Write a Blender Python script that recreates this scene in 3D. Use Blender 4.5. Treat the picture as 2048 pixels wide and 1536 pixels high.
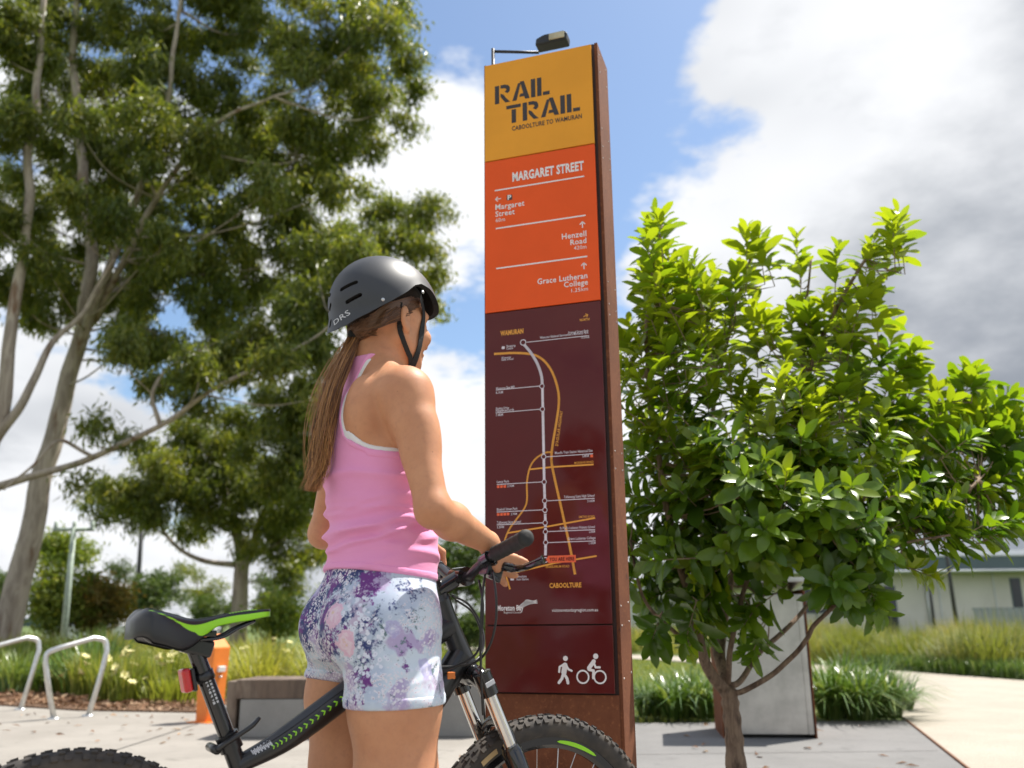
import bpy, bmesh, math, random
import numpy as np
from mathutils import Vector, Matrix, Quaternion, noise as mnoise

for o in list(bpy.data.objects):
    bpy.data.objects.remove(o, do_unlink=True)
SC = bpy.context.scene
COL = SC.collection
PI = math.pi
R = math.radians
rnd = random.Random(7)

# ------------------------------------------------------------------ camera
CAM_H = 0.875
PITCH = R(14.95)
ROLL = 0.0101
F_PX = 1780.0                      # focal length in pixels of a 2048 wide picture
cam_d = bpy.data.cameras.new('camera')
cam_d.sensor_width = 36.0
cam_d.lens = F_PX * 36.0 / 2048.0
cam_d.clip_start = 0.05
cam_d.clip_end = 6000
cam_d.dof.use_dof = True
cam_d.dof.focus_distance = 2.3
cam_d.dof.aperture_fstop = 3.2
cam_d.dof.aperture_blades = 0
cam = bpy.data.objects.new('camera', cam_d)
COL.objects.link(cam)
cam.location = (0, 0, CAM_H)
cam.matrix_world = (Matrix.Translation((0, 0, CAM_H)) @ Matrix.Rotation(PI / 2 + PITCH, 4, 'X')
                    @ Matrix.Rotation(-ROLL, 4, 'Z'))
SC.camera = cam

def ray(px, py):
    u2 = (px - 1024) / F_PX; v2 = (768 - py) / F_PX
    cr, sr = math.cos(ROLL), math.sin(ROLL)
    u = u2 * cr + v2 * sr; v = -u2 * sr + v2 * cr
    c, s = math.cos(PITCH), math.sin(PITCH)
    return Vector((u, c - v * s, s + v * c))
def W(px, py, Y):
    r = ray(px, py)
    return Vector((0, 0, CAM_H)) + r * (Y / r.y)
def G(px, py, z=0.0):
    r = ray(px, py)
    return Vector((0, 0, CAM_H)) + r * ((z - CAM_H) / r.z)

# ------------------------------------------------------------------ sun and sky
SUN_EL = 62.0
SUN_AZ = 54.0                      # clockwise from +Y (the viewing direction), i.e. from the right and a little beyond
sv = Vector((math.cos(R(SUN_EL)) * math.sin(R(SUN_AZ)), math.cos(R(SUN_EL)) * math.cos(R(SUN_AZ)), math.sin(R(SUN_EL))))
sd = bpy.data.lights.new('sun', 'SUN'); sd.energy = 3.4; sd.angle = R(0.53); sd.color = (1.0, 0.95, 0.87)
sun = bpy.data.objects.new('sun', sd); COL.objects.link(sun)
sun.rotation_euler = sv.to_track_quat('Z', 'Y').to_euler(); sun.location = (6, 4, 12)

world = bpy.data.worlds.new('World'); SC.world = world; world.use_nodes = True
def build_sky():
    nt = world.node_tree; N = nt.nodes; L = nt.links
    for n in list(N): N.remove(n)
    out = N.new('ShaderNodeOutputWorld'); bg = N.new('ShaderNodeBackground'); bg.inputs[1].default_value = 0.115
    L.new(bg.outputs[0], out.inputs[0])
    sky = N.new('ShaderNodeTexSky'); sky.sky_type = 'NISHITA'; sky.sun_disc = False
    sky.sun_elevation = R(SUN_EL); sky.sun_rotation = R(SUN_AZ); sky.air_density = 1.0; sky.dust_density = 1.0; sky.ozone_density = 1.0
    tc = N.new('ShaderNodeTexCoord')
    def math_(op, a, b=None, c=None, clamp=False):
        m = N.new('ShaderNodeMath'); m.operation = op; m.use_clamp = clamp
        for i, v in enumerate((a, b, c)):
            if v is None: continue
            if isinstance(v, (int, float)): m.inputs[i].default_value = v
            else: L.new(v, m.inputs[i])
        return m.outputs[0]
    def vdot(vec, d):
        m = N.new('ShaderNodeVectorMath'); m.operation = 'DOT_PRODUCT'; L.new(vec, m.inputs[0]); m.inputs[1].default_value = d
        return m.outputs['Value']
    nrm = N.new('ShaderNodeVectorMath'); nrm.operation = 'NORMALIZE'; L.new(tc.outputs['Generated'], nrm.inputs[0])
    D = nrm.outputs[0]
    sep = N.new('ShaderNodeSeparateXYZ'); L.new(D, sep.inputs[0])
    # cloud layer seen in perspective: direction over height
    den = math_('ADD', math_('MAXIMUM', sep.outputs[2], 0.0), 0.32)
    cmb = N.new('ShaderNodeCombineXYZ')
    L.new(math_('DIVIDE', sep.outputs[0], den), cmb.inputs[0]); L.new(math_('DIVIDE', sep.outputs[1], den), cmb.inputs[1])
    L.new(math_('MULTIPLY', sep.outputs[2], 1.2), cmb.inputs[2])
    def nz(scale, detail, rough, off, dist=0.0):
        mp = N.new('ShaderNodeMapping'); mp.inputs[1].default_value = off; L.new(cmb.outputs[0], mp.inputs[0])
        t = N.new('ShaderNodeTexNoise'); t.inputs['Scale'].default_value = scale; t.inputs['Detail'].default_value = detail
        t.inputs['Roughness'].default_value = rough; t.inputs['Distortion'].default_value = dist
        L.new(mp.outputs[0], t.inputs[0]); return t.outputs[0]
    n1 = nz(2.6, 6, 0.58, (3.1, 1.7, 0.4))
    n2 = nz(8.0, 3, 0.6, (0.3, 5.2, 1.1))
    n3 = nz(1.5, 3, 0.55, (7.7, 2.2, 3.0))
    def lobe(px, py, width):
        d = ray(px, py).normalized()
        a = math_('MULTIPLY', math_('SUBTRACT', vdot(D, d), math.cos(width)), 1.0 / (1 - math.cos(width)), clamp=True)
        return math_('MULTIPLY', a, math_('MULTIPLY', a, math_('SUBTRACT', 3.0, math_('MULTIPLY', a, 2.0))))
    # cumulus bank to the right, clear blue gap in the middle, thin cloud towards the left
    v = math_('ADD', math_('MULTIPLY', n1, 1.25), math_('MULTIPLY', n2, 0.16))
    for (px, py, w, a) in ((2230, 400, 0.60, 0.54), (1250, 100, 0.44, -0.40), (900, 330, 0.19, 0.55), (1480, 60, 0.09, 0.16)):
        v = math_('ADD', v, math_('MULTIPLY', lobe(px, py, w), a))
    # towards the horizon the layer closes up
    low = math_('SUBTRACT', 1.0, math_('MULTIPLY', math_('MAXIMUM', sep.outputs[2], 0.0), 2.2), clamp=True)
    v = math_('ADD', v, math_('MULTIPLY', low, 0.20))
    mr = N.new('ShaderNodeMapRange'); mr.interpolation_type = 'SMOOTHSTEP'; L.new(v, mr.inputs[0])
    mr.inputs[1].default_value = 0.64; mr.inputs[2].default_value = 0.77
    mask = mr.outputs[0]
    # cloud tone: sunlit tops white, thick lower parts grey
    th = math_('MULTIPLY', math_('SUBTRACT', v, 0.86), 1.3, clamp=True)
    tone = math_('ADD', math_('MULTIPLY', n3, 1.5), math_('ADD', math_('MULTIPLY', th, 0.75), math_('MULTIPLY', low, 0.20)))
    mg = N.new('ShaderNodeMapRange'); mg.interpolation_type = 'SMOOTHSTEP'; L.new(tone, mg.inputs[0])
    mg.inputs[1].default_value = 0.70; mg.inputs[2].default_value = 1.50
    cc = N.new('ShaderNodeMix'); cc.data_type = 'RGBA'; L.new(mg.outputs[0], cc.inputs[0])
    cc.inputs[6].default_value = (3.7, 3.75, 3.85, 1); cc.inputs[7].default_value = (1.2, 1.32, 1.52, 1)
    dim = N.new('ShaderNodeMix'); dim.data_type = 'RGBA'; dim.blend_type = 'MULTIPLY'; dim.inputs[0].default_value = 1.0; L.new(sky.outputs[0], dim.inputs[6]); dim.inputs[7].default_value = (0.56, 0.60, 0.62, 1)   # blue of the open sky darkened, clouds left as they are
    mx = N.new('ShaderNodeMix'); mx.data_type = 'RGBA'; L.new(mask, mx.inputs[0]); L.new(dim.outputs[2], mx.inputs[6]); L.new(cc.outputs[2], mx.inputs[7])
    L.new(mx.outputs[2], bg.inputs[0])
build_sky()
SC.view_settings.view_transform = 'Standard'; SC.view_settings.look = 'None'
SC.view_settings.gamma = 1.0; SC.view_settings.use_curve_mapping = False
SC.view_settings.exposure = 1.28
SC.cycles.use_denoising = True
SC.cycles.max_bounces = 6; SC.cycles.diffuse_bounces = 3; SC.cycles.glossy_bounces = 3; SC.cycles.transmission_bounces = 4; SC.cycles.caustics_reflective = False; SC.cycles.caustics_refractive = False
# ------------------------------------------------------------------ helpers: scene graph
def link(o, parent=None):
    COL.objects.link(o)
    if parent is not None: o.parent = parent
    return o
def tag(o, label=None, cat=None, group=None, kind=None):
    if label: o['label'] = label
    if cat: o['category'] = cat
    if group: o['group'] = group
    if kind: o['kind'] = kind
    return o
def empty(name, loc=(0, 0, 0), rz=0.0, label=None, cat=None, group=None):
    o = bpy.data.objects.new(name, None); o.empty_display_size = 0.1
    COL.objects.link(o); o.location = loc; o.rotation_euler = (0, 0, rz)
    return tag(o, label, cat, group)
def mesh_obj(name, verts, faces, mat=None, parent=None, smooth=False, loc=None):
    me = bpy.data.meshes.new(name)
    me.from_pydata([tuple(v) for v in verts], [], [tuple(int(i) for i in f) for f in faces]); me.update()
    if mat: me.materials.append(mat)
    if smooth: me.polygons.foreach_set('use_smooth', [True] * len(me.polygons))
    o = bpy.data.objects.new(name, me)
    if loc is not None: o.location = loc
    return link(o, parent)
def np_mesh(name, V, F, mat=None, parent=None, smooth=True, attr=None):
    """fast mesh from numpy arrays; F is (n,3) or (n,4)"""
    me = bpy.data.meshes.new(name); k = F.shape[1]
    me.vertices.add(len(V)); me.vertices.foreach_set('co', np.asarray(V, np.float32).ravel())
    me.loops.add(F.size); me.loops.foreach_set('vertex_index', np.asarray(F, np.int32).ravel())
    me.polygons.add(len(F)); me.polygons.foreach_set('loop_start', np.arange(0, F.size, k, dtype=np.int32))
    me.polygons.foreach_set('loop_total', np.full(len(F), k, np.int32))
    me.polygons.foreach_set('use_smooth', np.full(len(F), smooth, bool))
    me.update(calc_edges=True); me.validate()
    if attr:
        for an, av in attr.items():
            a = me.attributes.new(an, 'FLOAT', 'POINT'); a.data.foreach_set('value', np.asarray(av, np.float32))
    if mat: me.materials.append(mat)
    o = bpy.data.objects.new(name, me)
    return link(o, parent)
class MB:
    """collects shapes into one mesh"""
    def __init__(s): s.v = []; s.f = []
    def add(s, vs, fs):
        b = len(s.v); s.v += [tuple(v) for v in vs]; s.f += [tuple(b + i for i in f) for f in fs]; return s
    def box(s, c, d, rz=0.0, M=None):
        x, y, z = d[0] / 2, d[1] / 2, d[2] / 2
        vs = [Vector((i * x, j * y, k * z)) for i in (-1, 1) for j in (-1, 1) for k in (-1, 1)]
        rot = M if M is not None else Matrix.Rotation(rz, 3, 'Z')
        vs = [rot @ v + Vector(c) for v in vs]
        return s.add(vs, [(0, 1, 3, 2), (4, 6, 7, 5), (0, 4, 5, 1), (2, 3, 7, 6), (0, 2, 6, 4), (1, 5, 7, 3)])
    def tube(s, pts, rad, n=10, caps=True, flat=1.0, up=None):
        pts = [Vector(p) for p in pts]; m = len(pts)
        rads = rad if isinstance(rad, (list, tuple)) else [rad] * m
        rings = []; ref = None
        for i, p in enumerate(pts):
            t = (pts[min(i + 1, m - 1)] - pts[max(i - 1, 0)])
            t = t.normalized() if t.length > 1e-9 else Vector((0, 0, 1))
            if ref is None:
                ref = Vector(up) if up is not None else (Vector((0, 0, 1)) if abs(t.z) < 0.9 else Vector((1, 0, 0)))
            a = (ref - t * ref.dot(t)); a = a.normalized() if a.length > 1e-6 else t.orthogonal().normalized()
            ref = a; b = t.cross(a)
            rings.append([p + (a * math.cos(2 * PI * j / n) * flat + b * math.sin(2 * PI * j / n)) * rads[i] for j in range(n)])
        vs = [v for r in rings for v in r]; fs = []
        for i in range(m - 1):
            for j in range(n):
                k = (j + 1) % n; fs.append((i * n + j, i * n + k, (i + 1) * n + k, (i + 1) * n + j))
        if caps:
            fs.append(tuple(reversed(range(n)))); fs.append(tuple((m - 1) * n + j for j in range(n)))
        return s.add(vs, fs)
    def prism(s, poly, h0, h1, M=None):
        """poly: list of (x,y); extruded along local z from h0 to h1, M maps local to world (4x4)"""
        n = len(poly); vs = [Vector((x, y, h0)) for x, y in poly] + [Vector((x, y, h1)) for x, y in poly]
        if M is not None: vs = [M @ v for v in vs]
        fs = [tuple(reversed(range(n))), tuple(n + i for i in range(n))]
        for i in range(n):
            k = (i + 1) % n; fs.append((i, k, n + k, n + i))
        return s.add(vs, fs)
    def lathe(s, prof, n=24, M=None, closed=False):
        """prof: list of (r,z) revolved about local z"""
        vs = []; m = len(prof)
        for r, z in prof:
            for j in range(n):
                a = 2 * PI * j / n; v = Vector((r * math.cos(a), r * math.sin(a), z)); vs.append(M @ v if M is not None else v)
        fs = []
        for i in range(m if closed else m - 1):
            i2 = (i + 1) % m
            for j in range(n):
                k = (j + 1) % n; fs.append((i * n + j, i * n + k, i2 * n + k, i2 * n + j))
        return s.add(vs, fs)
    def build(s, name, mat=None, parent=None, smooth=False, bevel=0.0, auto=None):
        o = mesh_obj(name, s.v, s.f, mat, parent, smooth)
        if bevel:
            m = o.modifiers.new('bevel', 'BEVEL'); m.width = bevel; m.segments = 2; m.limit_method = 'ANGLE'; m.angle_limit = R(40)
        if auto:
            sharp_edges(o.data, auto)
        return o
def sharp_edges(me, deg=40):
    me.polygons.foreach_set('use_smooth', [True] * len(me.polygons))
    bm = bmesh.new(); bm.from_mesh(me)
    for e in bm.edges:
        e.smooth = not (len(e.link_faces) == 2 and e.calc_face_angle(0) > R(deg))
    bm.to_mesh(me); bm.free()
def sm(a, b, x):
    t = min(1, max(0, (x - a) / (b - a))); return t * t * (3 - 2 * t)
def bez(pts, n=12):
    """Catmull-Rom through points"""
    P = [Vector(p) for p in pts]; P = [P[0] * 2 - P[1]] + P + [P[-1] * 2 - P[-2]]; out = []
    for i in range(1, len(P) - 2):
        for k in range(n):
            t = k / n; a, b, c, d = P[i - 1], P[i], P[i + 1], P[i + 2]
            out.append(0.5 * ((2 * b) + (c - a) * t + (2 * a - 5 * b + 4 * c - d) * t * t + (3 * b - a - 3 * c + d) * t ** 3))
    out.append(P[-2]); return out

# ------------------------------------------------------------------ helpers: materials
def nodes_mat(name):
    m = bpy.data.materials.new(name); m.use_nodes = True
    nt = m.node_tree; b = nt.nodes['Principled BSDF']; return m, nt, b
class NT:
    def __init__(s, nt): s.nt = nt; s.N = nt.nodes; s.L = nt.links
    def new(s, t): return s.N.new(t)
    def set(s, sock, v):
        if isinstance(v, bpy.types.NodeSocket): s.L.new(v, sock)
        elif isinstance(v, (tuple, list)) and len(v) == 3 and sock.type == 'RGBA': sock.default_value = (*v, 1)
        else: sock.default_value = v
    def math(s, op, a, b=0.0, clamp=False):
        m = s.N.new('ShaderNodeMath'); m.operation = op; m.use_clamp = clamp
        s.set(m.inputs[0], a); s.set(m.inputs[1], b); return m.outputs[0]
    def mix(s, fac, a, b, blend='MIX'):
        m = s.N.new('ShaderNodeMix'); m.data_type = 'RGBA'; m.blend_type = blend
        s.set(m.inputs[0], fac); s.set(m.inputs[6], a); s.set(m.inputs[7], b); return m.outputs[2]
    def ramp(s, v, lo, hi, smooth=True):
        m = s.N.new('ShaderNodeMapRange'); m.interpolation_type = 'SMOOTHSTEP' if smooth else 'LINEAR'
        s.set(m.inputs[0], v); m.inputs[1].default_value = lo; m.inputs[2].default_value = hi; return m.outputs[0]
    def coord(s, kind='Object', scale=(1, 1, 1), loc=(0, 0, 0), rot=(0, 0, 0)):
        t = s.N.new('ShaderNodeTexCoord'); mp = s.N.new('ShaderNodeMapping')
        mp.inputs[1].default_value = loc; mp.inputs[2].default_value = rot; mp.inputs[3].default_value = scale
        s.L.new(t.outputs[kind], mp.inputs[0]); return mp.outputs[0]
    def world(s):
        return s.N.new('ShaderNodeNewGeometry').outputs['Position']
    def noise(s, vec, scale, detail=4, rough=0.55, dist=0.0, out=0):
        t = s.N.new('ShaderNodeTexNoise'); s.set(t.inputs['Scale'], scale); t.inputs['Detail'].default_value = detail
        t.inputs['Roughness'].default_value = rough; t.inputs['Distortion'].default_value = dist
        if vec is not None: s.L.new(vec, t.inputs[0])
        return t.outputs[out]
    def voro(s, vec, scale, feature='F1', out='Distance', rand=1.0):
        t = s.N.new('ShaderNodeTexVoronoi'); t.feature = feature; t.inputs['Scale'].default_value = scale
        t.inputs['Randomness'].default_value = rand
        if vec is not None: s.L.new(vec, t.inputs[0])
        return t.outputs[out]
    def bump(s, h, strength=0.3, dist=0.01, normal=None):
        b = s.N.new('ShaderNodeBump'); b.inputs['Strength'].default_value = strength; b.inputs['Distance'].default_value = dist
        s.L.new(h, b.inputs['Height'])
        if normal is not None: s.L.new(normal, b.inputs['Normal'])
        return b.outputs[0]
    def attr(s, name):
        a = s.N.new('ShaderNodeAttribute'); a.attribute_name = name; return a.outputs['Fac']
    def rand(s):
        return s.N.new('ShaderNodeObjectInfo').outputs['Random']
def plain(name, col, rough=0.5, metal=0.0, var=0.12, nscale=12.0, bump=0.0, bscale=60.0, bdist=0.004, spec=0.5, coat=0.0, col2=None, coatr=0.05, rvar=0.0):
    """principled material with noise-broken colour and optional relief"""
    m, nt, b = nodes_mat(name); T = NT(nt); v = T.coord('Object')
    n = T.noise(v, nscale, 6, 0.6)
    c2 = col2 if col2 else tuple(max(0, c * (1 - 2 * var)) for c in col)
    c1 = col if col2 else tuple(min(1, c * (1 + var)) for c in col)
    T.set(b.inputs['Base Color'], T.mix(T.ramp(n, 0.3, 0.7), c1, c2))
    if rvar: T.set(b.inputs['Roughness'], T.math('ADD', rough - rvar / 2, T.math('MULTIPLY', T.noise(v, nscale * 2.3, 5), rvar)))
    else: b.inputs['Roughness'].default_value = rough
    b.inputs['Metallic'].default_value = metal; b.inputs['Specular IOR Level'].default_value = spec
    b.inputs['Coat Weight'].default_value = coat; b.inputs['Coat Roughness'].default_value = coatr
    if bump: T.set(b.inputs['Normal'], T.bump(T.noise(v, bscale, 5, 0.65), bump, bdist))
    return m
def leaf_mat(name, cols, rough=0.45, trans=0.45, spec=0.5, tcol=None):
    """leaf: reflecting and letting light through; colour picked by the 'tone' attribute (0..1), broken by noise"""
    m, nt, b = nodes_mat(name); T = NT(nt); t = T.attr('tone')
    c = T.mix(T.ramp(t, 0.0, 0.5, False), cols[0], cols[1]); c = T.mix(T.ramp(t, 0.5, 1.0, False), c, cols[2])
    T.set(b.inputs['Base Color'], c); b.inputs['Roughness'].default_value = rough; b.inputs['Specular IOR Level'].default_value = spec
    tr = nt.nodes.new('ShaderNodeBsdfTranslucent')
    tc = T.mix(1.0, c, tcol if tcol else (1.5, 1.45, 0.55), 'MULTIPLY'); nt.links.new(tc, tr.inputs[0])
    mx = nt.nodes.new('ShaderNodeMixShader'); mx.inputs[0].default_value = trans
    nt.links.new(b.outputs[0], mx.inputs[1]); nt.links.new(tr.outputs[0], mx.inputs[2])
    nt.links.new(mx.outputs[0], nt.nodes['Material Output'].inputs[0]); return m
def leaf_cloud(name, pos, axis, length, width, mat, parent, tone, normal=None, shape='lance', rs=None):
    """one mesh of many single leaves. pos (n,3) base; axis (n,3) unit direction; length,width (n,)"""
    rs = rs or np.random.RandomState(1); n = len(pos)
    if normal is None:
        normal = rs.normal(size=(n, 3))
    side = np.cross(axis, normal); side /= np.linalg.norm(side, axis=1, keepdims=True) + 1e-9
    nr = np.cross(side, axis)
    L = length[:, None]; Wd = width[:, None]
    if shape == 'lance':        # diamond leaf, folded along its midrib: 4 vertices, 2 triangles
        V = np.stack([pos, pos + axis * L * 0.4 + side * Wd * 0.5 + nr * Wd * 0.15, pos + axis * L + nr * Wd * -0.3, pos + axis * L * 0.45 - side * Wd * 0.5 + nr * Wd * 0.15], 1).reshape(-1, 3)
        b = np.arange(n)[:, None] * 4; F = (b + np.array([[0, 1, 2, 3]])).reshape(-1, 4); k = 4
        return np_mesh(name, V, F, mat, parent, False, {'tone': np.repeat(tone, k)})
    # 'oval': rounded leaf with a keel, 8 vertices, 6 quads
    cs = [(0.0, 0.03), (0.3, 0.38), (0.60, 0.5), (0.86, 0.36), (1.0, 0.02)]
    P = []
    for t, w in cs:
        cen = pos + axis * L * t + nr * L * (-0.28 * t * t)
        P.append(cen); P.append(cen + side * Wd * w + nr * Wd * w * 0.20); P.append(cen - side * Wd * w + nr * Wd * w * 0.20)
    V = np.stack(P, 1).reshape(-1, 3); k = 15; b = np.arange(n)[:, None] * k; fs = []
    for i in range(4):
        a = i * 3; fs += [(a, a + 3, a + 4, a + 1), (a, a + 2, a + 5, a + 3)]
    F = (b[:, :, None] + np.array(fs)[None]).reshape(-1, 4)
    return np_mesh(name, V, F, mat, parent, True, {'tone': np.repeat(tone, k)})
# ------------------------------------------------------------------ setting: ground, paving, path
def ground_mats():
    M = {}
    m, nt, b = nodes_mat('lawn_ground'); T = NT(nt); w = T.world()
    c = T.mix(T.ramp(T.noise(w, 0.35, 5), 0.35, 0.65), (0.075, 0.125, 0.022), (0.125, 0.155, 0.035))
    c = T.mix(T.ramp(T.noise(w, 9, 6, 0.7), 0.35, 0.75), c, (0.045, 0.085, 0.015)); T.set(b.inputs['Base Color'], c)
    b.inputs['Roughness'].default_value = 0.9; T.set(b.inputs['Normal'], T.bump(T.noise(w, 60, 4, 0.7), 0.8, 0.03)); M['lawn'] = m
    def conc(name, a, bb, grain, gs=260, stain=0.5):
        m, nt, b = nodes_mat(name); T = NT(nt); w = T.world()
        c = T.mix(T.ramp(T.noise(w, 1.3, 8, 0.65), 0.3, 0.7), a, bb)
        c = T.mix(T.math('MULTIPLY', T.ramp(T.noise(w, 4.5, 9, 0.7, 0.6), 0.55, 0.72), stain), c, tuple(x * 0.62 for x in bb))
        sp = T.voro(w, gs); c = T.mix(T.math('MULTIPLY', T.ramp(sp, 0.25, 0.6), grain), c, tuple(x * 0.55 for x in a))
        T.set(b.inputs['Base Color'], c); b.inputs['Roughness'].default_value = 0.85
        T.set(b.inputs['Normal'], T.bump(T.noise(w, gs * 0.6, 4, 0.7), 0.35, 0.003)); return m
    M['conc'] = conc('concrete_paving', (0.32, 0.295, 0.262), (0.245, 0.225, 0.198), 0.35, 260, 0.8)
    M['grey'] = conc('grey_paving', (0.205, 0.20, 0.195), (0.155, 0.152, 0.148), 0.4, 180, 0.7)
    M['path'] = conc('cream_aggregate', (0.43, 0.385, 0.315), (0.35, 0.31, 0.25), 0.55, 90, 0.4)
    M['block'] = conc('cast_concrete', (0.30, 0.295, 0.28), (0.225, 0.22, 0.21), 0.2, 120, 0.7)
    m, nt, b = nodes_mat('bark_mulch'); T = NT(nt); w = T.world()
    c = T.mix(T.voro(w, 22, 'F1', 'Color'), (0.20, 0.115, 0.065), (0.085, 0.045, 0.026))
    c = T.mix(T.ramp(T.noise(w, 40, 5, 0.7), 0.5, 0.7), c, (0.33, 0.21, 0.13)); T.set(b.inputs['Base Color'], c)
    b.inputs['Roughness'].default_value = 0.95; T.set(b.inputs['Normal'], T.bump(T.voro(w, 25), 1.0, 0.03)); M['mulch'] = m
    return M
GM = ground_mats()
def sheet(name, pts, z, mat, thick=0.0):
    n = len(pts); top = [(p[0], p[1], z) for p in pts]
    if thick:
        vs = top + [(p[0], p[1], z - thick) for p in pts]
        fs = [tuple(range(n))] + [(i, n + i, n + (i + 1) % n, (i + 1) % n) for i in range(n)]
    else: vs, fs = top, [tuple(range(n))]
    return tag(mesh_obj(name, vs, fs, mat), kind='structure')
def ccw(p):
    a = sum(p[i][0] * p[(i + 1) % len(p)][1] - p[(i + 1) % len(p)][0] * p[i][1] for i in range(len(p)))
    return p if a > 0 else p[::-1]
# ground to the horizon, with a slight far rise
def ground():
    vs = []; fs = []; radii = [0, 6, 14, 30, 60, 120, 300, 800, 2200, 5000]; n = 48
    vs.append((0, 0, -0.02))
    for r in radii[1:]:
        for j in range(n):
            a = 2 * PI * j / n; vs.append((r * math.cos(a), r * math.sin(a), -0.02))
    for j in range(n): fs.append((0, 1 + j, 1 + (j + 1) % n))
    for i in range(len(radii) - 2):
        for j in range(n):
            a = 1 + i * n + j; b_ = 1 + i * n + (j + 1) % n; fs.append((a, a + n, b_ + n, b_))
    return tag(mesh_obj('ground', vs, fs, GM['lawn']), kind='structure')
ground()
sheet('paving', ccw([(-12, -6), (0.62, -6), (0.62, 7.9), (-0.2, 8.4), (-1.95, 9.0), (-3.07, 9.64), (-4.7, 10.07), (-5.9, 10.79), (-12, 13.0)]), 0.0, GM['conc'], 0.12)
sheet('paving_grey', ccw([(0.624, -6), (0.2, -6.01), (12, -6.02), (2.5, 5.1), (3.42, 8.32), (0.624, 8.32)][2:] + [(0.624, 8.32), (0.624, -6)]), 0.003, GM['grey'], 0.12)
pl = [(12, -6), (2.53, 5.1), (3.45, 8.32), (3.9, 10.2), (4.3, 13), (4.5, 16), (4.2, 19), (3.2, 21.3), (1.2, 24), (-2.6, 31), (-6, 36),
      (-5.2, 38), (-1.6, 33), (2.4, 25.5), (4.1, 22.9), (5.6, 19.2), (6.3, 16.6), (6.65, 15.16), (7.3, 12.6), (9, 9.6), (14, 6), (20, 0)]
sheet('path', ccw(pl), 0.006, GM['path'], 0.1)
sheet('garden_bed', ccw([(-16, 15.5), (-12, 13.05), (-5.9, 10.84), (-4.7, 10.12), (-3.07, 9.69), (-1.95, 9.05), (-0.6, 8.6), (-0.5, 11), (-1.2, 15), (-3, 19), (-10, 24), (-20, 24)]), 0.012, GM['mulch'], 0.1)
# saw-cut joints of the concrete: thin recessed strips
def joint(name, a, b, w=0.012):
    a = Vector((*a, 0.0045)); b = Vector((*b, 0.0045)); t = (b - a).normalized(); s = Vector((-t.y, t.x, 0)) * w / 2
    return tag(mesh_obj(name, [a - s, b - s, b + s, a + s], [(0, 1, 2, 3)], JM), kind='structure')
JM = plain('joint_filler', (0.10, 0.092, 0.085), 0.9, nscale=40)
for a, b_ in (((-12, 4.3), (0.60, 4.3)), ((-2.9, 4.31), (-2.9, 9.4)), ((-6.5, 4.31), (-6.5, 10.9)), ((-12, 7.2), (-6.51, 7.2))):
    joint('paving_joint', a, b_)
jo = joint('paving_joint', (0.64, 6.42), (2.85, 6.45), 0.01); jo.location.z = 0.003
# steel edge between the paving and the path
eb = MB()
for a, b_ in (((2.515, 5.1), (3.435, 8.32)), ((5.5, 1.6), (2.515, 5.1))):
    a = Vector((*a, 0)); b_ = Vector((*b_, 0)); d = b_ - a; eb.box((a + b_) / 2, (d.length, 0.01, 0.024), math.atan2(d.y, d.x))
tag(eb.build('path_edging', plain('edging_rust', (0.22, 0.10, 0.05), 0.8, nscale=20)), kind='structure')
# bluish hill line at the horizon
def hills():
    vs = []; n = 160
    for i in range(n + 1):
        a = R(-62 + 124 * i / n); d = 3600
        h = 26 + 34 * mnoise.noise((i * 0.06, 1.3, 0)) + 16 * mnoise.noise((i * 0.21, 4.3, 0))
        vs += [(d * math.sin(a), d * math.cos(a), -2), (d * math.sin(a), d * math.cos(a), max(6, h)), (d * 1.15 * math.sin(a), d * 1.15 * math.cos(a), -2)]
    fs = []
    for i in range(n):
        a = i * 3; fs += [(a, a + 1, a + 4, a + 3), (a + 1, a + 2, a + 5, a + 4)]
    tag(mesh_obj('hills', vs, fs, plain('far_wood', (0.10, 0.14, 0.16), 1.0, nscale=0.02)), kind='structure')
hills()
# ------------------------------------------------------------------ trees and shrubs of the background
def bark_mat(name, a, b2, c3, scale=1.0):
    m, nt, b = nodes_mat(name); T = NT(nt); v = T.coord('Object', (3.0 * scale, 3.0 * scale, 0.7 * scale))
    c = T.mix(T.ramp(T.noise(v, 2.2, 7, 0.65, 0.8), 0.35, 0.65), a, b2)
    c = T.mix(T.ramp(T.noise(v, 1.1, 5, 0.6), 0.56, 0.68), c, c3); T.set(b.inputs['Base Color'], c)
    b.inputs['Roughness'].default_value = 0.85; T.set(b.inputs['Normal'], T.bump(T.noise(v, 7, 6, 0.7), 0.5, 0.03)); return m
GUM_BARK = bark_mat('gum_bark', (0.46, 0.39, 0.32), (0.27, 0.22, 0.18), (0.19, 0.115, 0.07))
DARK_BARK = bark_mat('dark_bark', (0.13, 0.10, 0.075), (0.075, 0.056, 0.04), (0.05, 0.035, 0.025))
GUM_LEAF = leaf_mat('gum_leaf', ((0.078, 0.118, 0.022), (0.165, 0.200, 0.034), (0.33, 0.315, 0.062)), 0.38, 0.48, 0.6)
DARK_LEAF = leaf_mat('dark_leaf', ((0.045, 0.085, 0.022), (0.085, 0.13, 0.032), (0.15, 0.19, 0.045)), 0.5, 0.38)
LIME_LEAF = leaf_mat('lime_leaf', ((0.11, 0.17, 0.03), (0.20, 0.26, 0.04), (0.34, 0.33, 0.06)), 0.5, 0.42)
RUST_LEAF = leaf_mat('rust_leaf', ((0.12, 0.15, 0.04), (0.24, 0.19, 0.05), (0.36, 0.20, 0.05)), 0.5, 0.4)

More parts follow.
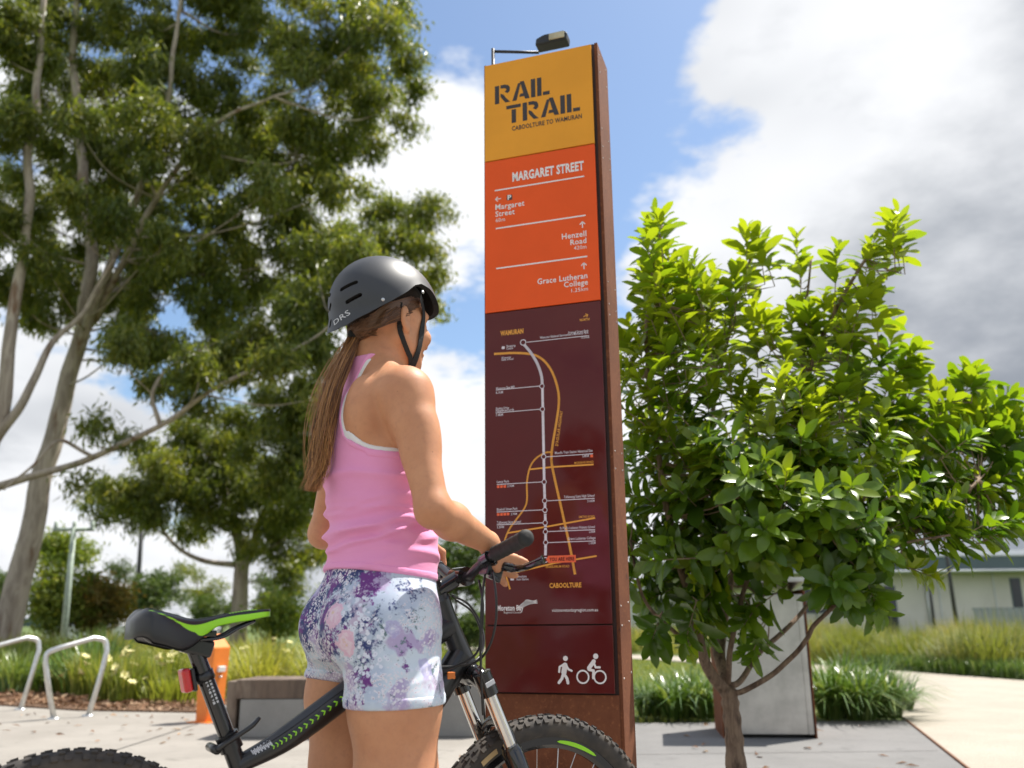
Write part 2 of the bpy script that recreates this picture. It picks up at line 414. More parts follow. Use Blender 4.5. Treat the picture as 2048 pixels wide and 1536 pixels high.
def limb(mb, pts, r0, r1, n=9, wob=0.0):
    pts = bez(pts, 7); m = len(pts)
    if wob:
        pts = [p + Vector((mnoise.noise(p * 0.9 + Vector((3, 0, 0))), mnoise.noise(p * 0.9 + Vector((0, 9, 0))), 0)) * wob * min(1, i / 4) for i, p in enumerate(pts)]
    mb.tube(pts, [r0 + (r1 - r0) * (i / (m - 1)) ** 0.8 for i in range(m)], n); return pts
def gum_tree(name, label, trunks, blobs, nleaf, seed, leaf=(0.16, 0.034), mat=GUM_LEAF, bark=GUM_BARK, cat='tree', group=None, droop=0.75, sub=9, sig=0.30, branch_r=0.05, twig=True):
    """trunks: list of (points, r0, r1); blobs: list of (Vector centre, radius, weight)"""
    rs = np.random.RandomState(seed); rr = random.Random(seed)
    base = trunks[0][0][0]; root = empty(name, (base[0], base[1], 0), 0, label, cat, group); off = Vector((base[0], base[1], 0))
    tb = MB(); skel = []
    for pts, r0, r1 in trunks:
        skel += limb(tb, [Vector(p) - off for p in pts], r0, r1, 12, 0.12)
    tb.build('trunk', bark, root, True)
    lb = MB(); P = []; nb = 0; wsum = sum(b[1] ** 2 * b[2] for b in blobs)
    for c, r, w in blobs:
        c = Vector(c) - off
        cand = [q for q in skel if q.z < c.z + 0.3] or skel
        q = min(cand, key=lambda s: (s - c).length + max(0, s.z - c.z + 0.8) * 1.5)
        mid = q.lerp(c, 0.5) + Vector((rr.uniform(-.3, .3), rr.uniform(-.3, .3), -0.10 * (c - q).length))
        bb = MB(); limb(bb, [q, mid, c], branch_r * (0.6 + 0.5 * r), branch_r * 0.3, 6, 0.1); bb.build('branch', bark, root, True)
        k = max(3, int(sub * r ** 1.3)); n = int(nleaf * r * r * w / wsum)
        cents = []
        for i in range(k):
            d = rs.normal(size=3); d /= np.linalg.norm(d); rad = r * (0.35 + 0.65 * rs.rand() ** 0.5)
            cc = np.array(c) + d * rad * np.array([1, 1, 0.8]); cents.append(cc)
            if twig: lb.tube([c, c.lerp(Vector(cc), 0.55) + Vector((0, 0, 0.08 * r)), Vector(cc)], [branch_r * 0.3, branch_r * 0.2, branch_r * 0.09], 4, False)
        idx = rs.randint(0, k, n); cents = np.array(cents)
        P.append(cents[idx] + rs.normal(size=(n, 3)) * np.array([sig, sig, sig * 0.8]) * (0.75 + 0.5 * rs.rand(n, 1)))
    if twig: tag(lb.build('twigs', bark, root, True), kind='stuff')
    P = np.concatenate(P); n = len(P)
    ax = rs.normal(size=(n, 3)); ax[:, 2] -= droop * 2.0; ax /= np.linalg.norm(ax, axis=1, keepdims=True)
    ln = leaf[0] * (0.7 + 0.6 * rs.rand(n)); wd = leaf[1] * (0.7 + 0.6 * rs.rand(n))
    cl = np.array([mnoise.noise(Vector(p) * 0.9) for p in P[::1]]) 
    tone = np.clip(0.42 + 0.28 * cl + rs.normal(size=n) * 0.20, 0, 1)
    leaf_cloud('crown', P, ax, ln, wd, mat, root, tone, rs=rs)
    return root
def px_blobs(lst, Y0, seed, spread=1.2):
    rr = random.Random(seed); out = []
    for (x, y, rp) in lst:
        Y = Y0 + rr.uniform(-spread, spread); c = W(x, y, Y); out.append((c, rp * Y / 1842.0, 1.0))
    return out
def ground_at(px, Y):
    p = W(px, 1250, Y); return Vector((p.x, Y, 0.0))

# --- tall gum on the left: leaning pale trunk, heavy crown
Y0 = 20.0
b0 = ground_at(8, Y0)
tr = [([b0, W(45, 1130, Y0), W(95, 930, Y0), W(150, 720, Y0), W(178, 560, Y0 - .3), W(165, 330, Y0 - .5), W(150, 120, Y0 - .6), W(168, -120, Y0 - .6)], 0.31, 0.06),
      ([W(150, 720, Y0), W(225, 520, Y0 - .8), W(300, 300, Y0 - 1.2), W(345, 130, Y0 - 1.4), W(372, -60, Y0 - 1.5)], 0.12, 0.035),
      ([W(190, 640, Y0), W(260, 500, Y0 - 1.), W(352, 330, Y0 - 1.8), W(440, 245, Y0 - 2.4), W(540, 190, Y0 - 2.8)], 0.10, 0.025),
      ([W(172, 660, Y0), W(260, 560, Y0 + .5), W(430, 430, Y0 + 1), W(560, 330, Y0 + 1), W(690, 210, Y0 + 1)], 0.09, 0.025)]
bl = [(60, 40, 95), (170, 60, 110), (290, 40, 110), (400, 30, 120), (520, 60, 120), (640, 40, 110), (740, 60, 85), (800, 120, 55), (770, 220, 62), (790, 30, 50), (815, 175, 42),
      (110, 180, 100), (240, 190, 110), (370, 170, 120), (500, 200, 120), (620, 190, 110), (705, 160, 80), (805, 245, 34), (725, 275, 60),
      (80, 330, 95), (200, 320, 110), (330, 320, 115), (470, 340, 110), (590, 310, 105), (670, 290, 60), (690, 380, 48),
      (250, 420, 120), (380, 470, 120), (520, 450, 105), (620, 420, 85), (600, 520, 70), (130, 470, 100), (40, 450, 80),
      (240, 560, 115), (370, 590, 110), (490, 560, 90), (110, 600, 90), (590, 610, 60), (30, 570, 75), (300, 660, 85), (420, 680, 85)]
bl += [(60, 120, 60), (150, 250, 60), (210, 430, 60), (300, 230, 60), (170, 380, 50), (90, 520, 50), (260, 120, 60), (320, 500, 60), (420, 300, 60), (550, 380, 60)]
blobs = px_blobs(bl[:-10], Y0, 3, 2.0) + px_blobs(bl[-10:], Y0 - 2.6, 4, 0.6)
blobs += [(W(x, y, Y0 + dy), r, 0.8) for x, y, r, dy in ((200, -110, 1.5, 0), (420, -120, 1.5, -1), (620, -90, 1.3, .5), (40, -90, 1.4, 1), (760, -60, 0.9, 0))]
gum_tree('gum_tree', 'tall gum tree with leaning pale trunk and dense crown filling the upper left', tr, blobs, 168000, 11, (0.22, 0.048), sub=17, sig=0.165, branch_r=0.030)

# --- second gum at the left edge: its long low limb reaches across to the right
Y1 = 17.0
b1 = ground_at(-95, Y1)
tr = [([b1, W(-60, 1080, Y1), W(-15, 900, Y1), W(25, 700, Y1), W(52, 420, Y1), W(75, 150, Y1), W(95, -80, Y1)], 0.22, 0.05),
      ([W(-40, 985, Y1), W(60, 955, Y1 - .2), W(190, 915, Y1 - .5), W(320, 850, Y1 - .8), W(440, 770, Y1 - 1), W(560, 712, Y1 - 1), W(680, 640, Y1 - 1)], 0.09, 0.018),
      ([W(-10, 880, Y1), W(50, 800, Y1), W(105, 690, Y1 + .3), W(170, 620, Y1 + .5), W(235, 520, Y1 + .5)], 0.11, 0.03),
      ([W(190, 915, Y1 - .5), W(120, 880, Y1 - .7), W(70, 930, Y1 - .9), W(10, 980, Y1 - 1)], 0.04, 0.02),
      ([W(320, 850, Y1 - .8), W(300, 790, Y1 - .8), W(350, 730, Y1 - .7), W(420, 690, Y1 - .6)], 0.05, 0.02)]
bl = [(20, 250, 70), (-30, 420, 90), (20, 80, 80), (500, 690, 62), (590, 660, 66), (660, 600, 62), (560, 740, 45), (650, 700, 46), (450, 720, 48), (330, 760, 38), (405, 800, 30), (390, 730, 46), (700, 560, 50),
      (240, 700, 40), (250, 880, 20), (160, 960, 18), (205, 850, 24), (640, 800, 30), (720, 500, 46), (640, 480, 44)]
gum_tree('gum_tree', 'gum tree at the left edge with a long low limb reaching right', tr, px_blobs(bl, Y1 - 0.5, 5, 0.9), 34000, 12, (0.19, 0.043), sub=15, sig=0.16, branch_r=0.022)

# --- airy gum whose crown shows above and beside the helmet
Y2 = 24.0
b2 = ground_at(742, Y2)
tr = [([b2, W(740, 1000, Y2), W(725, 800, Y2), W(740, 650, Y2), W(775, 520, Y2)], 0.22, 0.06),
      ([W(728, 760, Y2), W(800, 620, Y2), W(850, 500, Y2)], 0.08, 0.03)]
bl = [(760, 420, 52), (820, 430, 50), (870, 425, 40), (790, 480, 46), (845, 480, 50), (700, 470, 50), (870, 545, 26), (740, 540, 50), (680, 540, 46), (830, 560, 40), (640, 500, 38), (720, 610, 44), (860, 620, 24),
      (640, 780, 60), (560, 800, 60), (600, 860, 66), (540, 900, 60), (650, 900, 50), (700, 820, 60), (610, 960, 60), (690, 960, 60), (560, 990, 50), (480, 850, 50)]
gum_tree('gum_tree', 'airy gum tree whose thin crown shows around the cyclist', tr, px_blobs(bl, Y2, 6, 1.0), 34000, 13, (0.22, 0.05), sub=15, sig=0.18, branch_r=0.022)

# --- spreading gum left of the saddle
Y3 = 28.0
b3 = ground_at(478, Y3)
tr = [([b3, W(482, 1150, Y3), W(475, 1060, Y3), W(440, 960, Y3), W(400, 880, Y3)], 0.30, 0.08),
      ([W(482, 1150, Y3), W(520, 1050, Y3), W(560, 960, Y3), W(580, 870, Y3)], 0.15, 0.05),
      ([W(476, 1130, Y3), W(400, 1120, Y3), W(340, 1080, Y3), W(300, 1010, Y3)], 0.10, 0.035),
      ([W(486, 1120, Y3), W(550, 1090, Y3), W(610, 1040, Y3)], 0.08, 0.03)]
bl = [(300, 960, 56), (240, 990, 50), (200, 1010, 34), (350, 930, 60), (410, 900, 60), (470, 900, 56), (330, 1010, 52), (270, 1030, 40), (400, 980, 56), (460, 970, 60), (520, 950, 60), (560, 1010, 56), (520, 1040, 50), (590, 1060, 50),
      (610, 980, 50), (450, 1040, 40), (380, 860, 46), (620, 1110, 40), (560, 1110, 36), (590, 1160, 34), (300, 900, 36), (500, 1090, 30), (380, 1050, 34)]
gum_tree('gum_tree', 'spreading gum tree with forked pale trunk behind the bicycle saddle', tr, px_blobs(bl, Y3, 7, 1.3), 34000, 14, (0.24, 0.055), sub=14, sig=0.20, branch_r=0.024)

def bushy(name, label, px, py, Y, wpx, hpx, n, seed, mat, leaf=(0.16, 0.07), trunk=True, cat='tree', group=None, bark=DARK_BARK, sig=0.22):
    """small round tree or shrub: wpx, hpx its size in the picture, (px, py) its centre"""
    rr = random.Random(seed); k = Y / 1842.0; cb = ground_at(px, Y); blobs = []
    for i in range(14):
        a = rr.uniform(0, 2 * PI); q = rr.random() ** 0.5; h = rr.uniform(-1, 1)
        c = W(px + math.cos(a) * q * wpx * 0.36, py + h * hpx * 0.34 * (1 - 0.3 * q), Y); c.y += math.sin(a) * q * wpx * k * 0.36
        c.z = max(c.z, 0.25); blobs.append((c, min(wpx, hpx) * k * rr.uniform(0.16, 0.26), 1.0))
    top = W(px, py, Y)
    return gum_tree(name, label, [([cb, cb.lerp(top, 0.5) + Vector((rr.uniform(-.1, .1), 0, 0)), top], 0.02 * hpx * k + 0.03, 0.03)], blobs, n, seed, leaf, mat, bark, cat, group, 0.2, 6, sig, 0.02)
bg = 'trees and shrubs behind the garden bed'
bushy('shrub', 'round green shrub beside the leaning gum trunk', 112, 1185, 26, 130, 150, 5200, 21, LIME_LEAF, cat='shrub', group=bg)
bushy('shrub', 'rust tinged rounded shrub behind the pale green post', 196, 1208, 27, 120, 110, 4600, 22, RUST_LEAF, cat='shrub', group=bg)
bushy('round_tree', 'small lime tree with its crown behind the pale green post', 130, 1100, 34, 130, 80, 3000, 23, LIME_LEAF, (0.2, 0.08), group=bg)
bushy('round_tree', 'dark tree left of the saddle, behind the black pole', 318, 1180, 44, 110, 90, 3400, 24, DARK_LEAF, (0.24, 0.09), group=bg)
bushy('round_tree', 'dark wispy far tree above the saddle tail', 250, 1150, 70, 70, 90, 1400, 25, DARK_LEAF, (0.3, 0.07), group=bg)
bushy('round_tree', 'grey green far tree above the middle of the saddle', 395, 1170, 60, 110, 110, 2600, 26, GUM_LEAF, (0.26, 0.07), group=bg)
bushy('round_tree', 'dark tree right of the forked gum trunk', 545, 1190, 46, 110, 110, 3400, 27, DARK_LEAF, (0.22, 0.08), group=bg)
bushy('shrub', 'bright olive shrub low between saddle nose and shorts', 552, 1240, 24, 100, 60, 3000, 28, LIME_LEAF, cat='shrub', group=bg)
bushy('shrub', 'dark shrub low beneath the forked gum', 440, 1222, 36, 120, 60, 2800, 29, DARK_LEAF, cat='shrub', group=bg)
bushy('round_tree', 'leafy tree between the pink top and the sign', 915, 1150, 32, 110, 130, 4800, 30, DARK_LEAF, (0.2, 0.08), group=bg)
bushy('shrub', 'dark hedge shrub seen between head tube and sign', 930, 1258, 30, 140, 60, 3600, 31, DARK_LEAF, cat='shrub', group=bg)
bushy('round_tree', 'dark tree far left behind the leaning trunk', -10, 1190, 38, 150, 120, 3000, 32, DARK_LEAF, (0.2, 0.08), group=bg)
bushy('shrub', 'low green shrub left of the building, behind the leaves', 1330, 1225, 44, 150, 40, 2400, 33, DARK_LEAF, cat='shrub', group=bg)
bushy('round_tree', 'broad far tree hidden behind the cyclist', 700, 1190, 50, 190, 120, 3600, 34, DARK_LEAF, (0.24, 0.09), group=bg)
# ------------------------------------------------------------------ beds, lawn, grasses
GRASS = leaf_mat('grass_blade', ((0.11, 0.165, 0.03), (0.22, 0.26, 0.05), (0.42, 0.39, 0.13)), 0.5, 0.35, 0.35)
STRAP = leaf_mat('strap_leaf', ((0.050, 0.105, 0.022), (0.105, 0.185, 0.035), (0.30, 0.36, 0.14)), 0.30, 0.25, 0.6)
PLUME = leaf_mat('plume_grass', ((0.085, 0.125, 0.028), (0.19, 0.215, 0.06), (0.38, 0.32, 0.17)), 0.6, 0.35, 0.3)
def blades(name, base, length, width, lean, mat, parent, seed, tone=None, seg=3, curl=0.6):
    """arching blades: base (n,3), lean (n,2) horizontal direction*amount"""
    rs = np.random.RandomState(seed); n = len(base); P = []
    side = np.stack([-lean[:, 1], lean[:, 0], np.zeros(n)], 1); side /= np.linalg.norm(side, axis=1, keepdims=True) + 1e-6
    for i in range(seg + 1):
        t = i / seg; k = np.linalg.norm(lean, axis=1)
        c = base + np.concatenate([lean * (length * (t ** 1.6))[:, None], (length * (t - curl * k * t ** 2.6))[:, None]], 1)
        w = (width * (1.0 - t ** 2.2) * (0.55 + 0.45 * min(1, t * 3)))[:, None]
        if i < seg: P += [c - side * w, c + side * w]
        else: P += [c, c + side * 0.0005]
    k = 2 * (seg + 1); V = np.stack(P, 1).reshape(-1, 3); b = np.arange(n)[:, None, None] * k
    F = (b + np.array([[2 * i, 2 * i + 1, 2 * i + 3, 2 * i + 2] for i in range(seg)])[None]).reshape(-1, 4)
    tone = np.clip(0.45 + rs.normal(size=n) * 0.25, 0, 1) if tone is None else tone
    return np_mesh(name, V, F, mat, parent, True, {'tone': np.repeat(tone, k)})
def tuft(name, label, loc, n, length, spread, mat, seed, cat='plant', group=None, width=0.008, rad=0.12, curl=0.6):
    rs = np.random.RandomState(seed); root = empty(name, (loc[0], loc[1], 0), 0, label, cat, group)
    a = rs.rand(n) * 2 * PI; r = rad * np.sqrt(rs.rand(n)); base = np.stack([r * np.cos(a), r * np.sin(a), np.full(n, 0.004)], 1)
    a2 = a + rs.normal(size=n) * 0.7; k = spread * (0.15 + 0.85 * rs.rand(n)); lean = np.stack([np.cos(a2) * k, np.sin(a2) * k], 1)
    blades('foliage', base, length * (0.6 + 0.5 * rs.rand(n)), np.full(n, width) * (0.7 + 0.6 * rs.rand(n)), lean, mat, root, seed, None, 4, curl)
    return root
def inside(poly, x, y):
    c = np.zeros(len(x), bool); j = len(poly) - 1
    for i in range(len(poly)):
        xi, yi = poly[i]; xj, yj = poly[j]
        hit = ((yi > y) != (yj > y)) & (x < (xj - xi) * (y - yi) / (yj - yi + 1e-12) + xi); c ^= hit; j = i
    return c
def grass_field(name, poly, n, length, width, mat, seed, label, cat, z=0.01, lean=0.45, clump=0.0, tone=None):
    rs = np.random.RandomState(seed); P = np.array(poly); lo = P.min(0); hi = P.max(0)
    x = lo[0] + rs.rand(n * 3) * (hi[0] - lo[0]); y = lo[1] + rs.rand(n * 3) * (hi[1] - lo[1])
    if clump:
        m = max(4, n // 160); cx = lo[0] + rs.rand(m) * (hi[0] - lo[0]); cy = lo[1] + rs.rand(m) * (hi[1] - lo[1]); i = rs.randint(0, m, n * 3)
        dx, dy = rs.normal(size=n * 3) * clump, rs.normal(size=n * 3) * clump; x = cx[i] + dx; y = cy[i] + dy
    ok = inside(poly, x, y); x = x[ok][:n]; y = y[ok][:n]
    a = rs.rand(len(x)) * 2 * PI; k = lean * rs.rand(len(x)); ln = np.stack([np.cos(a) * k, np.sin(a) * k], 1)
    if clump:
        ln += np.stack([dx[ok][:n], dy[ok][:n]], 1) / clump * 0.34; ci = i[ok][:n]; ct = rs.rand(m); cs = 0.55 + 0.6 * rs.rand(m); tone = np.clip(ct[ci] * 0.75 + 0.25 * rs.rand(len(ci)), 0, 1); length = length * cs[ci]
    o = blades(name, np.stack([x, y, np.full(len(x), z)], 1), length * (0.55 + 0.55 * rs.rand(len(x))), np.full(len(x), width), ln, mat, None, seed, tone)
    return tag(o, label, cat, None, 'stuff')
grass_field('bed_grass', [(-9, 14.6), (-5.9, 12.4), (-4.9, 11.4), (-4.2, 10.7), (-2.9, 10.25), (-1.8, 10.1), (-0.5, 10.2), (-0.7, 13), (-2, 18), (-9, 22), (-15, 21)], 30000, 0.78, 0.011, GRASS, 51,
            'tall green grass massed in the garden bed behind the racks', 'grass', lean=0.4, clump=0.22)
grass_field('dark_bed_grass', [(-16, 16.4), (-9, 14.2), (-6.4, 12.4), (-5.3, 12.0), (-5.6, 14.5), (-9, 19), (-16, 21)], 16000, 0.85, 0.014, STRAP, 52,
            'dark green grass in the bed behind the left racks', 'grass', lean=0.35, clump=0.25)
grass_field('lawn_grass', [(0.7, 8.4), (3.3, 8.45), (4.2, 13), (4.3, 17), (3.1, 21), (1.2, 23.5), (-2.5, 30), (-0.4, 13)], 26000, 0.07, 0.006, GRASS, 53, 'short bright lawn grass between paving and path', 'grass', -0.015, 0.7)
grass_field('plume_bank', [(6.8, 15.6), (5.8, 19.6), (5.0, 22.4), (14, 27), (18, 17), (9.6, 11.6), (7.6, 13)], 30000, 0.95, 0.008, PLUME, 54,
            'soft plumed grasses massed beyond the curving cream path', 'grass', lean=0.55, clump=0.30)
grass_field('verge_grass', [(7.45, 12.6), (6.75, 15.2), (6.35, 17), (7.4, 17), (8.4, 14), (9.4, 11.0), (9.0, 10)], 14000, 0.30, 0.010, STRAP, 55, 'low green ground cover along the far edge of the path', 'grass', lean=0.6)
grass_field('far_grass', [(1.5, 25.5), (4.2, 23.4), (9, 27), (6, 36), (-2, 36)], 9000, 0.9, 0.02, PLUME, 56, 'pale tussock grass beyond the lawn strip right of the sign', 'grass', lean=0.5, clump=0.4)
# fallen bark chips at the front edge of the bed
def chips():
    rs = np.random.RandomState(5); n = 5200; poly = [(-12, 13.1), (-5.9, 10.84), (-4.7, 10.12), (-3.07, 9.69), (-2.0, 9.1), (-1.7, 9.9), (-3, 10.7), (-5.9, 12), (-12, 14.6)]
    P = np.array(poly); lo = P.min(0); hi = P.max(0); x = lo[0] + rs.rand(n * 3) * (hi[0] - lo[0]); y = lo[1] + rs.rand(n * 3) * (hi[1] - lo[1]); ok = inside(poly, x, y); x, y = x[ok][:n], y[ok][:n]; n = len(x)
    ax = rs.normal(size=(n, 3)); ax[:, 2] *= 0.25; ax /= np.linalg.norm(ax, axis=1, keepdims=True); nr = rs.normal(size=(n, 3)) * 0.4; nr[:, 2] += 1
    o = leaf_cloud('bark_chips', np.stack([x, y, 0.02 + 0.03 * rs.rand(n)], 1), ax, 0.05 + 0.07 * rs.rand(n), 0.02 + 0.03 * rs.rand(n), CHIP, None, rs.rand(n), nr)
    tag(o, 'loose bark chips strewn along the front of the garden bed', 'mulch', None, 'stuff')
CHIP = leaf_mat('bark_chip', ((0.12, 0.065, 0.04), (0.26, 0.15, 0.09), (0.42, 0.30, 0.20)), 0.9, 0.02, 0.2)
chips()
def litter():
    rs = np.random.RandomState(9); n = 260; x = rs.uniform(-7, 3.2, n); y = np.where(x < -.8, rs.uniform(7.2, 10.2, n), rs.uniform(3.2, 8.2, n)); x[:60] = rs.normal(.95, .35, 60); y[:60] = rs.normal(3.9, .4, 60)
    ax = rs.normal(size=(n, 3)); ax[:, 2] *= 0.1; ax /= np.linalg.norm(ax, axis=1, keepdims=True); nr = rs.normal(size=(n, 3)) * 0.3; nr[:, 2] += 1
    tag(leaf_cloud('leaf_litter', np.stack([x, y, np.full(n, .012)], 1), ax, 0.05 + 0.06 * rs.rand(n), 0.015 + 0.02 * rs.rand(n), CHIP, None, rs.rand(n), nr), 'dry brown leaves scattered over the paving', 'leaves', None, 'stuff')
litter()
# flowering clumps in the bed: every plant and every bloom on its own
PETAL = plain('cream_petal', (0.80, 0.74, 0.36), 0.6, var=0.06)
def bloom_mesh():
    mb = MB()
    for k in range(6):
        a = k * PI / 3; d = Vector((math.cos(a), math.sin(a), 0)); s = Vector((-d.y, d.x, 0))
        mb.add([(0, 0, 0), d * .022 + s * .016 + Vector((0, 0, .018)), d * .048 + Vector((0, 0, .020)), d * .022 - s * .016 + Vector((0, 0, .018))], [(0, 1, 2, 3)])
    mb.lathe([(0.001, 0.02), (0.009, 0.012), (0.009, 0.002), (0.002, -0.01)], 6)
    me = bpy.data.meshes.new('bloom'); me.from_pydata(mb.v, [], mb.f); me.materials.append(PETAL); return me
BLOOM = bloom_mesh()
def flower_spots():
    rr = random.Random(77); gname = 'flowering clumps in the garden bed'
    spots = [(165, 1395, 4, 'beside the nearest rack leg, at the bed corner'), (205, 1404, 4, 'just right of the nearest bicycle rack'), (245, 1408, 5, 'below the saddle tail'), (290, 1398, 5, 'under the rear of the saddle'), (330, 1400, 5, 'left of the red tail light'),
             (225, 1378, 4, 'deeper in the bed behind the nearest rack'), (310, 1375, 4, 'deeper in the bed behind the saddle clamp'), (470, 1375, 4, 'right of the orange post'), (520, 1370, 5, 'behind the left end of the timber seat'), (565, 1368, 5, 'behind the middle of the timber seat'),
             (505, 1348, 4, 'deep in the bed right of the orange post'), (600, 1362, 3, 'just left of the patterned shorts'), (375, 1392, 4, 'directly behind the red tail light'), (545, 1335, 4, 'far back in the bed below the saddle nose')]
    for i, (px, py, nb, where) in enumerate(spots):
        p = G(px, py); root = tuft('flowering_plant', 'grassy clump with cream flowers ' + where, p, 170, 0.62, 0.42, GRASS, 300 + i, 'plant', gname, 0.009, 0.16, 0.5)
        for k in range(nb + 1):
            a = rr.uniform(0, 2 * PI); q = rr.uniform(0.05, 0.3); z = rr.uniform(0.22, 0.6)
            sb = MB(); tip = Vector((math.cos(a) * q, math.sin(a) * q - 0.12, z)); sb.tube([(tip.x * .3, tip.y * .3, 0.0), tip.lerp(Vector((tip.x * .3, tip.y * .3, 0)), .4) + Vector((0, 0, .05)), tip], 0.003, 4)
            st = sb.build('stem', STEM, root)
            o = bpy.data.objects.new('flower', BLOOM); link(o, st); o.location = tip; o.scale = (1.35,) * 3
            o.rotation_euler = (rr.uniform(-.2, 1.1), rr.uniform(-.5, .5), rr.uniform(0, 6))
STEM = plain('green_stem', (0.10, 0.16, 0.04), 0.6)
flower_spots()
# liriope clumps either side of the steel bin
lg = 'strappy clumps beside the steel bin'
for i, (px, py, n, L_, lab) in enumerate(((1302, 1432, 230, .44, 'strappy green clump at the left corner, next to the sign'), (1352, 1438, 260, .50, 'strappy green clump in the left group, second from the sign'), (1405, 1436, 260, .50, 'strappy green clump touching the left of the steel bin'), (1375, 1415, 220, .5, 'strappy green clump behind the left group beside the bin'),
        (1668, 1438, 300, .58, 'strappy green clump touching the right of the steel bin'), (1722, 1440, 300, .55, 'strappy green clump in the middle of the group right of the bin'), (1775, 1436, 260, .52, 'strappy green clump at the path end of the right group'), (1690, 1405, 260, .62, 'tall strappy clump behind the right group beside the bin'), (1750, 1402, 240, .56, 'strappy clump at the back of the right group, near the path'), (1800, 1420, 180, .42, 'small strappy clump overhanging the cream path'))):
    tuft('strap_plant', lab, G(px, py), int(n * .85), L_ * 1.15, 1.35, STRAP, 400 + i, 'plant', lg, 0.011, 0.12, 0.62)

# ------------------------------------------------------------------ street furniture
GALV = plain('galvanised_steel', (0.62, 0.62, 0.60), 0.32, 0.85, 0.06, 30, rvar=0.15)
def rack(label, off):
    root = empty('bicycle_rack', G(108, 1438) + off, 0, label, 'bicycle rack', 'hoop racks beside the bed'); o = G(108, 1438)
    pts = bez([G(108, 1438), W(97, 1375, 9.12), W(91, 1325, 9.1)], 4)[:-1] + bez([W(91, 1325, 9.1), W(96, 1306, 9.11), W(118, 1296, 9.16)], 5)[:-1] + bez([W(118, 1296, 9.16), W(188, 1276, 9.42)], 4)[:-1] + bez([W(188, 1276, 9.42), W(210, 1282, 9.5), W(214, 1303, 9.5)], 5)[:-1] + bez([W(214, 1303, 9.5), W(196, 1370, 9.45), G(176, 1432)], 5)
    MB().tube([p - o for p in pts], 0.026, 14).build('hoop', GALV, root, True)
    for p in (G(108, 1438), G(176, 1432)):
        MB().lathe([(0.001, 0.014), (0.055, 0.014), (0.06, 0.002), (0.06, -0.01)], 18, Matrix.Translation(p - o)).build('base_plate', GALV, root, True)
rack('silver hoop rack standing whole, nearest the orange post', Vector((0, 0, 0)))
rack('silver hoop rack cut off by the left edge of the picture', G(41, 1419) - G(176, 1432))
ORANGE = plain('orange_powder_coat', (0.80, 0.22, 0.035), 0.4, 0, 0.05, 6, rvar=0.1)
WHITE = plain('white_print', (0.80, 0.79, 0.76), 0.5, 0, 0.03)
def post():
    p = G(418, 1443); root = empty('drinking_post', p, R(-24), 'orange steel post with slanted top behind the red tail light', 'post')
    prof = [(-0.065, 0.0), (0.060, 0.0), (0.085, 0.42), (0.100, 0.665), (-0.03, 0.79), (-0.085, 0.76)]
    M4 = Matrix.Translation((0, 0.11, 0)) @ Matrix.Rotation(PI / 2, 4, 'X')
    MB().prism(prof, 0.0, 0.22, M4).build('body', ORANGE, root, bevel=0.008)
    MB().box((0.105, 0.0, 0.47), (0.028, 0.09, 0.05), M=Matrix.Rotation(R(8), 3, 'Y')).build('tap_plate', WHITE, root, bevel=0.004)
    MB().lathe([(0.0, 0.012), (0.010, 0.012), (0.010, -0.02)], 12, Matrix.Translation((0.103, 0.0, 0.40)) @ Matrix.Rotation(PI / 2, 4, 'Y')).build('button', GALV, root, True)
    MB().lathe([(0.001, 0.02), (0.10, 0.03), (0.125, 0.085), (0.135, 0.085), (0.11, 0.0), (0.06, -0.005)], 24, Matrix.Translation((0.30, 0.02, 0.06))).build('bowl', GM['block'], root, True)
    MB().tube([(0.06, 0.02, 0.10), (0.2, 0.02, 0.10)], 0.02, 10).build('bowl_bracket', ORANGE, root, True)
    MB().box((0, 0, 0.004), (0.26, 0.32, 0.008)).build('base_plate', ORANGE, root, bevel=0.002)
post()
TIMBER = bark_mat('weathered_timber', (0.16, 0.115, 0.085), (0.10, 0.072, 0.055), (0.22, 0.17, 0.13), 1.4)
def bench():
    root = empty('concrete_bench', (-1.25, 7.75, 0), R(-3), 'long concrete bench block with dark timber seat behind the cyclist', 'bench')
    prof = [(-0.95, 0), (1.02, 0), (1.02, 0.425), (0.16, 0.425), (0.16, 0.295), (-0.95, 0.295)]
    M4 = Matrix.Translation((0, 0.24, 0)) @ Matrix.Rotation(PI / 2, 4, 'X')
    MB().prism(prof, 0, 0.48, M4).build('concrete_block', GM['block'], root, bevel=0.012)
    for k in range(4):
        MB().box((-0.415, -0.19 + k * 0.125, 0.3705), (1.14, 0.113, 0.145)).build('seat_plank', TIMBER, root, bevel=0.006)
    MB().box((-1.035, 0.0, 0.20), (0.085, 0.40, 0.46)).build('end_post', TIMBER, root, bevel=0.008)
bench()
STEEL = plain('brushed_stainless', (0.50, 0.49, 0.47), 0.30, 1.0, 0.10, 5, 0.10, 120)
def corten():
    m, nt, b = nodes_mat('corten_rust'); T = NT(nt); v = T.coord('Object')
    c = T.mix(T.ramp(T.noise(v, 3.0, 8, 0.7), 0.32, 0.68), (0.185, 0.066, 0.030), (0.125, 0.042, 0.020))
    c = T.mix(T.ramp(T.noise(v, 70, 6, 0.75), 0.52, 0.70), c, (0.27, 0.105, 0.045)); c = T.mix(T.ramp(T.noise(v, 23, 6, 0.7), 0.60, 0.72), c, (0.06, 0.024, 0.015))
    T.set(b.inputs['Base Color'], c); b.inputs['Roughness'].default_value = 0.82; b.inputs['Specular IOR Level'].default_value = 0.25
    T.set(b.inputs['Normal'], T.bump(T.noise(v, 160, 5, 0.7), 0.35, 0.002)); return m
CORTEN = corten()
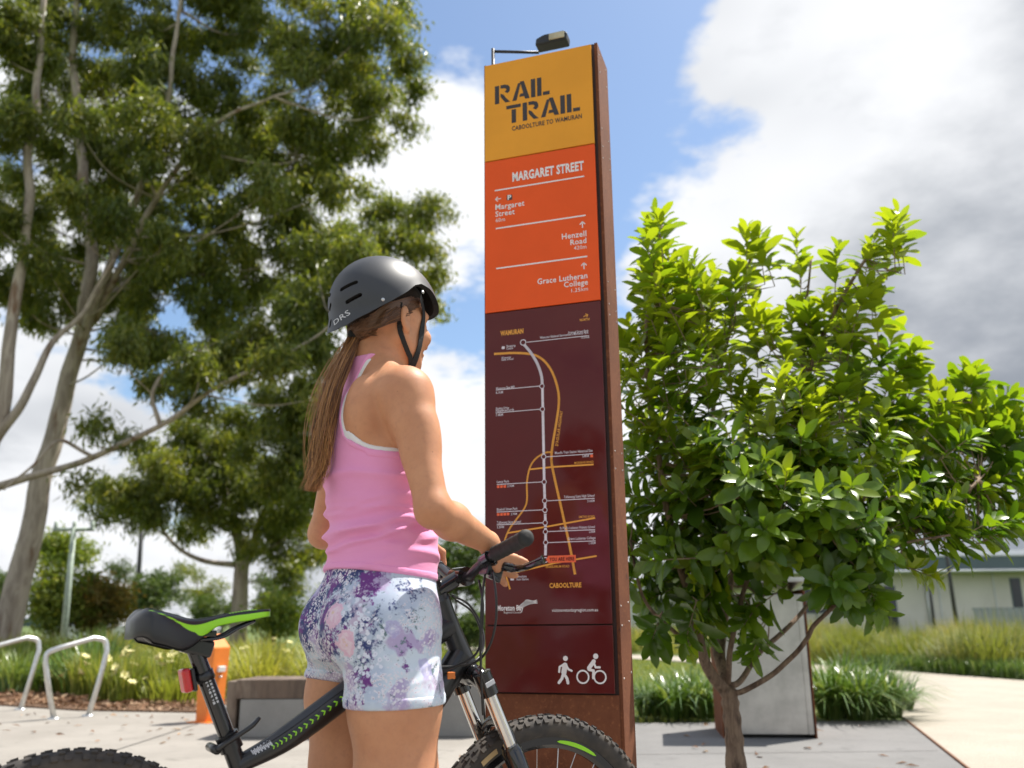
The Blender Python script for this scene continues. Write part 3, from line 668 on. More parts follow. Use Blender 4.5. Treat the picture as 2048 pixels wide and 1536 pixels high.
def bin_():
    a = G(1447, 1477); b_ = G(1635, 1478); ang = math.atan2(b_.y - a.y, b_.x - a.x); w = (b_ - a).length; c = (a + b_) / 2
    root = empty('bin_enclosure', c, ang, 'brushed steel bin enclosure with rusty sides behind the small tree', 'bin')
    MB().box((0, 0.33, 0.56), (w - 0.05, 0.56, 0.98)).build('body', CORTEN, root, bevel=0.004)
    MB().box((0, 0.012, 0.545), (w - 0.03, 0.022, 1.03)).build('door', STEEL, root, bevel=0.003)
    for s in (-1, 1):
        MB().box((s * (w / 2 - 0.004), 0.32, 0.55), (0.012, 0.66, 1.10)).build('side_panel', CORTEN, root, bevel=0.002)
    MB().box((w / 2 - 0.045, -0.004, 0.545), (0.03, 0.012, 1.03)).build('door_trim', STEEL, root, bevel=0.003)
    MB().box((0, 0.30, 1.14), (w + 0.03, 0.70, 0.035), M=Matrix.Rotation(R(-5), 3, 'X')).build('lid', STEEL, root, bevel=0.006)
    MB().box((0, 0.33, 0.035), (w - 0.12, 0.5, 0.07)).build('plinth', plain('black_plinth', (0.03, 0.03, 0.03), 0.7), root)
bin_()
# ------------------------------------------------------------------ poles, building, cars, fence
PALE_GREEN = plain('pale_green_paint', (0.42, 0.50, 0.42), 0.5); DARKM = plain('dark_post_paint', (0.045, 0.045, 0.045), 0.6)
def pole(name, label, pxb, ptop, Y, r, mat, arm=0.0, cat='pole'):
    b_ = ground_at(pxb, Y); t = W(*ptop, Y); t.x = b_.x + (t.x - b_.x) * 0.5; root = empty(name, b_, 0, label, cat)
    MB().tube([(0, 0, 0), (t - b_) * 0.5, t - b_], [r, r * 0.85, r * 0.7], 10).build('shaft', mat, root, True)
    if arm:
        MB().tube([(t - b_) + Vector((-arm, 0, -0.05)), (t - b_) + Vector((arm, 0, -0.05))], r * 0.55, 8).build('crossarm', mat, root, True)
        for s in (-1, 0, 1): MB().lathe([(0.0, 0.16), (0.05, 0.13), (0.05, 0)], 8, Matrix.Translation((t - b_) + Vector((arm * 0.9 * s, 0, 0)))).build('insulator', mat, root, True)
pole('street_pole', 'pale green pole standing in front of the rust tinged shrub', 131, (143, 1055), 22, 0.085, PALE_GREEN, 0.5)
pole('power_pole', 'black pole rising behind the saddle tail', 272, (278, 1000), 45, 0.14, DARKM, 0.9)
pole('power_pole', 'thin dark pole in front of the pale building', 1914, (1880, 1040), 27, 0.065, DARKM)
pole('street_pole', 'short dark pole left of the leaning one by the building', 1868, (1858, 1150), 30, 0.06, DARKM)
def building():
    Y = 42.0; a = W(1385, 1250, Y); b_ = W(2380, 1250, Y); w = b_.x - a.x
    root = empty('building', (a.x, Y, 0), 0, 'long pale single storey building with dark fascia at the right', 'building')
    wall = plain('cream_render', (0.66, 0.63, 0.58), 0.85, var=0.05, nscale=0.6); fas = plain('slate_fascia', (0.10, 0.135, 0.165), 0.5, var=0.05, nscale=0.5)
    roofm = plain('zinc_roof', (0.58, 0.60, 0.62), 0.4, 0.3, 0.05, 0.6); gl = plain('dark_glass', (0.03, 0.035, 0.045), 0.08, 0, 0.05, 1)
    MB().box((w / 2, 4.5, 1.45), (w, 9, 2.9)).build('wall', wall, root)
    f = MB().box((w / 2 + .1, 4.4, 3.2), (w + 1.6, 10.4, 0.66)).build('fascia', fas, root)
    MB().box((w / 2, 4.4, 3.57), (w + 1.7, 10.5, 0.07)).build('roof', roofm, root)
    MB().prism([(-0.9, 3.62), (w + 0.9, 3.62), (w + 0.5, 3.95), (-0.5, 3.95)], -9.0, -1.0, Matrix.Rotation(PI / 2, 4, 'X')).build('roof_deck', roofm, root)
    for x0, x1, z0, z1 in ((2.35, 3.3, 0.9, 2.55), (3.55, 4.1, 0.2, 2.3), (5.2, 6.2, 1.1, 2.2), (8.6, 9.4, 0.1, 2.3), (14.7, 15.2, 1.2, 2.6), (17.4, 18.4, 1.2, 2.3)):
        wi = MB().box(((x0 + x1) / 2, -0.005, (z0 + z1) / 2), (x1 - x0, 0.03, z1 - z0)).build('window', fas, root)
        MB().box(((x0 + x1) / 2, -0.03, (z0 + z1) / 2), (x1 - x0 - 0.12, 0.03, z1 - z0 - 0.12)).build('pane', gl, wi)
    MB().tube([(-0.7, -0.83, 2.90), (w + 0.9, -0.83, 2.90)], 0.07, 8).build('gutter', roofm, root, True)
    for k in range(5): MB().tube([(0.6 + k * 5.1, -0.08, 2.86), (0.6 + k * 5.1, -0.08, 0.0)], 0.05, 8).build('downpipe', roofm, root, True)
    for k in range(9):
        MB().box((1.2 + k * 2.55, -0.02, 1.45), (0.05, 0.03, 2.88)).build('wall_joint', fas if k == 1 else roofm, root)
building()
def fence():
    a = W(1950, 1250, 36); b_ = W(2300, 1250, 36); root = empty('metal_fence', (a.x, 36, 0), 0, 'grey ribbed metal fence in front of the pale building', 'fence'); fm = plain('grey_sheet', (0.30, 0.32, 0.34), 0.5, 0.2, 0.05, 2)
    n = 26; st = (b_.x - a.x) / n
    for k in range(n): MB().box((k * st + st / 2, 0, 0.62), (st * 0.8, 0.04, 1.2)).build('panel_rib', fm, root)
    for z in (0.3, 1.18): MB().box(((b_.x - a.x) / 2, 0.05, z), (b_.x - a.x, 0.05, 0.07)).build('rail', fm, root)
fence()
def house(name, label, px0, px1, Y, h, wallc, roofc):
    a = W(px0, 1250, Y); b_ = W(px1, 1250, Y); w = b_.x - a.x; root = empty(name, (a.x, Y, 0), 0, label, 'house')
    MB().box((w / 2, 3, h / 2), (w, 6, h)).build('wall', plain('house_wall', wallc, 0.85, nscale=0.5), root)
    MB().prism([(-0.5, h + .02), (w + 0.5, h + .02), (w * 0.8, h + 1.3), (w * 0.2, h + 1.3)], -6.4, 0.4, Matrix.Rotation(PI / 2, 4, 'X')).build('roof', plain('house_roof', roofc, 0.6, nscale=0.7), root)
    for k in range(3):
        wi = MB().box((w * (0.2 + 0.3 * k), -0.01, h * 0.55), (w * 0.12, 0.04, h * 0.36)).build('window', plain('window_frame', (0.6, 0.6, 0.6), 0.5), root)
        MB().box((w * (0.2 + 0.3 * k), -0.04, h * 0.55), (w * 0.10, 0.03, h * 0.30)).build('pane', plain('window_glass', (0.04, 0.05, 0.06), 0.1), wi)
house('house', 'white walled house glimpsed low behind the rust shrub', 150, 250, 58, 2.2, (0.66, 0.63, 0.58), (0.30, 0.28, 0.27))
house('house', 'pale house with red roof glimpsed left of the dark hedge', 640, 760, 70, 2.6, (0.60, 0.55, 0.48), (0.28, 0.12, 0.08))
house('house', 'white house glimpsed through leaves just right of the sign', 1262, 1372, 60, 2.3, (0.68, 0.67, 0.64), (0.45, 0.46, 0.47))
def car(label, px, Y, colr):
    p = ground_at(px, Y); root = empty('parked_car', p, R(4), label, 'car', 'cars parked behind the bed'); pm = plain('car_paint', colr, 0.25, 0.2, 0.03, coat=0.6); gl = plain('car_glass', (0.03, 0.04, 0.05), 0.06); rub = plain('car_tyre', (0.02, 0.02, 0.02), 0.8)
    M4 = Matrix.Translation((0, 0.85, 0)) @ Matrix.Rotation(PI / 2, 4, 'X')
    MB().prism([(-2.15, .32), (2.15, .32), (2.2, .6), (2.05, .82), (1.25, .92), (-1.6, .95), (-2.1, .85), (-2.2, .6)], 0, 1.7, M4).build('body', pm, root, bevel=0.08)
    MB().prism([(-1.75, .93), (1.2, .91), (.45, 1.40), (-1.15, 1.43)], 0.1, 1.6, M4).build('cabin', pm, root, bevel=0.06)
    MB().prism([(-1.55, .97), (1.0, .96), (.38, 1.34), (-1.08, 1.36)], 0.085, 1.615, M4).build('window', gl, root)
    for sx in (-1.35, 1.38):
        for sy in (-0.78, 0.78):
            w = MB().lathe([(0.18, -.1), (0.30, -.1), (0.32, -.06), (0.32, .06), (0.30, .1), (0.18, .1)], 22, Matrix.Translation((sx, sy, .32)) @ Matrix.Rotation(PI / 2, 4, 'X')).build('wheel', rub, root, True)
            MB().lathe([(0.001, .0), (0.19, .04), (0.20, -.09), (0.001, -.06)], 18, Matrix.Translation((sx, sy, .32)) @ Matrix.Rotation(PI / 2, 4, 'X')).build('rim', GALV, w, True)
    for s in (-.6, .6): MB().box((2.14, s, .66), (.1, .3, .13)).build('headlight', WHITE, root, bevel=0.02)
car('white car parked low behind the bed, left of the saddle', 205, 40, (0.7, 0.7, 0.7))
car('silver car parked under the spreading gum', 345, 44, (0.38, 0.40, 0.42))
# ------------------------------------------------------------------ the trail sign (totem)
TO = Vector((-0.0937, 3.01, 0.0)); TPSI = R(17.95); TW = 0.42
TU = Vector((math.cos(TPSI), -math.sin(TPSI), 0)); TN = Vector((-math.sin(TPSI), -math.cos(TPSI), 0))   # along the face; out of the face
def face(px, py):
    r = ray(px, py); o = Vector((0, 0, CAM_H)); t = (TO - o).dot(TN) / r.dot(TN); p = o + r * t
    return (p - TO).dot(TU), p.z
def gloss(name, col, rough=0.12, coat=0.6):
    m, nt, b = nodes_mat(name); T = NT(nt); v = T.coord('Object')
    c = T.mix(T.ramp(T.noise(v, 5, 6, 0.6), 0.3, 0.7), col, tuple(x * 0.93 for x in col)); T.set(b.inputs['Base Color'], c)
    sm_ = T.ramp(T.noise(v, 14, 7, 0.7, 0.5), 0.45, 0.75)
    T.set(b.inputs['Roughness'], T.math('ADD', rough, T.math('MULTIPLY', sm_, 0.16)))
    b.inputs['Coat Weight'].default_value = coat; b.inputs['Coat Roughness'].default_value = 0.03
    T.set(b.inputs['Coat Normal'], T.bump(T.noise(v, 2.2, 2), 0.02, 0.01)); return m
PANEL_Y = gloss('amber_panel', (0.86, 0.365, 0.038), 0.4, 0.0); PANEL_O = gloss('orange_panel', (0.87, 0.112, 0.022), 0.4, 0.0)
PANEL_M = gloss('maroon_panel', (0.105, 0.0150, 0.0140), 0.09, 0.0)
for m_ in (PANEL_Y, PANEL_O): m_.node_tree.nodes['Principled BSDF'].inputs['Specular IOR Level'].default_value = 0.15
PANEL_M.node_tree.nodes['Principled BSDF'].inputs['Specular IOR Level'].default_value = 0.24
INK_D = plain('charcoal_print', (0.035, 0.028, 0.028), 0.5); INK_W = plain('white_ink', (0.82, 0.78, 0.76), 0.5, var=0.02)
INK_Y = plain('amber_ink', (0.80, 0.36, 0.045), 0.5, var=0.03); INK_O = plain('orange_ink', (0.85, 0.13, 0.04), 0.5, var=0.03); INK_L = plain('lilac_white_ink', (0.70, 0.66, 0.70), 0.5, var=0.02)
DARKBODY = plain('dark_channel', (0.035, 0.014, 0.010), 0.55, nscale=30)
totem = empty('trail_sign', TO, -TPSI, 'tall rust steel trail sign with orange and maroon map panels', 'sign')
# local frame of the sign: x along the face, -y towards the camera, z up; panel faces at y = 0
def totem_body():
    H = 2.965
    MB().box((0.216, 0.102, H / 2), (0.432, 0.16, H)).build('core', DARKBODY, totem)
    MB().box((0.435, 0.108, H / 2 + 0.002), (0.012, 0.178, H + 0.004)).build('side_plate', CORTEN, totem, bevel=0.0015)
    MB().box((-0.0045, 0.108, H / 2 + 0.002), (0.009, 0.178, H + 0.004)).build('side_plate', CORTEN, totem, bevel=0.0015)
    MB().box((0.215, 0.016, 0.327), (0.430, 0.010, 0.652)).build('kick_plate', CORTEN, totem, bevel=0.001)
    MB().box((0.215, 0.187, H / 2), (0.425, 0.008, H - 0.01)).build('back_plate', CORTEN, totem)
    MB().box((0.2155, 0.104, H + 0.004), (0.418, 0.15, 0.006)).build('cap', CORTEN, totem)
    # bolts in the side plate
    bm_ = MB().lathe([(0.0001, 0.002), (0.0022, 0.0016), (0.0030, 0.0)], 8, Matrix.Rotation(PI / 2, 4, 'Y')); me = bpy.data.meshes.new('bolt'); me.from_pydata(bm_.v, [], bm_.f); me.materials.append(GALV)
    for z in (2.93, 2.86, 2.62, 2.55, 2.50, 2.02, 1.94, 1.90, 1.42, 1.36, 0.92, 0.86, 0.70, 0.30):
        for yy in (0.045, 0.165):
            o = bpy.data.objects.new('bolt', me); link(o, totem); o.location = (0.4411, yy + 0.004 * math.sin(z * 40), z + (0.012 if yy > .1 else 0))
    # lamp on its bracket behind the head of the sign
    tl_ = lambda px, py, Y: Vector(((W(px, py, Y) - TO).dot(TU), -(W(px, py, Y) - TO).dot(TN), W(px, py, Y).z))
    a_ = tl_(986, 98, 3.26); y_ = a_.y; b_ = tl_(1078, 105, 3.26); c_ = tl_(1113, 99, 3.26)
    lr = MB().tube([(a_.x, y_, 2.60), a_], 0.0075, 10).tube([a_ + Vector((0, 0, -.012)), b_], 0.0062, 10)
    for z in (2.66, 2.90): lr.box((a_.x, (y_ + .19) / 2, z), (0.03, y_ - .185, 0.03))
    lr.build('lamp_bracket', plain('black_bracket', (0.02, 0.02, 0.022), 0.5), totem, True)
    hm = plain('lamp_housing', (0.018, 0.020, 0.022), 0.45)
    pr = [(-.068, -.026), (.066, -.026), (.069, .006), (.056, .018), (-.030, .017), (-.064, .004)]
    hd = MB().prism([(c_.x + x, c_.z + z) for x, z in pr], -(y_ + .05), -(y_ - .01), Matrix.Rotation(PI / 2, 4, 'X')).build('lamp_head', hm, totem, bevel=0.006)
    MB().box((c_.x + .026, y_ - .013, c_.z - .004), (.066, .006, .030)).build('lens', plain('lamp_lens', (0.55, 0.50, 0.34), 0.25), hd, bevel=0.003)
totem_body()
def pv(y): return face(1100, y)[1]
Z = {'top': 2.955, 'yo': 2.5405, 'om': 1.9395, 'mj': 0.8635, 'bot': 0.656}
def panel(name, z0, z1, mat):
    return MB().box((0.21, 0.0055, (z0 + z1) / 2), (0.42, 0.011, z1 - z0 - 0.004)).build(name, mat, totem, bevel=0.0015)
P_Y = panel('title_panel', Z['yo'], Z['top'], PANEL_Y); P_O = panel('direction_panel', Z['om'], Z['yo'], PANEL_O)
P_M = panel('map_panel', Z['mj'], Z['om'], PANEL_M); P_B = panel('symbol_panel', Z['bot'], Z['mj'], PANEL_M)
INKY = -0.0006
def print_poly(name, polys, mat, parent, lift=0.0):
    """flat print on the face; polys in (u,z)"""
    vs = []; fs = []
    for p in polys:
        b = len(vs); vs += [(u, INKY - lift, z) for u, z in p]; fs.append(tuple(range(b, b + len(p))))
    return mesh_obj(name, vs, fs, mat, parent)
def sign_text(s, L_, R_, cap, mat, parent, name='lettering', bold=0.0, rot=0.0, lift=0.0002):
    """L_, R_: picture points at the two ends of the baseline; cap: capital height in picture pixels"""
    cu = bpy.data.curves.new('t', 'FONT'); cu.body = s; cu.size = 1.0; cu.offset = bold; cu.resolution_u = 2; cu.space_character = 1.06
    ob = bpy.data.objects.new('t', cu); COL.objects.link(ob); bpy.context.view_layer.update()
    me = bpy.data.meshes.new_from_object(ob.evaluated_get(bpy.context.evaluated_depsgraph_get())); bpy.data.objects.remove(ob); bpy.data.curves.remove(cu)
    n = len(me.vertices); co = np.zeros(n * 3, np.float32); me.vertices.foreach_get('co', co); co = co.reshape(-1, 3)
    x0, x1 = co[:, 0].min(), co[:, 0].max(); (u0, z0), (u1, z1) = face(*L_), face(*R_)
    d = math.hypot(u1 - u0, z1 - z0); ang = math.atan2(z1 - z0, u1 - u0)
    if not rot: ang = 0.0; z0 = (z0 + z1) / 2
    sx = d / (x1 - x0); sz = (face(L_[0], L_[1] - cap)[1] - face(*L_)[1]) / 0.72
    x = (co[:, 0] - x0) * sx; y = co[:, 1] * sz
    out = np.stack([u0 + x * math.cos(ang) - y * math.sin(ang), np.full(n, INKY - lift), z0 + x * math.sin(ang) + y * math.cos(ang)], 1)
    me.vertices.foreach_set('co', out.astype(np.float32).ravel()); me.update(); me.name = name; me.materials.clear(); me.materials.append(mat)
    o = bpy.data.objects.new(name, me); return link(o, parent)
def ribbon(pts, w, closed=False):
    """polyline in (u,z) to quads of width w; w scalar or list"""
    out = []; m = len(pts)
    for i in range(m - 1):
        a = Vector(pts[i]); b = Vector(pts[i + 1]); t = (b - a).normalized(); s = Vector((-t.y, t.x)); wa = w[i] if isinstance(w, list) else w; wb = w[i + 1] if isinstance(w, list) else w
        a2 = a - t * wa * 0.15; b2 = b + t * wb * 0.15
        out.append([a2 - s * wa / 2, b2 - s * wb / 2, b2 + s * wb / 2, a2 + s * wa / 2])
    return out
def fpts(lst, n=8):
    p = [Vector((*face(*q), 0)) for q in lst]
    return [(v.x, v.y) for v in (bez(p, n) if n > 1 else p)]
def pm(px): return px * 2.95 / F_PX
def rline(name, a, b, wpx, mat, parent, lift=0.0):
    (u0, z0), (u1, z1) = face(*a), face(*b); z = (z0 + z1) / 2
    return print_poly(name, ribbon([(u0, z), (u1, z)], pm(wpx)), mat, parent, lift)
def arrow(c, s, ang, mat, parent):
    u, z = face(*c); k = pm(s); d = Vector((math.cos(ang), math.sin(ang))); n = Vector((-d.y, d.x)); c = Vector((u, z)); w = k * 0.16
    segs = ribbon([c - d * k / 2, c + d * k / 2], w)
    for q in (n, -n): segs += ribbon([c + d * k / 2, c + d * k * 0.08 + q * k * 0.40], w)
    return print_poly('arrow', segs, mat, parent)
def disc(c, r0, r1, n=20, u=None):
    u, z = u if u else face(*c); out = []
    for i in range(n):
        a, b = 2 * PI * i / n, 2 * PI * (i + 1) / n
        if r0 > 0: out.append([(u + r0 * math.cos(a), z + r0 * math.sin(a)), (u + r1 * math.cos(a), z + r1 * math.sin(a)), (u + r1 * math.cos(b), z + r1 * math.sin(b)), (u + r0 * math.cos(b), z + r0 * math.sin(b))])
        else: out.append([(u, z), (u + r1 * math.cos(a), z + r1 * math.sin(a)), (u + r1 * math.cos(b), z + r1 * math.sin(b))])
    return out
def rrect(u0, u1, z0, z1, r, n=4):
    p = []
    for cx, cz, a0 in ((u1 - r, z1 - r, 0), (u0 + r, z1 - r, 90), (u0 + r, z0 + r, 180), (u1 - r, z0 + r, 270)):
        for k in range(n + 1): a = R(a0 + 90 * k / n); p.append((cx + r * math.cos(a), cz + r * math.sin(a)))
    return p
# --- title: stencil letters drawn as polygons in a unit cell (cap height 1)
STENCIL = {
 'R': (0.80, [[(0, 0), (.22, 0), (.22, 1), (0, 1)], [(.29, 1), (.52, 1), (.70, .93), (.78, .78), (.70, .72), (.58, .74), (.52, .80), (.29, .82)], [(.78, .75), (.76, .60), (.66, .50), (.50, .60), (.56, .66), (.60, .74)],
              [(.29, .54), (.44, .46), (.56, .26), (.78, .0), (.54, 0), (.38, .22), (.29, .36)]]),
 'A': (0.86, [[(0, 0), (.22, 0), (.44, .93), (.30, .93)], [(.40, 1), (.60, 1), (.88, 0), (.66, 0), (.60, .16), (.36, .16), (.40, .33), (.56, .33)]]),
 'I': (0.22, [[(0, 0), (.22, 0), (.22, 1), (0, 1)]]),
 'L': (0.66, [[(0, 0), (.22, 0), (.22, 1), (0, 1)], [(.29, 0), (.62, 0), (.62, .19), (.29, .19)]]),
 'T': (0.72, [[(0, .81), (.72, .81), (.72, 1), (0, 1)], [(.26, 0), (.48, 0), (.48, .74), (.26, .74)]])}
def stencil(word, L_, R_, cap):
    (u0, z0), (u1, z1) = face(*L_), face(*R_); z = (z0 + z1) / 2; gap = 0.09
    tot = sum(STENCIL[c][0] for c in word) + gap * (len(word) - 1); sx = (u1 - u0) / tot; sz = face(L_[0], L_[1] - cap)[1] - face(*L_)[1]; x = 0.0
    for c in word:
        w, polys = STENCIL[c]; tris = []
        for p in polys:
            q = [Vector((u0 + (x + a) * sx, z + b * sz, 0)) for a, b in p]; from_t = __import__('mathutils').geometry.tessellate_polygon([q])
            for t in from_t: tris.append([(q[i].x, q[i].y) for i in t])
        print_poly('title_letter', tris, INK_D, P_Y); x += w + gap
stencil('RAIL', (990, 209), (1101, 188), 36); stencil('TRAIL', (1013, 246), (1162, 223), 36)
sign_text('CABOOLTURE TO WAMURAN', (1024, 260), (1164, 238), 9, INK_D, P_Y, bold=0.02)
# --- directions
sign_text('MARGARET STREET', (1025, 361), (1168, 341), 17.5, INK_W, P_O, bold=0.035)
for a, b in (((990, 382), (1168, 352)), ((992, 458), (1171, 430)), ((993, 538), (1174, 512))): rline('rule', a, b, 3.2, INK_W, P_O)
arrow((996.5, 398), 13, PI, INK_W, P_O)
u, z = face(1019, 395); print_poly('parking_badge', [rrect(u - .0105, u + .0105, z - .0105, z + .0105, .003)], INK_D, P_O); sign_text('P', (1015.5, 400), (1023, 399), 9.5, INK_W, P_O, bold=0.03, lift=0.0009)
sign_text('Margaret', (991, 420), (1049, 411), 11, INK_W, P_O, bold=0.015); sign_text('Street', (991, 434), (1029.5, 428), 11, INK_W, P_O, bold=0.015); sign_text('60m', (991.5, 445), (1010, 442), 8, INK_W, P_O)
arrow((1165, 449.5), 14, PI / 2, INK_W, P_O)
sign_text('Henzell', (1124, 479), (1173, 472), 11.5, INK_W, P_O, bold=0.015); sign_text('Road', (1141, 490), (1173, 486), 11, INK_W, P_O, bold=0.015); sign_text('420m', (1148, 500), (1173, 497), 8, INK_W, P_O)
arrow((1168, 532), 14, PI / 2, INK_W, P_O)
sign_text('Grace Lutheran', (1075, 569), (1175, 556), 11.5, INK_W, P_O, bold=0.015); sign_text('College', (1128, 575), (1176, 569), 11, INK_W, P_O, bold=0.015); sign_text('1.25km', (1143, 585), (1176, 581), 8, INK_W, P_O)
# --- map
def mp(lst, wpx, mat, name, n=8, lift=0.0):
    p = fpts(lst, n); return print_poly(name, ribbon(p, pm(wpx)), mat, P_M, lift)
mp([(989, 708), (1030, 706), (1065, 709), (1085, 719), (1101, 738), (1112, 764), (1117.5, 790), (1117, 815), (1112, 850), (1106, 885), (1103, 912), (1104, 930), (1110, 960), (1120, 1004), (1128, 1040), (1137, 1080), (1144, 1115), (1150, 1148)], 5.0, INK_Y, 'road_line')
mp([(1102, 904), (1090, 906), (1072, 917), (1060, 935), (1054, 965), (1054, 1000), (1048, 1018), (1032, 1040), (1019, 1058), (1010, 1080), (1006, 1110), (1012, 1150), (1020, 1178)], 3.6, INK_Y, 'road_line', lift=0.0001)
mp([(1058, 939), (1105, 934), (1187, 929)], 3.2, INK_Y, 'road_line', 1, 0.00015); mp([(1016, 1066), (1090, 1054), (1190, 1036)], 3.2, INK_Y, 'road_line', 1, 0.00015); mp([(1030, 1145), (1110, 1126), (1193, 1112)], 3.2, INK_Y, 'road_line', 1, 0.00015)
mp([(1049, 690), (1062, 706), (1075, 728), (1083, 752), (1085, 776)], 6.0, INK_L, 'trail_line', 8, 0.0003); mp([(1085, 776), (1086, 830), (1087.5, 905), (1088.5, 960), (1090, 1010), (1091, 1050), (1091.5, 1085), (1091, 1110)], 5.4, INK_L, 'trail_line', 2, 0.0003)
for i in range(9):
    y = 985 + i * 14; u, z = face(1089.5 + i * .25, y); print_poly('sleeper_gap', [[(u - .0052, z - .0012), (u + .0052, z - .0012), (u + .0052, z + .0012), (u - .0052, z + .0012)]], PANEL_M, P_M, 0.00045) if i % 2 else None
stops = [(1046.5, 685, 6.8, 'R', 1178, 671), (1084, 772.5, 5.4, 'L', 992, 780), (1085, 818.5, 5.4, 'L', 992, 826), (1087.5, 913.5, 5.4, 'R', 1186, 908), (1088.5, 964, 5.2, 'L', 994, 969), (1089.5, 1001.5, 5.2, 'R', 1189, 997),
         (1090, 1020, 5.2, 'L', 994, 1024), (1090.5, 1045.5, 5.2, 'L', 994, 1050), (1091, 1063.5, 5.0, 'R', 1190, 1059), (1091.5, 1085, 5.0, 'R', 1191, 1082), (1091, 1120, 5.4, None, 0, 0)]
for x, y, r, side, ex, ey in stops:
    rm = pm(r); print_poly('stop_marker', disc((x, y), 0, rm * 0.98, 18), PANEL_M, P_M, 0.0006); print_poly('stop_ring', disc((x, y), rm * 0.74, rm, 22), INK_L, P_M, 0.0008)
    if side:
        s = 1 if side == 'R' else -1; rline('leader', (x + s * r, y), (ex, ey), 1.5, INK_L, P_M, 0.0004) if s > 0 else rline('leader', (ex, ey), (x - r, y), 1.5, INK_L, P_M, 0.0004)
tx = lambda s, a, b, c, m=INK_L: sign_text(s, a, b, c, m, P_M, bold=0.012)
sign_text('WAMURAN', (1001, 671), (1047, 667), 9.5, INK_Y, P_M, bold=0.04); arrow((1171.5, 631.5), 10, R(20), INK_Y, P_M); sign_text('NORTH', (1160, 643), (1179, 640), 4.6, INK_Y, P_M, bold=0.03)
tx('Atwood Street Park', (1136, 668), (1177, 663), 4.6); tx("Wamuran National Servicemen's Memorial Park", (1080, 677), (1177, 668), 4.8); tx('10.51km', (1163, 677.5), (1178.5, 676), 4.6)
tx('Shopping', (1013, 695), (1031, 692.5), 4.4); tx('Centre', (1013, 699.5), (1026, 698), 4.4); tx('Wamuran', (1003, 718), (1022, 716), 4.2); tx('State School', (1003, 722), (1027, 719), 4.2)
u, z = face(1006.5, 695.5); print_poly('shop_badge', [rrect(u - .0055, u + .0055, z - .005, z + .005, .002)], INK_L, P_M)
tx('Wamuran Saw Mill', (992, 780), (1029, 776), 5.2); tx('8.1KM', (992, 788), (1006, 786.5), 5.0); tx('Stanley Drive', (992, 820), (1018, 817), 4.8); tx('Neighbourhoods', (992, 825), (1028, 820), 4.8); tx('7.4KM', (992, 833), (1006, 831), 5.0)
tx('Moodlu Train Station Historical Site', (1110, 908), (1185, 904), 5.4); tx('5.8KM', (1165, 914.5), (1178, 914), 4.6); tx('Lance Park', (994, 967), (1018, 964), 5.2); tx('3.1KM', (1015, 974.5), (1028, 973.5), 4.6)
tx('Tullawong State High School', (1128, 997), (1189, 993), 5.4); tx('3.6KM', (1175, 1004.5), (1189, 1003.5), 4.6); tx('Bluebell Street Park', (994, 1022), (1035, 1019), 5.2); tx('2.7KM', (1022, 1030.5), (1034, 1029.5), 4.6)
tx('Tullawong State School', (994, 1048.5), (1042, 1045), 5.4); tx('2.2KM', (994, 1057), (1008, 1055.5), 4.8); tx("St Paul's Lutheran Primary School", (1120, 1060), (1190, 1055), 5.4); tx('2.0KM', (1178, 1066), (1190, 1065), 4.6)
tx('Grace Lutheran College', (1136, 1081), (1191, 1077), 5.4); tx('1.3KM', (1178, 1089), (1191, 1087.5), 4.6); tx('Caboolture', (1032, 1156), (1053, 1154), 4.8); tx('Train Station', (1032, 1161.5), (1057, 1159.5), 4.8)
tx('MCKEANS ROAD', (1149, 929), (1187, 925), 4.6, INK_Y); tx('SMITHS ROAD', (1158, 1038), (1189, 1033), 4.6, INK_Y); tx('BEERBURRUM ROAD', (1092, 1140), (1138, 1130.5), 4.8, INK_Y)
sign_text("D'AGUILAR HIGHWAY", (1116, 892), (1126, 822), 6.0, INK_Y, P_M, rot=1, bold=0.015)
for (x, y, n) in ((996.5, 973.5, 3), (996.5, 1029, 4), (1183.5, 912, 1)):
    for k in range(n): u, z = face(x + k * 6.6, y - k * .35); print_poly('facility_badge', [rrect(u - .0046, u + .0046, z - .0046, z + .0046, .0012)], INK_O, P_M)
u, z = face(1024.5, 1156); print_poly('station_badge', [rrect(u - .0062, u + .0062, z - .0075, z + .0075, .002)], INK_L, P_M)
(u0, z0), (u1, z1) = face(1097, 1119), face(1152, 1117); zc = (z0 + z1) / 2; print_poly('here_flag', [[(u0 - .008, zc), (u0, zc - .0115), (u1, zc - .0115), (u1, zc + .0115), (u0, zc + .0115)]], INK_O, P_M, 0.0010); sign_text('YOU ARE HERE', (1099, 1123), (1149, 1120), 7.2, PANEL_M, P_M, bold=0.03, lift=0.0016)
sign_text('CABOOLTURE', (1099, 1176), (1163, 1174), 9.5, INK_Y, P_M, bold=0.035)
sign_text('Moreton Bay', (995, 1223), (1047, 1219), 11, INK_W, P_M, bold=0.03); sign_text('Regional Council', (1008, 1228), (1042, 1225.5), 4.4, INK_W, P_M); sign_text('visitmoretonbayregion.com.au', (1104, 1224), (1196, 1222), 6.6, INK_W, P_M, bold=0.01)
for k in range(3):     # the three-wave emblem
    o = k * 6.0; p = fpts([(1032 + o * .7, 1214 - k * 3.2 + 3), (1044 + o * .5, 1211 - k * 4 + 2), (1052 + o * .2, 1206 - k * 3.6 + 3), (1062 + k * 1.5, 1204 - k * 1.5 + 2), (1075 - k * .5, 1202 + 4 - k * 3)], 6); m = len(p)
    print_poly('emblem_wave', ribbon(p, [pm(1.2 + 4.2 * math.sin(PI * (i / (m - 1)) ** 0.8)) for i in range(m)]), INK_W, P_M)
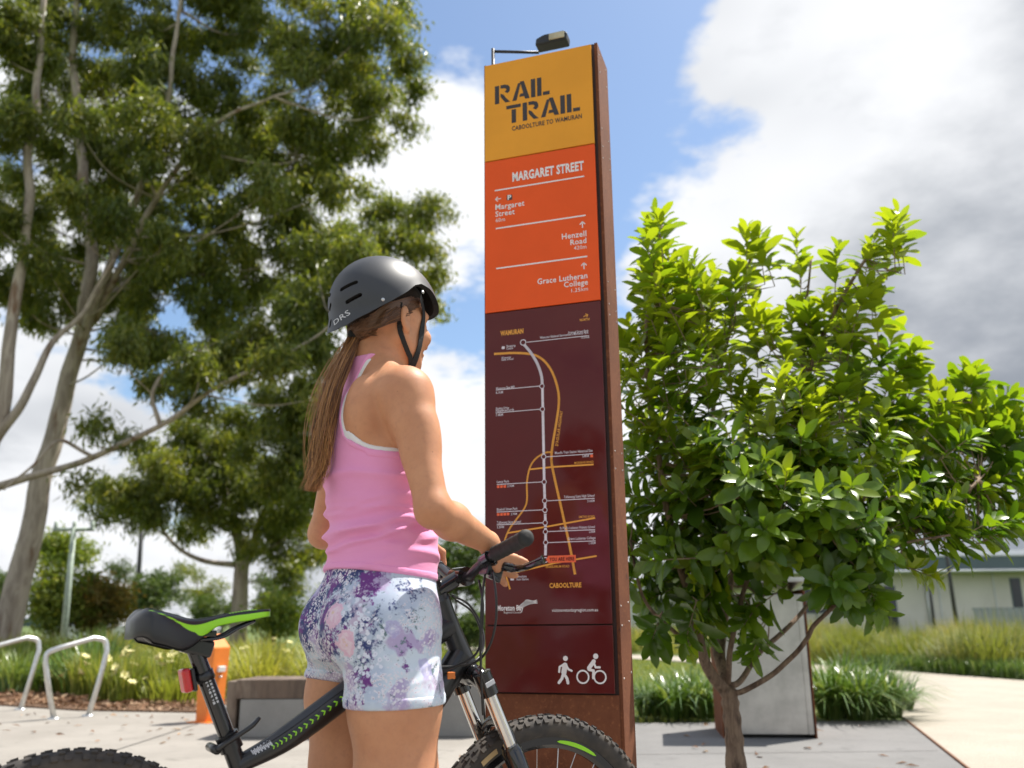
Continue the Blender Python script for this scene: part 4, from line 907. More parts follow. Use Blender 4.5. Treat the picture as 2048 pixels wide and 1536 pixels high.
# --- walker and rider symbols on the lowest panel
def sym(cx, cy, k, strokes, discs, rings, name):
    u, z = face(cx, cy); T_ = lambda p: (u + p[0] * k, z + p[1] * k); polys = []
    for pts, w in strokes:
        q = [T_(p) for p in pts]; polys += ribbon(q, w * k)
        for c in q: polys += disc(None, 0, w * k * 0.5, 12, c)
    for c, r in discs: polys += disc(None, 0, r * k, 18, T_(c))
    for c, r0, r1 in rings: polys += disc(None, r0 * k, r1 * k, 28, T_(c))
    # one sheet per stroke would overlap in a plane: step each piece by a hair
    vs = []; fs = []
    for i, p in enumerate(polys):
        b = len(vs); vs += [(a[0], INKY - 0.0002 - i * 0.000012, a[1]) for a in p]; fs.append(tuple(range(b, b + len(p))))
    mesh_obj(name, vs, fs, INK_W, P_B)
sym(1129.5, 1367, 0.0825, [([(0.03, .66), (-.02, .40)], .20), ([(-.02, .36), (.10, .18), (.13, .02)], .11), ([(-.04, .36), (-.10, .18), (-.22, .03)], .11), ([(.0, .70), (-.18, .60), (-.20, .42)], .08), ([(.06, .70), (.16, .52), (.29, .46)], .08)], [((.06, .91), .095)], [], 'walker_symbol')
sym(1182, 1367, 0.0825, [([(-.06, .55), (.14, .80)], .15), ([(.12, .78), (.20, .58), (.36, .58)], .08), ([(-.06, .50), (.12, .46), (.10, .20)], .10)], [((.22, .98), .10)], [((-.30, .235), .195, .255), ((.36, .235), .195, .255)], 'rider_symbol')
# ------------------------------------------------------------------ small glossy-leaved street tree right of the sign
NEAR_LEAF = leaf_mat('glossy_leaf', ((0.058, 0.125, 0.015), (0.135, 0.235, 0.020), (0.265, 0.34, 0.030)), 0.27, 0.45, 0.5, (1.7, 1.6, 0.35))
NEAR_BARK = bark_mat('brown_bark', (0.30, 0.21, 0.14), (0.17, 0.11, 0.075), (0.10, 0.065, 0.045), 9.0)
TWIG = plain('twig_bark', (0.30, 0.21, 0.13), 0.8, nscale=30)
def near_tree():
    rs = np.random.RandomState(41); rr = random.Random(41); Yt = 3.9
    base = W(1470, 1500, Yt); base.z = 0; root = empty('street_tree', base, 0, 'small bushy tree with glossy yellow green leaves right of the sign', 'tree')
    lo = lambda p: p - base
    w = lambda x, y, d=0.0: lo(W(x, y, Yt + d))
    tb = MB(); pts = [Vector((0.012, 0, 0)), w(1472, 1530), w(1468, 1470), w(1462, 1420), w(1459, 1392), w(1456, 1372)]
    pts = bez(pts, 6); n = len(pts); tb.tube(pts, [0.046 - 0.010 * min(1, i / 12) + 0.003 * math.sin(i * 1.3) if i < n - 3 else (0.030, 0.020, 0.008)[i - n + 3] for i in range(n)], 16)
    tb.build('trunk', NEAR_BARK, root, True)
    limbs = [([(1450, 1380, 0), (1424, 1350, -.03), (1403, 1306, -.08), (1386, 1219, -.15), (1366, 1157, -.2), (1345, 1075, -.25), (1320, 950, -.25), (1300, 800, -.2), (1290, 690, -.2)], .026, .008),
             ([(1462, 1385, 0), (1486, 1383, -.04), (1531, 1356, -.1), (1585, 1315, -.15), (1614, 1277, -.2), (1630, 1248, -.2), (1672, 1207, -.25), (1760, 1120, -.3), (1860, 1040, -.3), (1960, 960, -.2)], .0125, .006),
             ([(1462, 1372, 0), (1481, 1360, .05), (1519, 1306, .12), (1573, 1257, .2), (1622, 1199, .3), (1690, 1080, .4), (1760, 920, .45), (1800, 800, .45)], .014, .006),
             ([(1452, 1370, 0), (1440, 1300, .1), (1455, 1200, .2), (1487, 1090, .2), (1519, 1017, .15), (1570, 900, .1), (1620, 740, .1), (1680, 600, .05), (1745, 500, 0)], .024, .007),
             ([(1450, 1365, 0), (1425, 1270, .15), (1405, 1150, .3), (1410, 1000, .35), (1430, 800, .3), (1470, 620, .25), (1505, 500, .25)], .021, .006),
             ([(1455, 1370, 0), (1465, 1270, -.08), (1500, 1150, -.12), (1560, 1020, -.12), (1600, 900, -.1), (1640, 800, -.1)], .013, .005),
             ([(1403, 1306, -.08), (1353, 1265, -.15), (1316, 1236, -.2), (1280, 1180, -.22), (1260, 1080, -.2)], .010, .005),
             ([(1622, 1199, .3), (1660, 1060, .3), (1640, 900, .25), (1605, 740, .2), (1612, 620, .2), (1622, 520, .2)], .012, .005),
             ([(1290, 690, -.2), (1300, 560, -.1), (1325, 450, -.05)], .008, .004), ([(1672, 1207, -.25), (1720, 1140, -.35), (1800, 1090, -.4), (1900, 1070, -.45)], .009, .004),
             ([(1760, 920, .45), (1880, 860, .5), (1980, 800, .5)], .009, .004)]
    skel = []
    for P, r0, r1 in limbs:
        lb = MB(); q = bez([w(*p) for p in P], 6); m = len(q); q = [p + Vector((mnoise.noise(p * 7), mnoise.noise(p * 7 + Vector((5, 5, 5))), 0)) * 0.010 for p in q]
        lb.tube(q, [r0 + (r1 - r0) * i / (m - 1) for i in range(m)], 9); lb.build('limb', NEAR_BARK, root, True); skel += q[m // 3:]
    # shoots: (picture x, y, depth offset, count)
    regs = [(1330, 420, 0, 3, 30), (1300, 500, -.05, 5, 45), (1280, 600, -.1, 8, 60), (1270, 540, -.1, 3, 30), (1380, 560, 0, 5, 40), (1250, 680, -.1, 5, 40), (1350, 620, -.1, 6, 50), (1510, 455, .2, 3, 34), (1480, 540, .2, 3, 40), (1440, 600, .2, 7, 70), (1622, 490, .2, 2, 26), (1600, 590, .2, 3, 40), (1785, 420, 0, 3, 34), (1735, 480, 0, 4, 40), (1690, 570, .05, 4, 40),
            (1650, 650, .1, 8, 70), (1560, 670, 0, 8, 70), (1380, 660, 0, 8, 70), (1290, 700, -.2, 8, 60), (1740, 680, .2, 8, 70), (1820, 720, .3, 6, 60), (1900, 740, .3, 4, 50), (1460, 760, -.1, 10, 80), (1340, 800, -.2, 10, 80), (1580, 780, -.3, 10, 80), (1690, 800, -.2, 10, 80), (1800, 820, .1, 10, 80), (1900, 850, .2, 8, 70), (1990, 830, .2, 7, 60), (2050, 870, .2, 6, 60),
            (1290, 880, -.2, 10, 70), (1400, 900, -.3, 10, 80), (1520, 890, -.4, 10, 80), (1640, 910, -.45, 10, 80), (1760, 930, -.2, 10, 80), (1870, 950, -.1, 10, 80), (1980, 940, 0, 9, 70), (2060, 980, 0, 7, 60), (1280, 990, -.2, 9, 60), (1390, 1010, -.3, 10, 80), (1510, 1000, -.5, 9, 80), (1630, 1010, -.5, 10, 80), (1740, 1030, -.4, 10, 80), (1850, 1040, -.3, 9, 70), (1950, 1030, -.2, 7, 60), (2040, 1030, -.1, 5, 50),
            (1270, 1090, -.15, 7, 50), (1360, 1110, -.3, 8, 60), (1450, 1090, -.35, 7, 60), (1560, 1090, -.4, 6, 50), (1680, 1110, -.35, 8, 60), (1760, 1100, -.35, 6, 50), (1270, 1180, -.2, 4, 40), (1360, 1200, -.25, 5, 50), (1450, 1180, -.2, 5, 50), (1690, 1190, -.3, 5, 40), (1740, 1220, -.3, 3, 30), (1420, 1260, -.2, 3, 40), (1490, 1240, -.2, 3, 30), (1395, 1300, -.15, 2, 20), (1500, 1310, -.1, 2, 20), (1880, 1150, -.3, 2, 30), (1300, 1260, -.2, 2, 30),
            (1500, 900, .4, 12, 160), (1700, 900, .55, 12, 160), (1380, 850, .35, 10, 120), (1850, 950, .5, 10, 120), (1600, 750, .45, 8, 120), (1400, 1050, .3, 8, 100)]
    cen = w(1600, 1080, 0); LP = []; LA = []; LL = []; LW = []; LT = []; LN = []
    tw = MB()
    for x, y, dd, cnt, jit in regs:
        for k in range(cnt):
            tip = w(x + rr.gauss(0, 1) * jit * 0.62, y + rr.gauss(0, 1) * jit * 0.5, dd + rr.uniform(-.22, .22))
            out = (tip - cen); up = 0.75 if y < 800 else (0.35 if y < 1050 else -0.15); d = (out.normalized() + Vector((rr.uniform(-.4, .4), rr.uniform(-.5, .3), up + rr.uniform(-.25, .25)))).normalized()
            top = y < 640; L_ = rr.uniform(0.20, 0.32) if top else rr.uniform(0.14, 0.24)
            st = tip - d * L_; q = min(skel, key=lambda s: (s - st).length_squared)
            tw.tube([q, q.lerp(st, .55) + Vector((0, 0, -.012)), st, st.lerp(tip, .5), tip], [.0036, .0032, .0028, .0022, .0015], 5, False)
            young = sm(1200, 560, y) * 0.62 + rr.gauss(0.18, 0.25); nl = rr.randint(15, 21) if top else rr.randint(11, 17)
            a0 = rr.uniform(0, 6.28); e1 = d.orthogonal().normalized(); e2 = d.cross(e1)
            for i in range(nl):
                t = (i / (nl - 1)) ** 0.7; a = a0 + i * 2.4; rad = e1 * math.cos(a) + e2 * math.sin(a); opn = 1.25 - 0.75 * t + rr.gauss(0, .15)
                ax = (d * math.cos(opn) + rad * math.sin(opn) + Vector((0, 0, rr.gauss(-.10, .10)))).normalized()
                nrm = (d * math.sin(opn) - rad * math.cos(opn) + Vector((0, 0, .5)) + Vector((rr.gauss(0, .25), rr.gauss(0, .25), 0))).normalized()
                LP.append(st + d * L_ * (0.12 + 0.88 * t)); LA.append(ax); LN.append(nrm); s = (1.0 - 0.5 * t ** 3) * rr.uniform(.62, 1.2)
                LL.append(0.132 * s); LW.append(0.060 * s * rr.uniform(.75, 1.2)); LT.append(min(1, max(0, young + 0.30 * t ** 2 + rr.gauss(0, .10))))
    tg = tw.build('twigs', TWIG, root, True); tag(tg, kind='stuff')
    LP = np.array(LP); LA = np.array(LA); LN = np.array(LN); LL = np.array(LL); LW = np.array(LW); LT = np.array(LT)
    # the 300 leaves that show largest are parts of their own
    mid = LP + LA * LL[:, None] * .5 + np.array(base) - np.array([0, 0, CAM_H]); dist = np.linalg.norm(mid, axis=1); vdir = mid / dist[:, None]
    side = np.cross(LA, LN); facing = np.abs((vdir * LN).sum(1)) * np.sqrt(np.clip(1 - (vdir * LA).sum(1) ** 2, 0, 1)); px = mid[:, 0] / mid[:, 1]
    score = LL * LW * facing / dist ** 2 * (px < 0.57) * (dist < 4.1); idx = np.argsort(-score)[:300]; rest = np.ones(len(LP), bool); rest[idx] = False
    o = leaf_cloud('foliage', LP[rest], LA[rest], LL[rest], LW[rest], NEAR_LEAF, root, LT[rest], LN[rest], 'oval'); tag(o, kind='stuff')
    protos = []
    for b in range(6):
        z3 = np.zeros((1, 3)); p = leaf_cloud('leaf', z3, np.array([[1., 0, 0]]), np.array([1.0]), np.array([0.38]), NEAR_LEAF, None, np.array([(b + .5) / 6]), np.array([[0, 0, 1.]]), 'oval'); protos.append(p.data); bpy.data.objects.remove(p)
    for i in idx:
        ax = Vector(LA[i]); nr = Vector(LN[i]); sd_ = ax.cross(nr).normalized(); nn = sd_.cross(ax)
        o = bpy.data.objects.new('leaf', protos[min(5, int(LT[i] * 6))]); link(o, root)
        M = Matrix((ax, -sd_, nn)).transposed().to_4x4(); o.matrix_local = Matrix.Translation(Vector(LP[i])) @ M @ Matrix.Diagonal((LL[i], LL[i], LL[i], 1))
near_tree()
# ------------------------------------------------------------------ mountain bike
BAZ = R(31.3); BO = Vector((-0.809, 1.729, 0)); BF = Vector((math.cos(BAZ), math.sin(BAZ), 0)); BR = Vector((math.sin(BAZ), -math.cos(BAZ), 0))
bike = empty('mountain_bike', BO, BAZ, 'black and lime green mountain bike straddled by the cyclist', 'bicycle')
# local frame: x forward, y to the bike's left (away from the camera), z up
def B(px, py, right=0.0):
    """point of the bike plane (offset to its right) seen at a picture point, in bike coordinates"""
    r = ray(px, py); o = Vector((0, 0, CAM_H)); t = (right + (BO - o).dot(BR)) / r.dot(BR); p = o + r * t
    return Vector(((p - BO).dot(BF), -right, p.z))
BLK = plain('satin_black_frame', (0.012, 0.012, 0.013), 0.32, 0, 0.1, 20, spec=0.5, coat=0.25); GBLK = plain('gloss_black', (0.010, 0.010, 0.011), 0.14, 0, 0.1, 20, coat=0.5)
RUB = plain('black_rubber', (0.022, 0.021, 0.020), 0.75, 0, 0.15, 40, 0.3, 200, 0.001); TYRE = plain('tyre_rubber', (0.035, 0.032, 0.030), 0.82, 0, 0.15, 25, 0.3, 120, 0.001, col2=(0.075, 0.062, 0.050))
LIME = plain('lime_green', (0.33, 0.74, 0.02), 0.4, 0, 0.03); VINYL = plain('black_vinyl', (0.016, 0.016, 0.017), 0.36, 0, 0.1, 30, 0.15, 300, 0.0006)
CHROME = plain('chrome_stanchion', (0.72, 0.70, 0.67), 0.07, 1.0, 0.03); ALLOY = plain('alloy', (0.55, 0.55, 0.55), 0.3, 1.0, 0.05)
REDL = plain('red_lens', (0.60, 0.010, 0.010), 0.28, 0, 0.1, 60, coat=0.6); WLOGO = plain('grey_white_logo', (0.62, 0.62, 0.64), 0.4); TAN = plain('tan_label', (0.50, 0.36, 0.18), 0.6)
WR = 0.3315; WB = 1.02
def wheel(cx, front):
    wm = Matrix.Translation((cx, 0, WR)) @ Matrix.Rotation(PI / 2, 4, 'X')
    w = empty('front_wheel' if front else 'rear_wheel'); w.parent = bike
    prof = [(0.2785 + 0.0, -0.015), (0.290, -0.024), (0.306, -0.0265), (0.318, -0.022), (0.3245, -0.011), (0.326, 0), (0.3245, 0.011), (0.318, 0.022), (0.306, 0.0265), (0.290, 0.024), (0.2785, 0.015)]
    MB().lathe(prof, 96, wm).build('tyre', TYRE, w, True)
    rim = MB().lathe([(0.2835, -0.0135), (0.2835, 0.0135), (0.262, 0.0125), (0.254, 0.006), (0.254, -0.006), (0.262, -0.0125)], 72, wm, True).build('rim', GBLK, w, False); sharp_edges(rim.data, 35)
    kb = MB(); nk = 76
    for i in range(nk):
        a = 2 * PI * i / nk; odd = i % 2
        for s in (-1, 1):
            def knob(ang, r, lat, dr, dl, da, tilt):
                er = Vector((math.cos(ang), math.sin(ang), 0)); et = Vector((-er.y, er.x, 0)); ez = Vector((0, 0, 1)); c = er * r + ez * lat
                n = (er * math.cos(tilt) + ez * math.sin(tilt)); l = (ez * math.cos(tilt) - er * math.sin(tilt)); M = Matrix((et, l, n)).transposed()
                kb.box(wm @ c, (da, dl, dr), M=(wm.to_3x3() @ M))
            knob(a + (0.012 if odd else 0), 0.3155, s * 0.0245, 0.0065, 0.010, 0.0115, s * 0.85)
            knob(a + PI / nk, 0.3235, s * 0.0150, 0.006, 0.0075, 0.0105, s * 0.42)
            if odd == (s > 0): knob(a + 0.5 * PI / nk, 0.3270, s * 0.0052, 0.006, 0.008, 0.013, s * 0.12)
    tr_ = kb.build('tread', TYRE, w); tag(tr_, kind='stuff')
    MB().lathe([(0.004, -0.05), (0.012, -0.05), (0.02, -0.034), (0.02, -0.03), (0.012, -0.026), (0.012, 0.026), (0.02, 0.03), (0.02, 0.034), (0.012, 0.05), (0.004, 0.05)], 24, wm).build('hub', BLK, w, True)
    sp = bpy.data.meshes.new('spoke'); sb = MB().tube([(0.019, 0, 0.031), (0.2625, 0, 0.002)], 0.0011, 5); sp.from_pydata(sb.v, [], sb.f); sp.materials.append(ALLOY)
    for i in range(28):
        o = bpy.data.objects.new('spoke', sp); link(o, w); M = wm @ Matrix.Rotation(2 * PI * i / 28 + 0.05, 4, 'Z') @ (Matrix.Rotation(PI, 4, 'X') if i % 2 else Matrix.Identity(4)); o.matrix_local = M
    # discs and stickers
    MB().lathe([(0.055, -0.0008), (0.08, -0.0008), (0.08, 0.0008), (0.055, 0.0008)], 48, wm @ Matrix.Translation((0, 0, -0.034)), True).build('brake_disc', ALLOY, w)
    def arc_patch(name, a0, a1, r0, r1, lat0, lat1, mat):
        n = 14; vs = []
        for i in range(n + 1):
            a = a0 + (a1 - a0) * i / n; tap = math.sin(PI * (i / n)) ** 0.35 if 'decal' in name else 1.0; rm_ = (r0 + r1) / 2; hh = (r1 - r0) / 2 * tap
            vs += [wm @ Vector(((rm_ - hh) * math.cos(a), (rm_ - hh) * math.sin(a), lat0)), wm @ Vector(((rm_ + hh) * math.cos(a), (rm_ + hh) * math.sin(a), lat1))]
        mesh_obj(name, vs, [(2 * i, 2 * i + 1, 2 * i + 3, 2 * i + 2) for i in range(n)], mat, rim)
    # +lat of the lathe is the -y side after the turn, i.e. the side towards the camera
    for k in range(3):
        a = R(57 + 120 * k) if front else R(40 + 120 * k); arc_patch('rim_decal', a, a + R(26), 0.2645, 0.274, 0.0145, 0.0145, LIME)
    for k in range(3):
        a = R(118 + 120 * k) if front else R(100 + 120 * k); arc_patch('tyre_label', a, a + R(9), 0.289, 0.301, 0.0262, 0.0278, TAN)
    return w
wheel(0.0, False); wheel(WB, True)
def vtube(name, a, b, r, mat, n=14, flat=1.0): return MB().tube([a, b], r, n, True, flat).build(name, mat, bike, True, auto=50)
HT = Vector((0.745, 0, 0.925)); AX = Vector((WB, 0, WR)); hd = (AX - HT).normalized()        # steering axis
HB = HT + hd * 0.155; CR = HT + hd * 0.20
BB = Vector((0.44, 0, 0.30)); ST = Vector((0.287, 0, 0.648))
def frame():
    MB().tube([BB, BB.lerp(ST, .5), ST], [0.020, 0.0175, 0.0175], 16).build('seat_tube', BLK, bike, True, auto=50)
    a = ST + (BB - ST).normalized() * 0.045; b = HT + hd * 0.062
    tt = bez([a, a.lerp(b, .22) + Vector((0, 0, -.010)), a.lerp(b, .6) + Vector((0, 0, .002)), b], 6); m = len(tt)
    MB().tube(tt, [0.0185 + 0.0085 * sm(0, m * .45, i) for i in range(m)], 16, True, 1.0).build('top_tube', BLK, bike, True, auto=60)
    b2 = HB - hd * 0.02; dt = bez([BB, BB.lerp(b2, .5) + Vector((0, 0, .012)), b2], 8)
    MB().tube(dt, [0.030] * 3 + [0.031] * (len(dt) - 3), 16).build('down_tube', BLK, bike, True, auto=60)
    MB().tube([HT, HT + hd * .03, HT + hd * .078, HT + hd * .125, HB], [0.025, 0.0235, 0.0225, 0.025, 0.0275], 20).build('head_tube', BLK, bike, True, auto=50)
    for s in (-1, 1):
        MB().tube(bez([BB + Vector((-.02, s * .03, 0)), Vector((.22, s * .055, .305)), Vector((0, s * .066, WR))], 6), 0.011, 10).build('chain_stay', BLK, bike, True)
        MB().tube(bez([ST + (BB - ST).normalized() * .06 + Vector((0, s * .014, 0)), Vector((.16, s * .05, .50)), Vector((0, s * .066, WR))], 6), 0.0095, 10).build('seat_stay', BLK, bike, True)
    MB().tube([BB + Vector((0, -.036, 0)), BB + Vector((0, .036, 0))], 0.024, 18).build('bottom_bracket', BLK, bike, True, auto=50)
    # lime chevrons along the top tube, side towards the camera
    d = (b - a).normalized(); up = Vector((-d.z, 0, d.x)); L = (b - a).length; gb = []
    tubec = lambda t: tt[min(m - 1, int(t * (m - 1)))].lerp(tt[min(m - 1, int(t * (m - 1)) + 1)], (t * (m - 1)) % 1)
    def surf(t, h):
        c = tubec(t); r = 0.0187 + 0.0085 * sm(0, .45, t); ang = h; return c + up * math.sin(ang) * (r + .0006) + Vector((0, -math.cos(ang) * (r + .0006), 0))
    k = 0; t = 0.22; topb = bike
    while t < 0.80:
        for (h0, h1, o) in ((0.40, 0.20, .008), (0.02, 0.19, .008)):
            w = .0062; vs = [surf(t, h0), surf(t + w, h0), surf(t + w + o, h1), surf(t + o, h1)]; gb.append(vs)
        t += 0.0235
    vs = [v for q in gb for v in q]; o = mesh_obj('chevron_print', vs, [(4 * i, 4 * i + 1, 4 * i + 2, 4 * i + 3) for i in range(len(gb))], LIME, bike); tag(o, kind='stuff')
    q = [(0.10 + .011 * i, .45 - .13 * (i % 2), .016 + .005 * ((i * 7) % 3)) for i in range(12)]; vs = []
    for t0, h, w in q: vs += [surf(t0, h), surf(t0 + .009, h), surf(t0 + .009, h + .55), surf(t0, h + .5)]
    tag(mesh_obj('tube_logo', vs, [(4 * i, 4 * i + 1, 4 * i + 2, 4 * i + 3) for i in range(len(q))], WLOGO, bike), kind='stuff')
    # grey flat on top of the tube
    vs = []; n = 14
    for i in range(n + 1):
        t = 0.16 + 0.62 * i / n; e = min(1, i / 3) if i < 3 else 1; vs += [surf(t, 0.72), surf(t, 0.72 + .55 * e)]
    mesh_obj('tube_facet', vs, [(2 * i, 2 * i + 2, 2 * i + 3, 2 * i + 1) for i in range(n)], plain('grey_facet', (0.055, 0.056, 0.060), 0.35), bike, True)
frame()
def seat():
    up = (ST - BB).normalized(); top = Vector((0.204, 0, 0.832)); d = (top - ST).normalized()
    MB().tube([ST - d * .06, top], 0.0158, 20).build('seat_post', GBLK, bike, True, auto=50)
    c = ST + d * 0.004; cl = MB().tube([c - d * .016, c + d * .016], 0.0225, 20).build('seat_clamp', BLK, bike, True, auto=50)
    lv = MB().tube(bez([c + Vector((-.03, -.03, -.01)), c + Vector((-.012, -.038, 0.004)), c + Vector((.03, -.036, .028)), c + Vector((.048, -.03, .043))], 5), [.008] * 3 + [.0075] * 10 + [.007] * 2 + [.006], 10, True, .7); lv.tube([c + Vector((-.03, -.034, -.01)), c + Vector((-.03, .03, -.01))], .0085, 12); lv.build('clamp_lever', BLK, cl, True)
    # logo strokes on the post
    vs = []
    for i in range(7):
        p = top.lerp(ST, .36 + .036 * i); s = Vector((d.z, 0, -d.x)); y = -0.0162; vs += [p + s * -.006 + Vector((0, y * .95, 0)), p + s * .005 + Vector((0, y * .97, 0)), p + s * .005 + d * .004 + Vector((0, y * .97, 0)), p + s * (-.006 + .003 * (i % 3)) + d * .005 + Vector((0, y * .95, 0))]
    tag(mesh_obj('post_logo', vs, [(4 * i, 4 * i + 1, 4 * i + 2, 4 * i + 3) for i in range(7)], WLOGO, bike), kind='stuff')
    MB().box(top + Vector((0.004, 0, 0.002)), (0.062, 0.036, 0.034), M=Matrix.Rotation(R(14), 3, 'Y')).build('post_head', BLK, bike, bevel=0.006)
    MB().box(top + Vector((0.012, 0, 0.026)), (0.05, 0.05, 0.012), M=Matrix.Rotation(R(2), 3, 'Y')).build('rail_clamp', GBLK, bike, bevel=0.003)
    # saddle: lofted cross sections from tail to nose
    sad = empty('saddle'); sad.parent = bike
    X0, X1 = 0.078, 0.350
    def sect(t):
        x = X0 + (X1 - X0) * t
        hw = 0.066 * (1 - sm(.10, .72, t)) + 0.0225; hw *= (0.35 + 0.65 * min(1, (t / .10)) ** .5) if t < .10 else 1
        if t > .92: hw *= math.sqrt(max(0.05, 1 - ((t - .92) / .085) ** 2))
        top_ = 0.897 + 0.014 * (1 - t) ** 1.6 - 0.016 * math.exp(-((t - .42) / .22) ** 2) + 0.008 * sm(.55, 1, t); top_ -= .026 * max(0, 1 - t / .10) ** 1.7
        drop = 0.044 * (1 - sm(.30, .62, t)) + 0.021 - .006 * sm(.8, 1, t); drop *= (0.55 + .45 * min(1, t / .12))
        return x, hw, top_, drop
    N = 96; rows = []
    K0 = [(-.90, -1.0), (-1.0, -.93), (-1.03, -.75), (-1.0, -.42), (-.92, -.16), (-.74, -.03), (-.42, 0.0), (-.14, -.035), (0, -.05)]
    K = [(v.x, v.y) for v in bez([Vector((u, v, 0)) for u, v in K0], 4)]
    for i in range(N + 1):
        x, hw, tz, dr = sect(i / N); row = [Vector((x, u * hw, tz + v * dr)) for u, v in K] + [Vector((x, -u * hw, tz + v * dr)) for u, v in K[-2::-1]]; rows.append(row)
    m = len(rows[0]); vs = [v for r in rows for v in r]; ga = []
    for i in range(N + 1):
        t = i / N; lo_g = np.interp(t, [0, .10, .30, .42, .50, .57, 1], [15.6, 17.6, 14.4, 11.0, 5.0, -1., -1.]); hi_g = np.interp(t, [0, .10, .30, .42, .55, .8, 1], [15.6, 18.4, 15.6, 14.6, 14.0, 13.0, 13.5])
        for j in range(m): g_ = min(j, m - 1 - j); ga.append(min(g_ - lo_g, hi_g - g_, (t - .08) * 60))
    fs = [(i * m + j, (i + 1) * m + j, (i + 1) * m + j + 1, i * m + j + 1) for i in range(N) for j in range(m - 1)] + [tuple(range(m)), tuple(reversed([N * m + j for j in range(m)]))]
    sm_, nt, bs = nodes_mat('saddle_vinyl'); T = NT(nt); v_ = T.coord('Object'); T.set(bs.inputs['Base Color'], T.mix(T.ramp(T.attr('flash'), -0.12, 0.12), (0.016, 0.016, 0.017), (0.33, 0.74, 0.02)))
    bs.inputs['Roughness'].default_value = 0.34; T.set(bs.inputs['Normal'], T.bump(T.noise(v_, 300, 5), 0.15, 0.0006))
    o = mesh_obj('saddle_cover', vs, fs, sm_, sad, True); at_ = o.data.attributes.new('flash', 'FLOAT', 'POINT'); at_.data.foreach_set('value', ga)
    o['label'] = 'black cover with lime green side flashes'
    # underside shell
    us = []; 
    for i in range(N + 1):
        x, hw, tz, dr = sect(i / N); zz = tz - dr; us += [Vector((x, -hw, zz + .0005)), Vector((x, -hw * .45, zz + .014)), Vector((x, hw * .45, zz + .014)), Vector((x, hw, zz + .0005))]
    mesh_obj('saddle_shell', us, [(4 * i + j, 4 * i + j + 1, 4 * i + j + 5, 4 * i + j + 4) for i in range(N) for j in range(3)], VINYL, sad, True)
    for s in (-1, 1):
        MB().tube(bez([(0.105, s * .040, .862), (0.135, s * .030, .842), (0.175, s * .022, .846), (0.245, s * .022, .849), (0.285, s * .018, .868), (0.318, s * .010, .882)], 6), 0.0036, 8).build('saddle_rail', GBLK, sad, True)
    # short lettering along the nose
    vs = []
    for i in range(10):
        t = .68 + .021 * i; x, hw, tz, dr = sect(t); vs += [(x, -hw * .88, tz - dr * .10 + .0012), (x + .0042, -hw * .88, tz - dr * .10 + .0012), (x + .0042, -hw * .72, tz - dr * .015 + .0012), (x, -hw * .72, tz - dr * .015 + .0012)]
    tag(mesh_obj('saddle_print', vs, [(4 * i, 4 * i + 1, 4 * i + 2, 4 * i + 3) for i in range(10)], LIME, sad), kind='stuff')
    # red tail light on a bracket
    lc = B(371, 1361, 0.0); bk = top.lerp(ST, .30)
    tl = empty('tail_light'); tl.parent = bike
    Ml = Matrix.Rotation(R(-14), 3, 'Y') @ Matrix.Rotation(R(8), 3, 'Z')
    MB().box(lc, (0.017, 0.030, 0.046), M=Ml).build('lens', REDL, tl, bevel=0.005)
    MB().box(lc + Vector((.012, 0, .001)), (0.008, 0.031, 0.044), M=Ml).build('housing', BLK, tl, bevel=0.003)
    MB().tube([lc + Vector((.014, 0, .004)), lc + Vector((.03, 0, .006)), bk + Vector((-.014, 0, 0))], .006, 8).tube([bk - d * .009, bk + d * .009], .0188, 18).build('bracket', BLK, tl, True)
seat()
